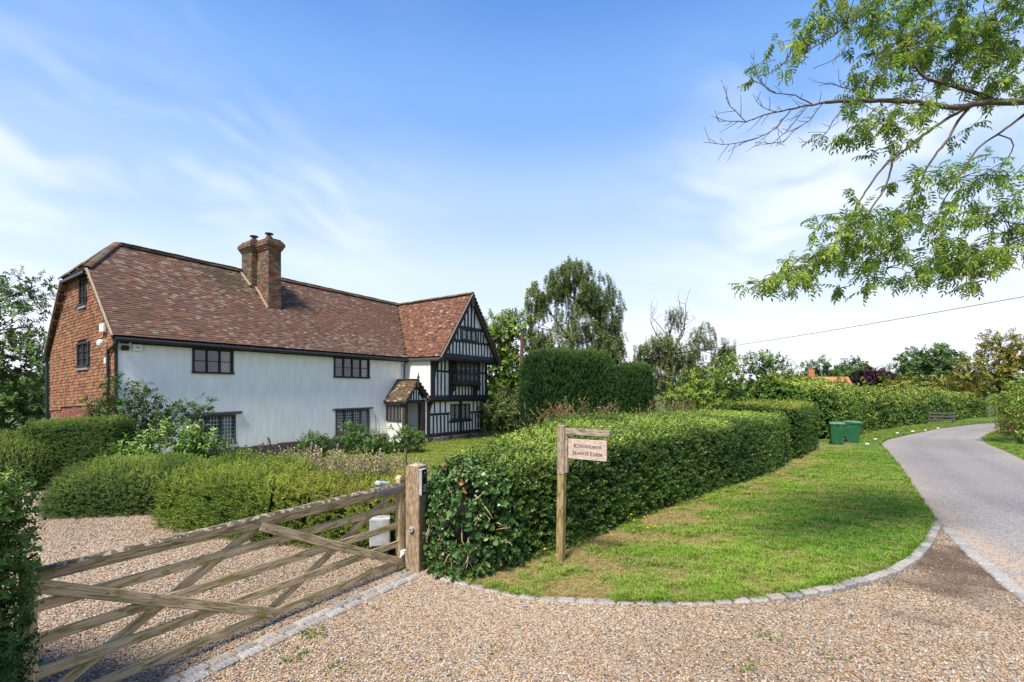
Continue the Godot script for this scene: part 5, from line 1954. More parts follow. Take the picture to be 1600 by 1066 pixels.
func small_things() -> void:
	# white-painted stones along the lane
	var m := Mb.new()
	ball(m, Vector3(0, 0.05, 0), Vector3(0.10, 0.06, 0.08))
	var first: MeshInstance3D = null
	var where := [["nearest white stone on the verge beyond the bins", 16.4, 22.3], ["second white stone along the far verge", 18.5, 24.6], ["third white stone along the far verge", 22.5, 28.2], ["white stone before the far hedge, fourth along the verge", 24.3, 29.3], ["fifth white stone, close to the wooden stile", 26.1, 30.5], ["farthest white stone on the verge by the stile", 28.3, 32.1]]
	for e in where:
		var q: MeshInstance3D
		if first == null:
			q = place("verge_stone", m.mesh(), M.pale_stone)
			first = q
		else:
			q = first.duplicate()
			q.name = numbered("verge_stone")
			add_child(q)
		q.position = V(e[1], 0.02, e[2])
		q.rotation.y = r(0, 6)
		q.scale = Vector3.ONE * r(0.8, 1.2)
		tag(q, e[0], "stone", "white stones along the lane verge")
	# dandelions at the foot of the hedge
	var proto: Node3D = null
	for e in [[0.47, 7.04], [0.62, 6.85], [2.02, 9.0], [2.2, 8.9], [2.16, 8.55], [2.39, 8.75], [2.41, 8.43], [2.64, 8.95], [3.05, 9.25], [3.25, 9.6], [2.46, 8.3], [2.25, 8.05], [3.6, 8.9], [4.3, 9.6]]:
		var o: Node3D
		if proto == null:
			o = thing("dandelion", "small yellow dandelion in the grass along the hedge foot", "flower", Vector3.ZERO, 0.0, "yellow dandelions along the hedge")
			var st := Mb.new()
			st.col = Color(0.2, 0.26, 0.06)
			st.tube([Vector3.ZERO, Vector3(0.01, 0.08, 0), Vector3(0.0, 0.15, 0.01)], [0.004, 0.0035, 0.003], 5)
			place("stem", st.mesh(), M.grass, o)
			var fh := Mb.new()
			fh.col = Color(0.80, 0.58, 0.02)
			for i in 12:
				var a := TAU * i / 12.0
				leaf(fh, Vector3(0, 0.15, 0.01), Vector3(cos(a), 0.35, sin(a)).normalized(), Vector3.UP, 0.024, 0.011, 0.1, 0.1, false)
				leaf(fh, Vector3(0, 0.153, 0.01), Vector3(cos(a + 0.2), 1.1, sin(a + 0.2)).normalized(), Vector3.UP, 0.017, 0.01, 0.1, 0.1, false)
			place("flower_head", fh.mesh(), M.petal, o)
			proto = o
		else:
			o = proto.duplicate()
			o.name = numbered("dandelion")
			add_child(o)
		o.position = V(e[0], 0.03, e[1])
		o.rotation.y = r(0, 6)
		o.scale = Vector3.ONE * r(0.9, 1.3)
	# dry clippings
	for e in [["clippings", "small heap of straw-coloured clippings in the middle of the verge", 7.45, 11.7, 0.55, 700], ["clippings", "dry clippings strewn beside the second hedge block", 10.3, 16.5, 0.7, 500]]:
		var st := Mb.new()
		st.quad(Vector3(-0.05, 0, -0.002), Vector3(0.05, 0, -0.002), Vector3(0.05, 0.003, 0.002), Vector3(-0.05, 0.003, 0.002))
		var sc := Sc.new()
		for i in int(e[5]):
			var d := Vector2(rng.randfn(0, 0.4), rng.randfn(0, 0.3)) * float(e[4])
			var x := Vector3(r(-1, 1), r(-0.3, 0.3), r(-1, 1)).normalized()
			var y := any_x(x)
			sc.put(V(e[2] + d.x, 0.07 + maxf(0.0, 0.05 - d.length() * 0.08) * rng.randf(), e[3] + d.y), x, y, x.cross(y), Color(0.48, 0.31, 0.14) * r(0.7, 1.25))
		tag(many(e[0], sc, st.mesh(), M.grass), e[1], "clippings")
	# wooden stile far along the hedge
	var s := thing("stile", "low weathered wooden stile set in the far lane hedge", "stile", V(33.5, 0, 37.7), -0.35)
	for x in [-0.75, 0.75]:
		var q := Mb.new()
		q.box(Vector3(x, 0.45, 0), Vector3(0.07, 0.45, 0.07), Basis(), 0.01, 1)
		place("post", q.mesh(), M.grey_timber, s)
	for y in [0.3, 0.55, 0.8]:
		var q := Mb.new()
		q.box(Vector3(0, y, 0.08), Vector3(0.85, 0.06, 0.02), Basis(), 0.005, 0)
		place("rail", q.mesh(), M.grey_timber, s)
	# overhead line with the poles that carry it
	var a := V(17.6, 6.4, 46.5)
	var b := V(24.8, 7.1, 16.5)
	var pts := []
	var rads := []
	for i in 25:
		var f := i / 24.0
		pts.append(a.lerp(b, f) - Vector3.UP * 3.6 * f * (1.0 - f) * 0.22)
		rads.append(0.016)
	var cm := Mb.new()
	cm.tube(pts, rads, 5)
	tag(place("overhead_cable", cm.mesh(), M.black_paint), "thin overhead cable crossing the sky above the lane hedge", "cable")
	for e in [["brown wooden telegraph pole standing among the trees right of the gable", V(0.53, 0, 31.0), 6.35, 0.02], ["wooden telegraph pole in the shrubs at the cable's far end", V(17.6, 0, 46.5), 6.6, 0.0], ["wooden telegraph pole on the right of the lane", V(24.8, 0, 16.5), 7.4, 0.0]]:
		var o := thing("telegraph_pole", e[0], "telegraph pole", e[1], 0.0, "telegraph poles")
		var pm := Mb.new()
		pm.tube([Vector3.ZERO, Vector3(e[3] * e[2], e[2], 0)], [0.14, 0.11], 10, true)
		place("pole", pm.mesh(), M.red_bark, o)
		var ins := Mb.new()
		ins.tube([Vector3(e[3] * e[2] - 0.12, e[2] - 0.2, 0), Vector3(e[3] * e[2] + 0.12, e[2] - 0.2, 0)], [0.025, 0.025], 6, true)
		place("bracket", ins.mesh(), M.galvanised, o)
	# cottage beyond the hedge
	var c := thing("cottage", "distant cottage showing its orange roof and white gable boards above the hedge", "house", V(39.6, 0, 62.0), -0.25)
	var w := Mb.new()
	w.box(Vector3(1.2, 1.2, -2.5), Vector3(2.7, 1.2, 2.3))
	w.prism([Vector3(-1.4, 0, 0.4), Vector3(1.4, 0, 0.4), Vector3(1.4, 2.6, 0.4), Vector3(0, 4.0, 0.4), Vector3(-1.4, 2.6, 0.4)], Vector3(0, 0, -2.5))
	place("wall", w.mesh(), M.red_bark, c)
	var rf := Mb.new()
	rf.prism([Vector3(-1.9, 2.35, 0.1), Vector3(4.0, 2.35, 0.1), Vector3(4.0, 4.35, -2.4), Vector3(-1.9, 4.35, -2.4)], Vector3(0, 0.1, 0.05))
	rf.prism([Vector3(-1.9, 2.35, -4.9), Vector3(4.0, 2.35, -4.9), Vector3(4.0, 4.35, -2.4), Vector3(-1.9, 4.35, -2.4)], Vector3(0, 0.1, -0.05))
	rf.prism([Vector3(-1.7, 2.4, 0.6), Vector3(0, 4.1, 0.6), Vector3(0, 4.1, -2.4), Vector3(-1.7, 2.4, -2.4)], Vector3(0, 0.1, 0))
	rf.prism([Vector3(1.7, 2.4, 0.6), Vector3(0, 4.1, 0.6), Vector3(0, 4.1, -2.4), Vector3(1.7, 2.4, -2.4)], Vector3(0, 0.1, 0))
	var orm := rf.mesh()
	place("roof", orm, mat("cottage_roof", L(0.34, 0.14, 0.06), 0.9), c)
	for sgn_ in [-1.0, 1.0]:
		var bb := Mb.new()
		bb.beam(Vector3(sgn_ * 1.75, 2.4, 0.64), Vector3(sgn_ * 0.02, 4.14, 0.64), 0.06, 0.16, Vector3.UP, 0.01)
		place("bargeboard", bb.mesh(), M.white_paint, c)
	var ch := Mb.new()
	ch.box(Vector3(-0.35, 4.6, -2.4), Vector3(0.35, 0.75, 0.3), Basis(), 0.03)
	for x in [-0.5, -0.2]:
		ch.tube([Vector3(x, 5.3, -2.4), Vector3(x, 5.7, -2.4)], [0.11, 0.09], 8, true)
	place("chimney", ch.mesh(), M.cottage_roof, c)


# ---------------------------------------------------------------- hedges and bushes
func hedge(called: String, label: String, secs: Array, sprigs: Array, dens: float, paint: Callable, lm: Material, amp := 0.07, s0 := 0.8, s1 := 1.25, round_ := 0.15) -> Node3D:
	var o := thing(called, label, "hedge")
	var core := hedge_core(secs, amp, 0.3, round_)
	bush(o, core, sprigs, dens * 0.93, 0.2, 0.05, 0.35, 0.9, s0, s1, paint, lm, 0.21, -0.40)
	# stray shoots of this year
	var sh := Sc.new()
	var i := 0
	while i < core.v.size():
		var a := core.v[i]
		var area := (core.v[i + 1] - a).cross(core.v[i + 2] - a).length() * 0.5
		var want: float = area * (5.0 if core.n[i].y > 0.5 else 1.6)
		if rng.randf() < want:
			var y := (core.n[i] * 0.5 + Vector3.UP * 0.8 + rv() * 0.4).normalized()
			var x := any_x(y)
			var s := r(0.3, 0.7) * (s0 + s1) * 0.5
			sh.put((a + core.v[i + 1] + core.v[i + 2]) / 3.0 - y * 0.05, x * s, y * s, x.cross(y) * s, paint.call(a, Vector3.UP))
		i += 3
	many("shoots", sh, S.spray[1], lm, o)
	return o


func dome(called: String, label: String, cat: String, c: Vector3, rad: Vector3, e: float, amp: float, sprigs: Array, dens: float, paint: Callable, lm: Material, s0 := 0.8, s1 := 1.25, turn := 0.0, up := 0.35, jit := 0.9, inward := 0.14, outward := 0.05, gap := -2.0) -> Node3D:
	var o := thing(called, label, cat)
	bush(o, blob_core(c, rad, e, amp, turn), sprigs, dens, inward, outward, up, jit, s0, s1, paint, lm, 0.16, gap)
	return o


# several soft lobes of leafy twigs on a few stems; lobes are [x, y, d, rx, ry, rz, twigs]
func shrub(called: String, label: String, cat: String, lobes: Array, sprigs: Array, paint: Callable, lm: Material, s0 := 0.8, s1 := 1.3, droop := 0.25, bark: Material = null, gap := -0.12) -> Node3D:
	var o := thing(called, label, cat)
	var scs := []
	for q in sprigs:
		scs.append(Sc.new())
	var st := Mb.new()
	for l in lobes:
		var c := V(l[0], l[1], l[2])
		var rad := Vector3(l[3], l[4], l[5])
		var foot := V(lobes[0][0] + r(-0.15, 0.15), 0, lobes[0][2] + r(-0.15, 0.15))
		for k in 5:
			var tip := c + (rv() * rad) * 0.7
			var mid := foot.lerp(tip, 0.5) + rv() * 0.12 * rad.x
			st.tube([foot, mid, tip], [0.02 + rad.y * 0.008, 0.014 + rad.y * 0.005, 0.005], 5)
		for i in int(l[6]):
			var d := rv()
			while d.length() > 1.0 or d.length() < 0.05:
				d = rv()
			d = d.normalized()
			var p := c + d * rad * pow(rng.randf(), 0.35)
			if p.y < 0.05 or nf.get_noise_3dv(p * 8.0 / maxf(rad.y, 0.5)) < gap:
				continue
			var y := (d + Vector3.UP * droop + rv() * 0.7).normalized()
			var x := any_x(y)
			var s := r(s0, s1)
			scs[rng.randi() % scs.size()].put(p, x * s, y * s, x.cross(y) * s, paint.call(p, d))
	place("stems", st.mesh(), bark if bark else M.bark, o)
	for i in sprigs.size():
		many("foliage", scs[i], sprigs[i], lm, o)
	return o


# ---------------------------------------------------------------- trees; lobes are [x, y, z, rx, ry, rz, twigs] from the foot of the trunk
func tree(called: String, label: String, at: Vector3, trunk: Array, tr: float, lobes: Array, sprigs: Array, paint: Callable, lm: Material, bark: Material, s0 := 0.8, s1 := 1.25, hang := 0.0, gap := -0.1, bare := 0) -> Node3D:
	var o := thing(called, label, "tree", at)
	var tm := Mb.new()
	var rads := []
	for i in trunk.size():
		rads.append(tr * (1.0 - 0.75 * i / maxf(1.0, trunk.size() - 1.0)))
	tm.tube(trunk, rads, 9)
	place("trunk", tm.mesh(), bark, o)
	var lm_ := Mb.new()
	var scs := []
	for q in sprigs:
		scs.append(Sc.new())
	for l in lobes:
		var c := Vector3(l[0], l[1], l[2])
		var rad := Vector3(l[3], l[4], l[5])
		var base: Vector3 = trunk[0]
		for i in trunk.size():
			if trunk[i].y < c.y - rad.y * 0.3:
				base = trunk[i]
		var limb_r: float = tr * 0.4
		var knee := base.lerp(c, 0.55) + rv() * rad * 0.15
		lm_.tube([base, knee, c], [limb_r, limb_r * 0.6, limb_r * 0.35], 6)
		for k in 9:
			var d := rv().normalized()
			d.y = absf(d.y) * 0.7 + 0.1 if k % 3 else d.y
			var e := c + d * rad * 0.85
			var f := c if k % 2 else knee
			lm_.tube([f, f.lerp(e, 0.5) + rv() * rad * 0.1, e], [limb_r * 0.3, limb_r * 0.16, limb_r * 0.05], 4)
		for i in int(l[6]):
			var d := rv()
			while d.length() > 1.0 or d.length() < 0.05:
				d = rv()
			d = d.normalized()
			var p := c + d * rad * pow(rng.randf(), 0.4)
			if nf.get_noise_3dv((p + at) * 14.0 / maxf(rad.y, 1.0)) < gap:
				continue
			var y := (d * (1.0 - hang) + Vector3.UP * (0.2 - hang * 3.0) + rv() * (0.75 - 0.5 * hang)).normalized()
			var x := any_x(y)
			var s := r(s0, s1)
			scs[rng.randi() % scs.size()].put(p, x * s, y * s, x.cross(y) * s, paint.call(p + at, d))
	if bare > 0:
		for k in bare:
			var f: Vector3 = trunk[trunk.size() - 2] + rv() * 0.4
			var e := f + Vector3(r(-1.7, 1.9), r(2.4, 4.6), r(-0.8, 0.8))
			var pts := [f]
			for i in range(1, 6):
				pts.append(f.lerp(e, i / 5.0) + rv() * 0.13 + Vector3(0.25 * sin(i * 1.3 + k), 0, 0))
			lm_.tube(pts, [0.07, 0.055, 0.042, 0.03, 0.02, 0.01], 5)
			for i in 5:
				var g: Vector3 = pts[2 + i % 4]
				var g2 := g + Vector3(r(-0.7, 0.7), r(0.2, 0.9), r(-0.4, 0.4))
				lm_.tube([g, g.lerp(g2, 0.5) + rv() * 0.06, g2], [0.02, 0.013, 0.006], 4)
	place("limbs", lm_.mesh(), bark, o)
	for i in sprigs.size():
		many("crown", scs[i], sprigs[i], lm, o)
	return o


func plants() -> void:
	var privet := greens(Color(0.024, 0.066, 0.014), Color(0.075, 0.145, 0.026), Color(0.26, 0.36, 0.06), Color(0.13, 0.085, 0.035), 0.012)
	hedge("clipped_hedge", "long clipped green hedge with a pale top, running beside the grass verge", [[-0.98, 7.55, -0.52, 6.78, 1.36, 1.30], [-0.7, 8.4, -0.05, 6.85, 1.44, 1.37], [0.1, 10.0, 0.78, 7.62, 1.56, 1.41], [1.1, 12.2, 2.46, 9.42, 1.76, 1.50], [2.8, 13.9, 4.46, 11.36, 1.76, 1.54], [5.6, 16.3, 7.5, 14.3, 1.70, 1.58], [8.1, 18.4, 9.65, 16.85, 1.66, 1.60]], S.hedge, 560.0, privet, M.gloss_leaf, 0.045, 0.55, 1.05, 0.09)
	hedge("clipped_hedge", "shorter taller hedge block just before the green bins", [[8.7, 19.3, 10.25, 17.35, 1.98, 1.86], [11.4, 22.4, 13.1, 20.7, 2.0, 1.90]], S.hedge, 300.0, greens(Color(0.026, 0.066, 0.012), Color(0.07, 0.14, 0.022), Color(0.33, 0.38, 0.06), Color(0.14, 0.1, 0.04), 0.01), M.leaf, 0.05, 0.8, 1.25, 0.1)
	var hazel := greens(Color(0.04, 0.105, 0.02), Color(0.105, 0.20, 0.03), Color(0.33, 0.40, 0.065), Color(0.24, 0.26, 0.06), 0.06)
	hedge("lane_hedge", "tall loose hazel hedge behind the bins, beside the lane", [[13.2, 26.2, 16.6, 24.6, 2.9, 2.3], [16.8, 29.6, 19.0, 27.0, 3.05, 2.3], [21.0, 33.5, 23.2, 30.9, 2.9, 2.2]], S.shrub, 75.0, hazel, M.leaf, 0.22, 1.0, 1.9, 0.5)
	hedge("lane_hedge", "lower far hedge following the lane to its bend", [[21.6, 33.9, 23.6, 31.4, 2.6, 2.0], [27.0, 38.0, 28.8, 35.4, 2.5, 1.95], [34.0, 43.5, 36.0, 40.6, 2.5, 2.0], [45, 51, 46, 47, 2.6, 2.1]], S.shrub, 40.0, greens(Color(0.035, 0.09, 0.02), Color(0.09, 0.17, 0.03), Color(0.30, 0.36, 0.065), Color(0.2, 0.22, 0.05), 0.05), M.leaf, 0.2, 1.2, 2.4, 0.5)
	# ivy over the near end of the hedge
	var iv := thing("ivy", "glossy dark ivy and bare twigs covering the hedge end by the gate post", "ivy")
	var im := blob_core(V(-0.58, 0, 7.08), Vector3(0.50, 1.38, 0.52), 3.5, 0.08, 0.5)
	var scs := [Sc.new(), Sc.new()]
	scatter(im, 210.0, 0.06, 0.10, -0.15, 0.7, 0.6, 1.0, func(p, nr):
		var q := mixc(Color(0.028, 0.08, 0.02), Color(0.075, 0.155, 0.04), rng.randf())
		if nr.y > 0.5 or rng.randf() < 0.1:
			q = mixc(q, Color(0.16, 0.24, 0.08), rng.randf())
		if rng.randf() < 0.012:
			q = Color(0.20, 0.12, 0.05)
		return q, scs, -0.28)
	place("twigs", shrunk(im, 0.22), M.twigs, iv)
	for i in 2:
		many("leaves", scs[i], S.ivy[i], M.gloss_leaf, iv)
	var tw := Mb.new()
	for i in 46:
		var a := r(3.2, 5.6)
		var p := V(-0.58 + 0.5 * cos(a) * 0.98, r(0.15, 1.1), 7.08 + 0.52 * sin(a))
		var out := Vector3(cos(a), 0, -sin(a))
		var e := p + Vector3(r(-0.2, 0.25), r(-0.45, 0.2), 0) + out * r(0.06, 0.16)
		tw.tube([p, p.lerp(e, 0.5) + out * 0.1 + rv() * 0.03, e], [0.007 * r(0.5, 1.6), 0.006, 0.003], 5)
	place("bare_stems", tw.mesh(), mat("dry_wood", L(0.42, 0.30, 0.20), 0.9), iv)
	# near-left clipped hedge
	hedge("clipped_hedge", "dark glossy hedge end at the left edge, hiding the gate's latch", [[-5.6, 3.75, -5.4, 2.1, 1.87, 1.85], [-4.3, 3.55, -4.2, 2.0, 1.87, 1.84], [-3.36, 3.36, -3.22, 1.95, 1.86, 1.83]], S.hedge, 900.0, greens(Color(0.034, 0.095, 0.02), Color(0.105, 0.20, 0.035), Color(0.24, 0.32, 0.06), Color(0.13, 0.075, 0.035), 0.02), M.gloss_leaf, 0.03, 0.5, 0.85, 0.06)
	# yew bushes on the left of the drive
	var yewg := greens(Color(0.04, 0.10, 0.018), Color(0.095, 0.18, 0.032), Color(0.27, 0.36, 0.065), Color(0.16, 0.10, 0.04), 0.03)
	dome("yew_bush", "low wide domed yew in the left drive, its right side dark", "bush", V(-8.1, 0, 10.55), Vector3(1.46, 0.96, 0.95), 3.2, 0.06, S.tiny, 850.0, yewg, M.needle, 0.6, 1.05, 0.25, 0.3, 0.7)
	dome("yew_bush", "rounded yew bush at the far left, in front of the tile-hung gable", "bush", V(-13.4, 0, 12.4), Vector3(1.6, 1.32, 1.05), 2.9, 0.07, S.tiny, 650.0, yewg, M.needle, 0.65, 1.1, 0.1, 0.3, 0.7)
	var bo := thing("yew_block", "square-cut yew block below the corner of the house", "bush")
	bush(bo, hedge_core([[-13.1, 13.75, -12.7, 12.5, 1.60, 1.60], [-10.85, 13.8, -10.45, 12.65, 1.67, 1.67]], 0.05, 0.25, 0.1), S.tiny, 800.0, 0.1, 0.03, 0.25, 0.7, 0.6, 1.05, yewg, M.needle, 0.16)
	# honeysuckle hedge behind the gate
	var gold := greens(Color(0.07, 0.15, 0.02), Color(0.18, 0.26, 0.035), Color(0.33, 0.39, 0.055), Color(0.22, 0.13, 0.05), 0.02)
	hedge("box_hedge", "shaggy yellow-green box hedge behind the gate, left part", [[-6.45, 10.4, -6.5, 8.9, 0.9, 0.76], [-5.6, 10.2, -5.35, 8.4, 1.08, 0.88], [-4.4, 9.8, -4.3, 8.0, 1.10, 0.88], [-3.9, 9.5, -3.7, 7.8, 0.98, 0.84]], S.tiny, 900.0, gold, M.leaf, 0.10, 0.7, 1.25, 0.22)
	hedge("box_hedge", "lower box hedge meeting the gate post behind the control box", [[-3.85, 9.2, -3.6, 7.8, 0.86, 0.80], [-2.7, 8.7, -2.5, 7.55, 0.86, 0.80], [-1.5, 8.2, -1.75, 7.4, 0.94, 0.86]], S.tiny, 560.0, greens(Color(0.065, 0.125, 0.016), Color(0.19, 0.24, 0.03), Color(0.35, 0.37, 0.06), Color(0.22, 0.14, 0.06), 0.03), M.leaf, 0.08, 0.8, 1.3, 0.2)
	shrub("lavender", "faded straw-mauve lavender in flower between the box hedge and lawn", "lavender", [[-3.6, 0.62, 9.9, 1.1, 0.38, 0.55, 700], [-2.5, 0.6, 9.5, 0.9, 0.38, 0.55, 600], [-4.6, 0.6, 10.7, 0.9, 0.38, 0.6, 500]], S.spray, func(_p, _d): return pick([Color(0.34, 0.29, 0.17), Color(0.38, 0.32, 0.19), Color(0.30, 0.25, 0.19), Color(0.24, 0.26, 0.09)]), M.leaf, 0.5, 0.9, 1.2, null, -0.3)
	shrub("shrub", "bright green leafy shrub below the left leaded window", "shrub", [[-8.3, 0.9, 11.9, 0.95, 0.75, 0.6, 430], [-7.4, 0.85, 11.9, 0.8, 0.6, 0.6, 330], [-9.2, 0.75, 11.7, 0.6, 0.55, 0.5, 200]], S.shrub, greens(Color(0.06, 0.15, 0.02), Color(0.15, 0.28, 0.045), Color(0.24, 0.36, 0.08), Color(0.32, 0.4, 0.15), 0.06), M.leaf, 0.9, 1.3)
	# climbing rose on the corner
	var ro := thing("climbing_rose", "climbing rose with small pink flowers trained over the white wall's corner", "rose")
	var st := Mb.new()
	var rsc := [Sc.new(), Sc.new()]
	var psc := Sc.new()
	var foot := Vector3(-11.0, 0, -13.9)
	for e in [[-11.55, 2.3, 13.6], [-11.35, 2.85, 13.8], [-10.9, 2.75, 14.1], [-10.6, 2.45, 14.3], [-11.7, 2.15, 13.4], [-11.0, 2.2, 13.9], [-10.3, 2.0, 14.4], [-9.85, 2.15, 14.7], [-9.4, 2.1, 15.0], [-10.5, 1.7, 14.2], [-11.2, 1.7, 13.7], [-10.9, 1.3, 13.8], [-10.2, 1.4, 14.1], [-11.4, 1.3, 13.5]]:
		var tip := V(e[0], e[1], e[2])
		var mid := foot.lerp(tip, 0.6) + Vector3(r(-0.1, 0.1), 0.25, 0)
		st.tube([foot, foot.lerp(mid, 0.5), mid, tip], [0.02, 0.016, 0.011, 0.005], 5)
		for i in 75:
			var f := rng.randf()
			var p := mid.lerp(tip, f) + rv() * Vector3(0.3, 0.2, 0.16)
			var y := (rv() + Vector3.UP * 0.4).normalized()
			var x := any_x(y)
			var s := r(0.55, 0.95)
			rsc[i % 2].put(p, x * s, y * s, x.cross(y) * s, pick([Color(0.04, 0.10, 0.03), Color(0.06, 0.14, 0.03), Color(0.09, 0.17, 0.04), Color(0.14, 0.20, 0.07)]))
		for i in 2:
			var p := tip + rv() * 0.28
			psc.put(p, Vector3.RIGHT * r(0.6, 1), Vector3.UP * r(0.6, 1), Vector3.BACK * r(0.6, 1), Color(0.68, 0.25, 0.28))
	place("stems", st.mesh(), M.bark, ro)
	for i in 2:
		many("foliage", rsc[i], S.shrub[i], M.leaf, ro)
	var fm := Mb.new()
	for i in 14:
		var a := i * 2.4
		leaf(fm, Vector3.ZERO, Vector3(cos(a), 0.4 + 0.4 * (i % 3), sin(a)).normalized(), Vector3.UP, 0.05, 0.04, 0.2, -0.2, false)
	var rose_mesh := fm.mesh()
	many("rose_flower", psc, rose_mesh, M.petal, ro)
	# rose bushes along the front
	var rg := greens(Color(0.03, 0.085, 0.022), Color(0.08, 0.165, 0.035), Color(0.14, 0.23, 0.06), Color(0.16, 0.08, 0.05), 0.03)
	for e in [["leafy rose bush under the right leaded window", -6.45, 19.2, 0.85, 1.15], ["rose bush with pale pink flowers just left of the porch", -4.55, 19.6, 1.05, 1.15], ["low rose bush between two larger ones before the house", -5.5, 19.0, 0.6, 0.8], ["small bush by the stone plinth, left of the right leaded window", -7.6, 18.4, 0.6, 0.85]]:
		var b := shrub("rose_bush", e[0], "rose bush", [[e[1], e[4] * 0.55, e[2], e[3] * 0.8, e[4] * 0.55, 0.55, 300 * e[3]], [e[1] + 0.35, e[4] * 0.4, e[2] + 0.1, e[3] * 0.6, e[4] * 0.45, 0.5, 200 * e[3]]], S.shrub, rg, M.leaf, 0.7, 1.1)
		var fs := Sc.new()
		for i in 7:
			var s := r(0.8, 1.4)
			fs.put(V(e[1] + r(-0.6, 0.7), e[4] * r(0.5, 1.1), e[2] - r(0.2, 0.6)), Vector3.RIGHT * s, Vector3.UP * s, Vector3.BACK * s, pick([Color(0.7, 0.42, 0.38), Color(0.75, 0.55, 0.5)]))
		many("rose_flower", fs, rose_mesh, M.petal, b)
	var ve := thing("verbena", "thin tall verbena stems with purple heads against the white wall", "flowers")
	var vm := Mb.new()
	var vs := Sc.new()
	for i in 14:
		var a := V(-5.9 + r(-0.5, 0.7), 0.1, 20.6 + r(-0.3, 0.3))
		var b := a + Vector3(r(-0.25, 0.25), r(1.2, 1.75), 0)
		vm.tube([a, a.lerp(b, 0.6) + rv() * 0.04, b], [0.008, 0.007, 0.005], 4)
		for k in 4:
			vs.put(b + rv() * 0.08, Vector3.RIGHT * 0.45, Vector3.UP * 0.4, Vector3.BACK * 0.45, Color(0.22, 0.12, 0.26))
	place("stems", vm.mesh(), M.bark, ve)
	many("flower_heads", vs, rose_mesh, M.petal, ve)
	var po := thing("thistle", "dark dried flower spike rising above the box hedge before the white wall", "plant")
	var pm := Mb.new()
	for e in [[-6.6, 13.0, 1.2], [-6.5, 13.1, 1.0], [-6.75, 13.05, 1.05]]:
		pm.tube([V(e[0], 0, e[1]), V(e[0] + 0.03, e[2], e[1])], [0.012, 0.006], 5)
		for k in 5:
			ball(pm, V(e[0] + 0.03 + r(-0.09, 0.09), e[2] - 0.05 * k + 0.05, e[1] + r(-0.06, 0.06)), Vector3(0.028, 0.032, 0.028))
	place("spike", pm.mesh(), mat("dry_flower", L(0.10, 0.055, 0.055), 0.9), po)
	# clipped yews on the lawn
	var dark := greens(Color(0.022, 0.07, 0.024), Color(0.055, 0.135, 0.036), Color(0.14, 0.25, 0.05), Color(0.06, 0.05, 0.02), 0.015)
	for e in [["large square-clipped dark yew on the lawn, beside the timbered gable", 2.95, 26.3, 2.3, 4.42, 1.7, 700.0], ["narrower clipped yew just right of the large one", 7.3, 29.0, 0.82, 3.9, 0.95, 620.0]]:
		var y := thing("clipped_yew", e[0], "yew")
		var yc := blob_core(V(e[1], 0, e[2]), Vector3(e[3], e[4], e[5]), 7.0, 0.06, 0.0, 0.0, 22)
		for i in yc.v.size():   # upright ribs of growth
			var p := yc.v[i]
			var a := atan2(p.z + e[2], p.x - e[1])
			yc.v[i] += Vector3(cos(a), 0, sin(a)) * 0.17 * sin(a * 21.0 + 4.0 * nz.get_noise_1d(p.y * 6.0)) * smoothstep(0.2, 1.0, p.y)
		bush(y, yc, S.yew, e[6] * 0.32, 0.16, 0.05, 1.6, 0.45, 0.8, 1.4, dark, M.needle, 0.22)
	# brambles over the back of the long hedge
	for e in [["reddish bramble sprays rising behind the middle of the long hedge", 1.9, 14.6], ["bramble arching over the hedge near the clipped yews", 4.0, 16.2], ["bramble shoots at the hedge top, right of the yews", 5.9, 18.0], ["red-tipped shoots on the hedge above the name board", 0.9, 12.6]]:
		shrub("bramble", e[0], "bramble", [[e[1], 1.45, e[2], 0.9, 0.55, 0.6, 130], [e[1] + 0.9, 1.4, e[2] + 0.7, 0.7, 0.5, 0.5, 90]], S.spray, func(_p, _d): return pick([Color(0.10, 0.13, 0.04), Color(0.22, 0.10, 0.05), Color(0.15, 0.17, 0.05), Color(0.28, 0.17, 0.09)]), M.leaf, 0.6, 1.1, 0.5)


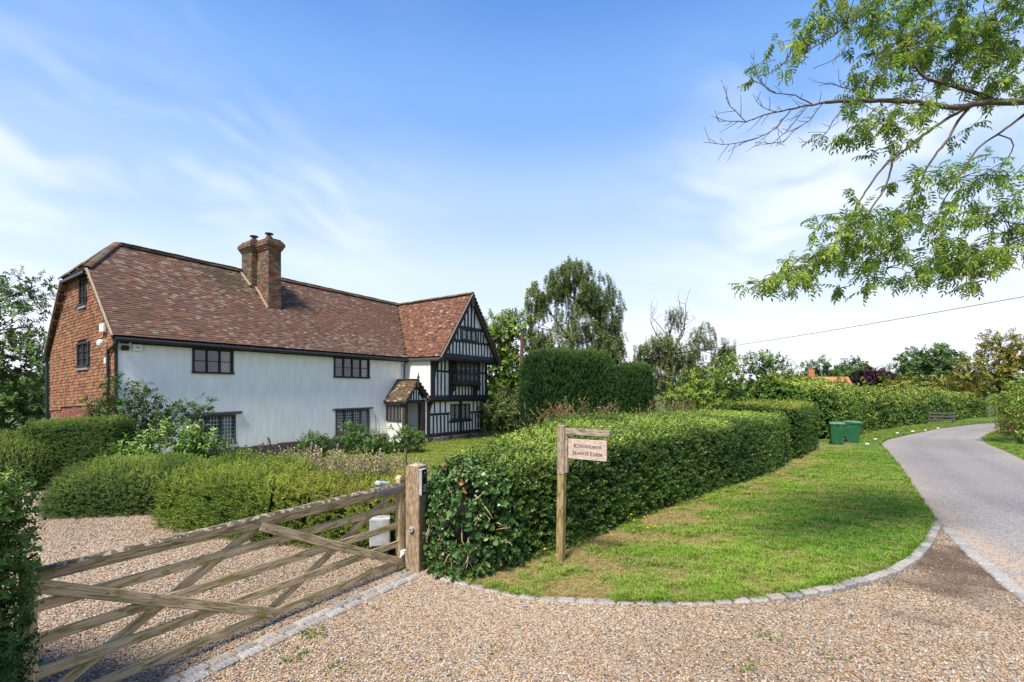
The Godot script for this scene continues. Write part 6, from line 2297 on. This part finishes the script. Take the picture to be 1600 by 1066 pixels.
func trees() -> void:
	var mid := greens(Color(0.05, 0.12, 0.02), Color(0.115, 0.215, 0.03), Color(0.20, 0.30, 0.055), Color(0.2, 0.24, 0.05), 0.04, 0.5)
	var deep := greens(Color(0.04, 0.095, 0.025), Color(0.09, 0.165, 0.04), Color(0.15, 0.235, 0.06), Color(0.14, 0.19, 0.06), 0.04, 0.5)
	var lime := greens(Color(0.075, 0.155, 0.02), Color(0.155, 0.25, 0.032), Color(0.25, 0.34, 0.055), Color(0.25, 0.29, 0.06), 0.05, 0.5)
	# left of the house
	tree("broadleaf_tree", "dark leafy tree at the far left, beyond the tile-hung gable", V(-23.6, 0, 21.5), [Vector3(0, 0, 0), Vector3(0.1, 2, 0), Vector3(0, 4, 0), Vector3(0.2, 5.6, 0)], 0.28, [[0.4, 5.2, 0, 2.2, 2.2, 2.0, 520], [1.3, 3.2, -0.2, 2.1, 2.0, 1.8, 760], [-1.8, 4.6, 0.4, 2.0, 2.2, 2.0, 420], [1.7, 1.4, 0, 1.9, 1.5, 1.5, 700], [-1.6, 2.0, 0, 2.2, 1.9, 1.8, 700]], S.tree, deep, M.leaf, M.bark, 0.6, 1.0, 0.0, -0.06)
	tree("branch_tree", "sparse tree reaching one bare-ended branch in at the left edge", V(-27.5, 0, 23.0), [Vector3(0, 0, 0), Vector3(0, 3, 0), Vector3(0.5, 6, 0)], 0.25, [[2.6, 7.0, 0, 2.3, 0.6, 1.0, 130], [4.6, 7.4, 0, 1.1, 0.9, 0.8, 80], [1.5, 5.9, 0, 1.5, 1.0, 1.2, 130]], S.tree, deep, M.leaf, M.bark, 0.5, 0.85, 0.0, -0.05)
	# right of the timbered gable
	tree("broadleaf_tree", "bright green tree close behind the timbered gable's right edge", V(-0.9, 0, 33.5), [Vector3(0, 0, 0), Vector3(0, 2.5, 0), Vector3(0.2, 5, 0), Vector3(0, 6.6, 0)], 0.25, [[-0.6, 6.2, 0, 1.9, 1.7, 1.7, 480], [1.0, 6.3, 0, 1.5, 1.8, 1.5, 380], [-1.0, 4.0, 0, 2.2, 1.8, 1.7, 480], [1.1, 3.8, -0.2, 1.8, 1.9, 1.6, 420], [0, 1.9, 0, 2.4, 1.6, 1.6, 420]], S.tree, lime, M.leaf, M.bark, 0.75, 1.2)
	shrub("shrub", "dull green rounded shrub against the timbered gable's right corner", "shrub", [[-0.5, 1.35, 27.2, 1.25, 1.25, 1.1, 520], [0.5, 1.0, 26.6, 0.9, 1.0, 0.9, 300], [-1.25, 0.9, 26.6, 0.7, 0.9, 0.8, 220]], S.shrub, greens(Color(0.05, 0.09, 0.025), Color(0.12, 0.16, 0.05), Color(0.18, 0.22, 0.075), Color(0.2, 0.2, 0.08), 0.05), M.leaf, 1.2, 1.9)
	# birches
	var bg := greens(Color(0.15, 0.215, 0.09), Color(0.27, 0.34, 0.14), Color(0.35, 0.41, 0.19), Color(0.28, 0.30, 0.12), 0.05, 0.5)
	tree("weeping_birch", "tall weeping birch behind the large clipped yew", V(4.3, 0, 34.0), [Vector3(0, 0, 0), Vector3(0.1, 3, 0), Vector3(-0.1, 6, 0), Vector3(0.1, 9, 0), Vector3(0.0, 11.6, 0)], 0.2, [[0.1, 10.9, 0, 1.3, 1.2, 1.2, 516], [1.4, 9.6, 0.2, 1.5, 1.5, 1.3, 619], [-1.2, 10.1, -0.2, 1.1, 1.2, 1.2, 453], [-2.5, 9.2, 0, 0.9, 1.2, 1.0, 349], [2.5, 8.4, 0, 1.1, 1.7, 1.2, 495], [0.3, 8.0, 0.3, 1.7, 1.7, 1.5, 680], [-2.4, 7.0, 0, 1.1, 1.5, 1.2, 411], [2.2, 6.2, 0, 1.5, 1.6, 1.2, 536], [-0.4, 5.6, 0.2, 2.4, 1.5, 1.5, 619], [2.9, 5.2, 0, 0.9, 1.4, 1.0, 308]], S.birch, bg, M.leaf, M.birch_bark, 0.7, 1.2, 0.72, -0.08)
	tree("birch", "thin birch with dead bare tops above drooping olive foliage", V(10.6, 0, 32.5), [Vector3(0, 0, 0), Vector3(0.1, 2.5, 0), Vector3(-0.1, 5, 0), Vector3(0.0, 6.4, 0)], 0.22, [[-0.6, 5.4, 0, 1.4, 1.3, 1.2, 474], [0.9, 4.9, 0, 1.5, 1.4, 1.3, 474], [-0.2, 3.4, 0, 1.8, 1.6, 1.4, 536], [2.3, 6.3, 0, 0.9, 1.0, 0.8, 184], [3.7, 5.3, 0.2, 0.7, 1.0, 0.7, 165], [-1.8, 5.0, 0, 0.9, 0.9, 0.8, 165], [2.4, 4.1, 0, 1.5, 1.4, 1.2, 411], [0.4, 7.6, 0, 1.0, 0.8, 0.7, 91]], S.birch, greens(Color(0.12, 0.155, 0.07), Color(0.24, 0.275, 0.12), Color(0.32, 0.35, 0.16), Color(0.30, 0.28, 0.12), 0.06, 0.5), M.leaf, M.birch_bark, 0.6, 1.0, 0.72, -0.1, 7)
	# shrubs behind the long hedge
	shrub("hazel_shrub", "big yellow-green hazel behind the long hedge, right of the birch", "shrub", [[10.1, 1.9, 26.6, 1.7, 1.6, 1.4, 420], [11.3, 2.5, 27.2, 1.6, 1.7, 1.4, 420], [9.2, 1.6, 26.4, 1.0, 1.3, 1.2, 240]], S.tree, lime, M.leaf, 0.5, 0.9)
	shrub("hazel_shrub", "green hazel with upright shoots behind the second hedge block", "shrub", [[13.6, 2.6, 27.6, 1.7, 1.9, 1.3, 420], [15.0, 2.7, 28.0, 1.4, 1.9, 1.3, 340], [14.4, 4.0, 27.8, 0.9, 0.8, 0.8, 110], [12.6, 3.6, 27.6, 0.7, 0.9, 0.7, 90], [16.2, 2.2, 28.4, 1.3, 1.6, 1.2, 280]], S.tree, mid, M.leaf, 0.5, 0.95, 0.6)
	# far trees
	tree("far_tree", "big round-headed oak on the skyline above the lane hedge", V(73.5, 0, 85), [Vector3(0, 0, 0), Vector3(0, 3, 0), Vector3(0, 6, 0)], 0.5, [[0, 8.3, 0, 3.4, 2.4, 3, 330], [-3.2, 7.2, 0, 2.6, 2.2, 2.4, 260], [3.4, 7.4, 0, 2.6, 2.1, 2.4, 250], [-3.8, 4.4, 0, 2.6, 2.2, 2.4, 220], [0.5, 5, 0, 3.6, 2.4, 2.6, 260], [4.2, 4.6, 0, 2.2, 2.2, 2.2, 180]], S.far, deep, M.leaf, M.bark, 0.9, 1.5, 0.0, -0.03)
	tree("far_tree", "dark rounded tree on the skyline left of the purple tree", V(52.8, 0, 75), [Vector3(0, 0, 0), Vector3(0, 3, 0), Vector3(0, 5, 0)], 0.4, [[0, 5.6, 0, 2.2, 1.9, 2.0, 240], [-1.6, 4.5, 0, 1.8, 1.8, 1.7, 200], [1.5, 4.6, 0, 1.7, 1.8, 1.6, 190]], S.far, deep, M.leaf, M.bark, 0.8, 1.2)
	tree("purple_tree", "dark purple-leaved tree above the lane hedge", V(49.3, 0, 66), [Vector3(0, 0, 0), Vector3(0, 2, 0), Vector3(0, 3.4, 0)], 0.3, [[0.2, 4.6, 0, 1.6, 1.2, 1.2, 320], [-1.2, 4.0, 0, 1.3, 1.1, 1.0, 240], [1.6, 3.9, 0, 1.4, 1.0, 1.0, 240]], S.far, greens(Color(0.018, 0.009, 0.013), Color(0.05, 0.018, 0.028), Color(0.07, 0.03, 0.04), Color(0.08, 0.04, 0.03), 0.05), M.leaf, M.bark, 0.6, 0.95)
	tree("far_tree", "small dark tree far off between the purple tree and the big oak", V(71.5, 0, 91), [Vector3(0, 0, 0), Vector3(0, 3, 0), Vector3(0, 5, 0)], 0.3, [[0, 5.6, 0, 2.0, 1.6, 1.6, 150], [-1.6, 4.4, 0, 1.8, 1.6, 1.5, 130], [1.8, 4.3, 0, 1.6, 1.5, 1.5, 110]], S.far, deep, M.leaf, M.bark, 0.8, 1.2)
	tree("far_tree", "open blue-green tree behind the cottage chimney", V(45.5, 0, 72), [Vector3(0, 0, 0), Vector3(0, 3, 0), Vector3(0, 6, 0)], 0.3, [[0.4, 6.3, 0, 1.5, 1.4, 1.4, 80], [-1.4, 5.4, 0, 1.6, 1.5, 1.5, 100], [1.7, 4.8, 0, 1.3, 1.5, 1.4, 90], [0, 4, 0, 2.0, 1.6, 1.6, 110]], S.far, deep, M.leaf, M.bark, 0.7, 1.1)
	var goldg := greens(Color(0.11, 0.135, 0.022), Color(0.22, 0.22, 0.034), Color(0.31, 0.29, 0.06), Color(0.25, 0.15, 0.04), 0.08, 0.6)
	tree("golden_tree", "yellowing tree leaning over the lane bend at the right edge", V(47.6, 0, 47.0), [Vector3(0, 0, 0), Vector3(0.2, 2, 0), Vector3(-0.3, 4, 0), Vector3(-0.2, 6, 0)], 0.3, [[-0.2, 7.2, 0, 1.5, 1.3, 1.3, 200], [1.8, 5.9, 0, 2.0, 1.9, 1.8, 330], [-1.8, 5.0, 0, 1.9, 1.6, 1.6, 280], [0.3, 4.4, 0, 2.4, 1.9, 1.8, 320], [-3.4, 3.8, 0.4, 1.7, 1.3, 1.4, 200], [2.4, 3.0, 0, 2.2, 2.0, 1.7, 300], [-1.2, 2.6, 0, 2.4, 1.7, 1.6, 280]], S.tree, goldg, M.leaf, M.bark, 0.8, 1.3, 0.0, -0.05)
	shrub("far_shrub", "pale yellow-green bush behind the lane hedge, below the oak", "shrub", [[43.5, 2.8, 55, 2.2, 1.9, 1.6, 260]], S.tree, lime, M.leaf, 0.9, 1.4)
	shrub("far_shrub", "light green bush beside the purple tree, behind the lane hedge", "shrub", [[41.0, 2.9, 58, 1.7, 1.9, 1.6, 220]], S.tree, lime, M.leaf, 0.9, 1.4)
	shrub("far_shrub", "olive-yellow bushes left of the golden tree", "shrub", [[42.5, 2.3, 49, 2.3, 2.0, 1.6, 260], [40.2, 2.2, 49.5, 1.7, 1.7, 1.5, 200], [45, 2.0, 50, 2.5, 1.9, 1.5, 240]], S.tree, goldg, M.leaf, 0.8, 1.3)
	shrub("verge_bush", "green bush at the right edge beside the lane", "shrub", [[24.6, 1.5, 22.8, 1.5, 1.7, 1.6, 480], [26.5, 1.6, 24.0, 1.5, 1.6, 1.5, 280]], S.shrub, lime, M.leaf, 1.2, 1.9)
	shrub("verge_bush", "tangled hedge on the far right verge, under the golden tree", "shrub", [[33.5, 1.0, 31.5, 1.5, 1.2, 1.4, 300], [37.5, 1.5, 34.2, 1.9, 1.6, 1.6, 380], [30.6, 0.8, 28.4, 1.2, 1.0, 1.2, 220], [42.5, 1.7, 38.0, 2.4, 1.8, 1.8, 380]], S.tree, goldg, M.leaf, 0.4, 0.8)
	# rusty dock and dry grass at the bend
	var sc := Sc.new()
	for i in 420:
		var t := rng.randf()
		var p := V(lerpf(27.6, 34.5, t) + r(-0.5, 0.9), 0.05, lerpf(26.9, 32.6, t) + r(-0.7, 0.5))
		var y := (Vector3.UP + rv() * 0.25).normalized()
		var x := any_x(y)
		var s := r(1.3, 2.6)
		sc.put(p, x * s * 0.8, y * s, x.cross(y) * s * 0.8, pick([Color(0.30, 0.17, 0.08), Color(0.34, 0.25, 0.12), Color(0.22, 0.22, 0.06), Color(0.26, 0.12, 0.07)]))
	tag(many("dry_grass", sc, S.spray[0], M.leaf), "rust-brown dock and dry grass along the inside of the lane bend", "grass")
	# woods all round the horizon
	var ts := [Sc.new(), Sc.new()]
	for i in 5200:
		var a := rng.randf() * TAU
		var dist := r(125.0, 150.0)
		var hh := 3.6 + 2.2 * nz.get_noise_1d(a * 260.0) + 1.2 * nz.get_noise_1d(a * 900.0)
		var p := Vector3(cos(a) * dist, hh * pow(rng.randf(), 0.6), sin(a) * dist)
		var y := (Vector3.UP + rv()).normalized()
		var x := any_x(y)
		var s := r(3.2, 5.5)
		ts[i % 2].put(p, x * s, y * s, x.cross(y) * s, deep.call(p, Vector3(0, 0.3, 0)))
	for k in 2:
		tag(many("distant_woods", ts[k], S.far[k], M.leaf), "far-off belt of dark woods along the horizon", "woods")


# ---------------------------------------------------------------- the ash tree whose limb hangs in at the top right
func ash() -> void:
	var o := thing("ash_tree", "ash tree whose leafy limb hangs in from the top right corner", "tree")
	var D := 6.6
	var bt := Mb.new()
	# the trunk stands right of the picture
	bt.tube([V(9.7, 0, 7.0), V(9.6, 2.5, 7.0), V(9.5, 5.0, 6.9), V(9.9, 8.0, 7.0)], [0.32, 0.26, 0.22, 0.12], 12)
	place("trunk", bt.mesh(), M.ash_bark, o)
	var bm := Mb.new()
	var spots := []   # [point, direction] along every limb, for twigs
	var limb := func(p: Array, r0: float, r1: float, twiggy: bool) -> void:
		var q := []
		for e in p:
			q.append(V(e[0], e[1], e[2]))
		var curve := Curve3D.new()
		for i in q.size():
			var t: Vector3 = (q[mini(i + 1, q.size() - 1)] - q[maxi(i - 1, 0)]) * 0.17
			curve.add_point(q[i], -t, t)
		var len := curve.get_baked_length()
		var cnt := maxi(4, int(len / 0.09))
		var pts := []
		var rads := []
		for i in cnt + 1:
			var f := float(i) / cnt
			pts.append(curve.sample_baked(len * f) + rv() * 0.006)
			rads.append(lerpf(r0, r1, f) * r(0.92, 1.12))
		bm.tube(pts, rads, 6)
		for i in range(1, cnt):
			spots.append([pts[i], (pts[i + 1] - pts[i]).normalized(), twiggy])
	limb.call([[8.77, 6.72, 6.9], [7.79, 6.66, 6.84], [7.18, 6.57, 6.78], [6.62, 6.52, 6.71], [6.08, 6.41, 6.65], [5.58, 6.44, 6.59], [5.1, 6.43, 6.53], [4.62, 6.39, 6.46], [4.15, 6.33, 6.4]], 0.054, 0.0187, false)
	limb.call([[4.15, 6.33, 6.4], [3.84, 6.26, 6.37], [3.53, 6.18, 6.34], [3.26, 6.1, 6.31], [3.04, 6.01, 6.29], [2.82, 6.01, 6.26], [2.66, 5.98, 6.23], [2.62, 6.03, 6.2]], 0.013, 0.0034, true)
	limb.call([[3, 5.96, 6.2], [2.87, 6.11, 6.2], [2.78, 6.17, 6.2], [2.75, 6.28, 6.2], [2.76, 6.43, 6.2]], 0.0058, 0.0026, true)
	limb.call([[3.98, 6.3, 6.4], [3.71, 6.41, 6.36], [3.45, 6.4, 6.32], [3.26, 6.48, 6.28], [3.14, 6.63, 6.24], [3.11, 6.87, 6.2]], 0.0079, 0.0026, true)
	limb.call([[3.44, 6.39, 6.3], [3.3, 6.48, 6.3], [3.16, 6.55, 6.3]], 0.0043, 0.0026, true)
	limb.call([[3.46, 6.14, 6.3], [3.29, 6.17, 6.27], [3.16, 6.23, 6.23], [3.09, 6.33, 6.2]], 0.005, 0.0026, true)
	limb.call([[3.63, 6.17, 6.3], [3.43, 5.93, 6.24], [3.19, 5.76, 6.18], [2.92, 5.66, 6.12], [2.65, 5.6, 6.06], [2.38, 5.6, 6]], 0.0086, 0.0026, true)
	limb.call([[3.86, 6.22, 6.3], [3.68, 6.03, 6.25], [3.53, 5.84, 6.2], [3.34, 5.69, 6.15], [3.27, 5.59, 6.1]], 0.0065, 0.0026, true)
	limb.call([[4.11, 6.32, 6.4], [3.89, 6.05, 6.35], [3.67, 5.9, 6.3], [3.52, 5.73, 6.25], [3.12, 5.7, 6.2]], 0.0065, 0.0026, true)
	limb.call([[4.49, 6.33, 6.4], [4.26, 6.11, 6.38], [4.12, 5.88, 6.35], [3.9, 5.77, 6.33], [3.74, 5.75, 6.3]], 0.0086, 0.0026, true)
	limb.call([[4.91, 6.42, 6.5], [4.52, 6.52, 6.43], [4.22, 6.55, 6.37], [4.02, 6.52, 6.3]], 0.0101, 0.0034, true)
	limb.call([[6.85, 6.57, 6.8], [6.45, 6.7, 6.77], [5.98, 6.8, 6.73], [5.68, 6.88, 6.7], [5.46, 7.24, 6.67], [5.27, 7.39, 6.63], [5.11, 7.5, 6.6]], 0.0288, 0.0102, false)
	limb.call([[5.95, 6.78, 6.7], [5.73, 6.8, 6.65], [5.46, 6.75, 6.6]], 0.0101, 0.0051, false)
	limb.call([[6.48, 6.53, 6.8], [6.06, 6.3, 6.72], [5.73, 6.08, 6.65], [5.4, 5.83, 6.58], [5.08, 5.6, 6.5], [4.87, 5.41, 6.42], [4.64, 5.12, 6.35], [4.45, 4.84, 6.28], [4.35, 4.72, 6.2]], 0.0245, 0.0085, false)
	limb.call([[6.48, 6.53, 6.8], [6.26, 6.32, 6.76], [6.05, 5.99, 6.71], [5.79, 5.7, 6.67], [5.62, 5.41, 6.63], [5.45, 5.13, 6.59], [5.33, 4.81, 6.54], [5.17, 4.54, 6.5]], 0.0202, 0.0068, false)
	limb.call([[7.68, 6.72, 6.9], [7.28, 6.43, 6.87], [6.88, 6.14, 6.83], [6.57, 5.94, 6.8], [6.36, 5.65, 6.77], [6.15, 5.37, 6.73], [5.95, 5.09, 6.7]], 0.0216, 0.0068, false)
	limb.call([[6.85, 6.12, 6.8], [7.03, 6.05, 6.8], [7.03, 5.85, 6.8], [6.85, 5.65, 6.8]], 0.0101, 0.0051, false)
	limb.call([[8.04, 6.36, 6.9], [7.49, 5.9, 6.9], [7.22, 5.63, 6.9], [7.04, 5.44, 6.9]], 0.0144, 0.0051, false)
	limb.call([[8.34, 5.95, 7], [7.73, 5.19, 6.95], [7.13, 4.71, 6.9], [6.85, 4.24, 6.85], [6.53, 4.09, 6.8]], 0.0216, 0.0051, false)
	limb.call([[5.04, 5.57, 6.4], [4.92, 5.21, 6.35], [4.67, 4.85, 6.3], [4.55, 4.5, 6.25], [4.11, 4.24, 6.2], [3.67, 4.06, 6.15], [3.23, 3.89, 6.1]], 0.013, 0.0034, false)
	limb.call([[5.38, 5.1, 6.5], [5.14, 4.66, 6.47], [5.03, 4.31, 6.43], [4.92, 3.96, 6.4]], 0.0101, 0.0034, false)
	limb.call([[8.81, 7.62, 7], [7.9, 7.75, 6.93], [7.28, 7.88, 6.87], [6.66, 8.19, 6.8]], 0.036, 0.017, false)
	limb.call([[6.71, 8.55, 6.8], [5.86, 8.2, 6.7], [5.07, 7.89, 6.6], [4.65, 7.6, 6.5], [4.32, 7.26, 6.4], [3.84, 6.94, 6.3], [3.45, 6.7, 6.2]], 0.0216, 0.0051, false)
	limb.call([[4.58, 7.52, 6.4], [4.43, 7.16, 6.38], [4.33, 6.93, 6.35], [4.1, 6.79, 6.33], [3.92, 6.71, 6.3]], 0.0072, 0.0034, false)
	limb.call([[7.31, 8.18, 6.9], [6.91, 7.88, 6.87], [6.74, 7.5, 6.83], [6.66, 7.11, 6.8]], 0.0144, 0.0051, false)
	place("limbs", bm.mesh(), M.ash_bark, o)
	# bare twigs at the end of the main limb
	var tb := Mb.new()
	for s in spots:
		if s[2] and rng.randf() < 0.95:
			var d: Vector3 = (s[1] + rv() * 0.9 + Vector3.UP * 0.25).normalized()
			var a: Vector3 = s[0]
			var e := a + d * r(0.06, 0.26)
			tb.tube([a, a.lerp(e, 0.5) + rv() * 0.012, e], [0.004, 0.0032, 0.002], 4)
			if rng.randf() < 0.5:
				ball(tb, e, Vector3.ONE * 0.006)
	place("bare_twigs", tb.mesh(), M.dark_oak, o)
	# leafy lobes: [x, y, d, rx, ry, leaves]
	var tw := Mb.new()
	var scs := [Sc.new(), Sc.new(), Sc.new()]
	for l in [[3.49, 6.8, 6.2, 0.26, 0.21, 70], [3.75, 7.11, 6.3, 0.3, 0.2, 80], [4.15, 7.39, 6.4, 0.36, 0.25, 110], [4.24, 7.6, 6.4, 0.38, 0.21, 110], [4.69, 7.38, 6.5, 0.26, 0.26, 50], [5.16, 7.68, 6.6, 0.52, 0.35, 260], [5.25, 7.19, 6.6, 0.52, 0.35, 300], [4.74, 6.82, 6.5, 0.33, 0.29, 120], [5.77, 7.49, 6.7, 0.53, 0.44, 300], [5.86, 7.8, 6.7, 0.53, 0.35, 260], [6.48, 7.79, 6.8, 0.54, 0.36, 280], [6.48, 7.29, 6.8, 0.54, 0.41, 300], [7.08, 7.73, 6.9, 0.46, 0.41, 260], [7.13, 7.09, 6.9, 0.41, 0.37, 240], [6.03, 7.07, 6.8, 0.45, 0.27, 150], [6.66, 6.84, 6.8, 0.36, 0.23, 110], [4.58, 5.95, 6.4, 0.34, 0.17, 100], [5.04, 6.09, 6.5, 0.39, 0.22, 130], [5.51, 6.28, 6.6, 0.35, 0.22, 120], [4.41, 6.16, 6.4, 0.21, 0.15, 50], [6.66, 6.35, 6.8, 0.27, 0.13, 40], [5.17, 5.83, 6.5, 0.26, 0.15, 60], [7.22, 5.08, 6.9, 0.37, 0.27, 150], [6.85, 5.67, 6.8, 0.36, 0.18, 90], [6.48, 5.27, 6.7, 0.35, 0.2, 110], [6.21, 5.45, 6.7, 0.35, 0.2, 100], [5.42, 5.27, 6.5, 0.34, 0.19, 80], [5.68, 5.53, 6.6, 0.26, 0.14, 50], [4.19, 4.82, 6.2, 0.23, 0.1, 50], [4.59, 4.69, 6.3, 0.33, 0.23, 190], [4.26, 4.48, 6.3, 0.38, 0.22, 210], [3.86, 4.2, 6.2, 0.34, 0.2, 190], [3.43, 3.97, 6.1, 0.26, 0.13, 110], [3.15, 3.85, 6.1, 0.19, 0.11, 70], [3.55, 3.89, 6.1, 0.21, 0.11, 50], [4.75, 4.3, 6.4, 0.38, 0.24, 170], [5.09, 4.72, 6.4, 0.34, 0.24, 130], [5.25, 4.33, 6.5, 0.31, 0.22, 130], [4.62, 3.96, 6.4, 0.22, 0.17, 80], [5.34, 4.07, 6.5, 0.22, 0.14, 60], [5.73, 4.66, 6.6, 0.35, 0.21, 130], [5.95, 4.2, 6.7, 0.34, 0.21, 170], [6.21, 4.47, 6.7, 0.37, 0.23, 170], [6.66, 4.45, 6.8, 0.38, 0.23, 170], [7.13, 4.62, 6.9, 0.33, 0.22, 150], [6.57, 4.14, 6.8, 0.31, 0.14, 100], [6.85, 4.95, 6.8, 0.36, 0.23, 130], [5.94, 5.01, 6.6, 0.31, 0.17, 80]]:
		var c := V(l[0], l[1], l[2])
		var near: Vector3 = spots[0][0]
		for s in spots:
			if not s[2] and s[0].distance_squared_to(c) < near.distance_squared_to(c):
				near = s[0]
		var n := int(l[5] / 12.0)
		for k in n:
			var d := rv()
			while d.length() > 1.0:
				d = rv()
			var tip := c + d * Vector3(l[3], l[4], 0.5)
			var mid := near.lerp(tip, 0.55) + Vector3(0, 0.05, 0) + rv() * 0.07
			if k % 2 == 0:
				tw.tube([near, near.lerp(mid, 0.5) + rv() * 0.03, mid, tip], [0.008, 0.006, 0.0045, 0.0025], 4)
			else:
				var f := c + d * Vector3(l[3], l[4], 0.5) * 0.35
				tw.tube([f, f.lerp(tip, 0.5) + rv() * 0.03, tip], [0.0045, 0.0035, 0.002], 4)
			for i in 5:
				var y := (d * 0.5 + rv() * 0.8 + Vector3(-0.15, -0.35, 0.0)).normalized()
				var x := y.cross(Vector3.UP + rv() * 0.35).normalized()
				var s := r(0.75, 1.12)
				var q := pick([Color(0.15, 0.26, 0.045), Color(0.21, 0.33, 0.05), Color(0.27, 0.38, 0.055), Color(0.11, 0.21, 0.045), Color(0.34, 0.43, 0.07)])
				scs[i % 3].put(tip + rv() * 0.05 - y * 0.03, x * s, y * s, x.cross(y) * s, q)
	place("twigs", tw.mesh(), M.ash_bark, o)
	for k in 3:
		many("leaves", scs[k], S.ash[k], M.ash_leaf, o)
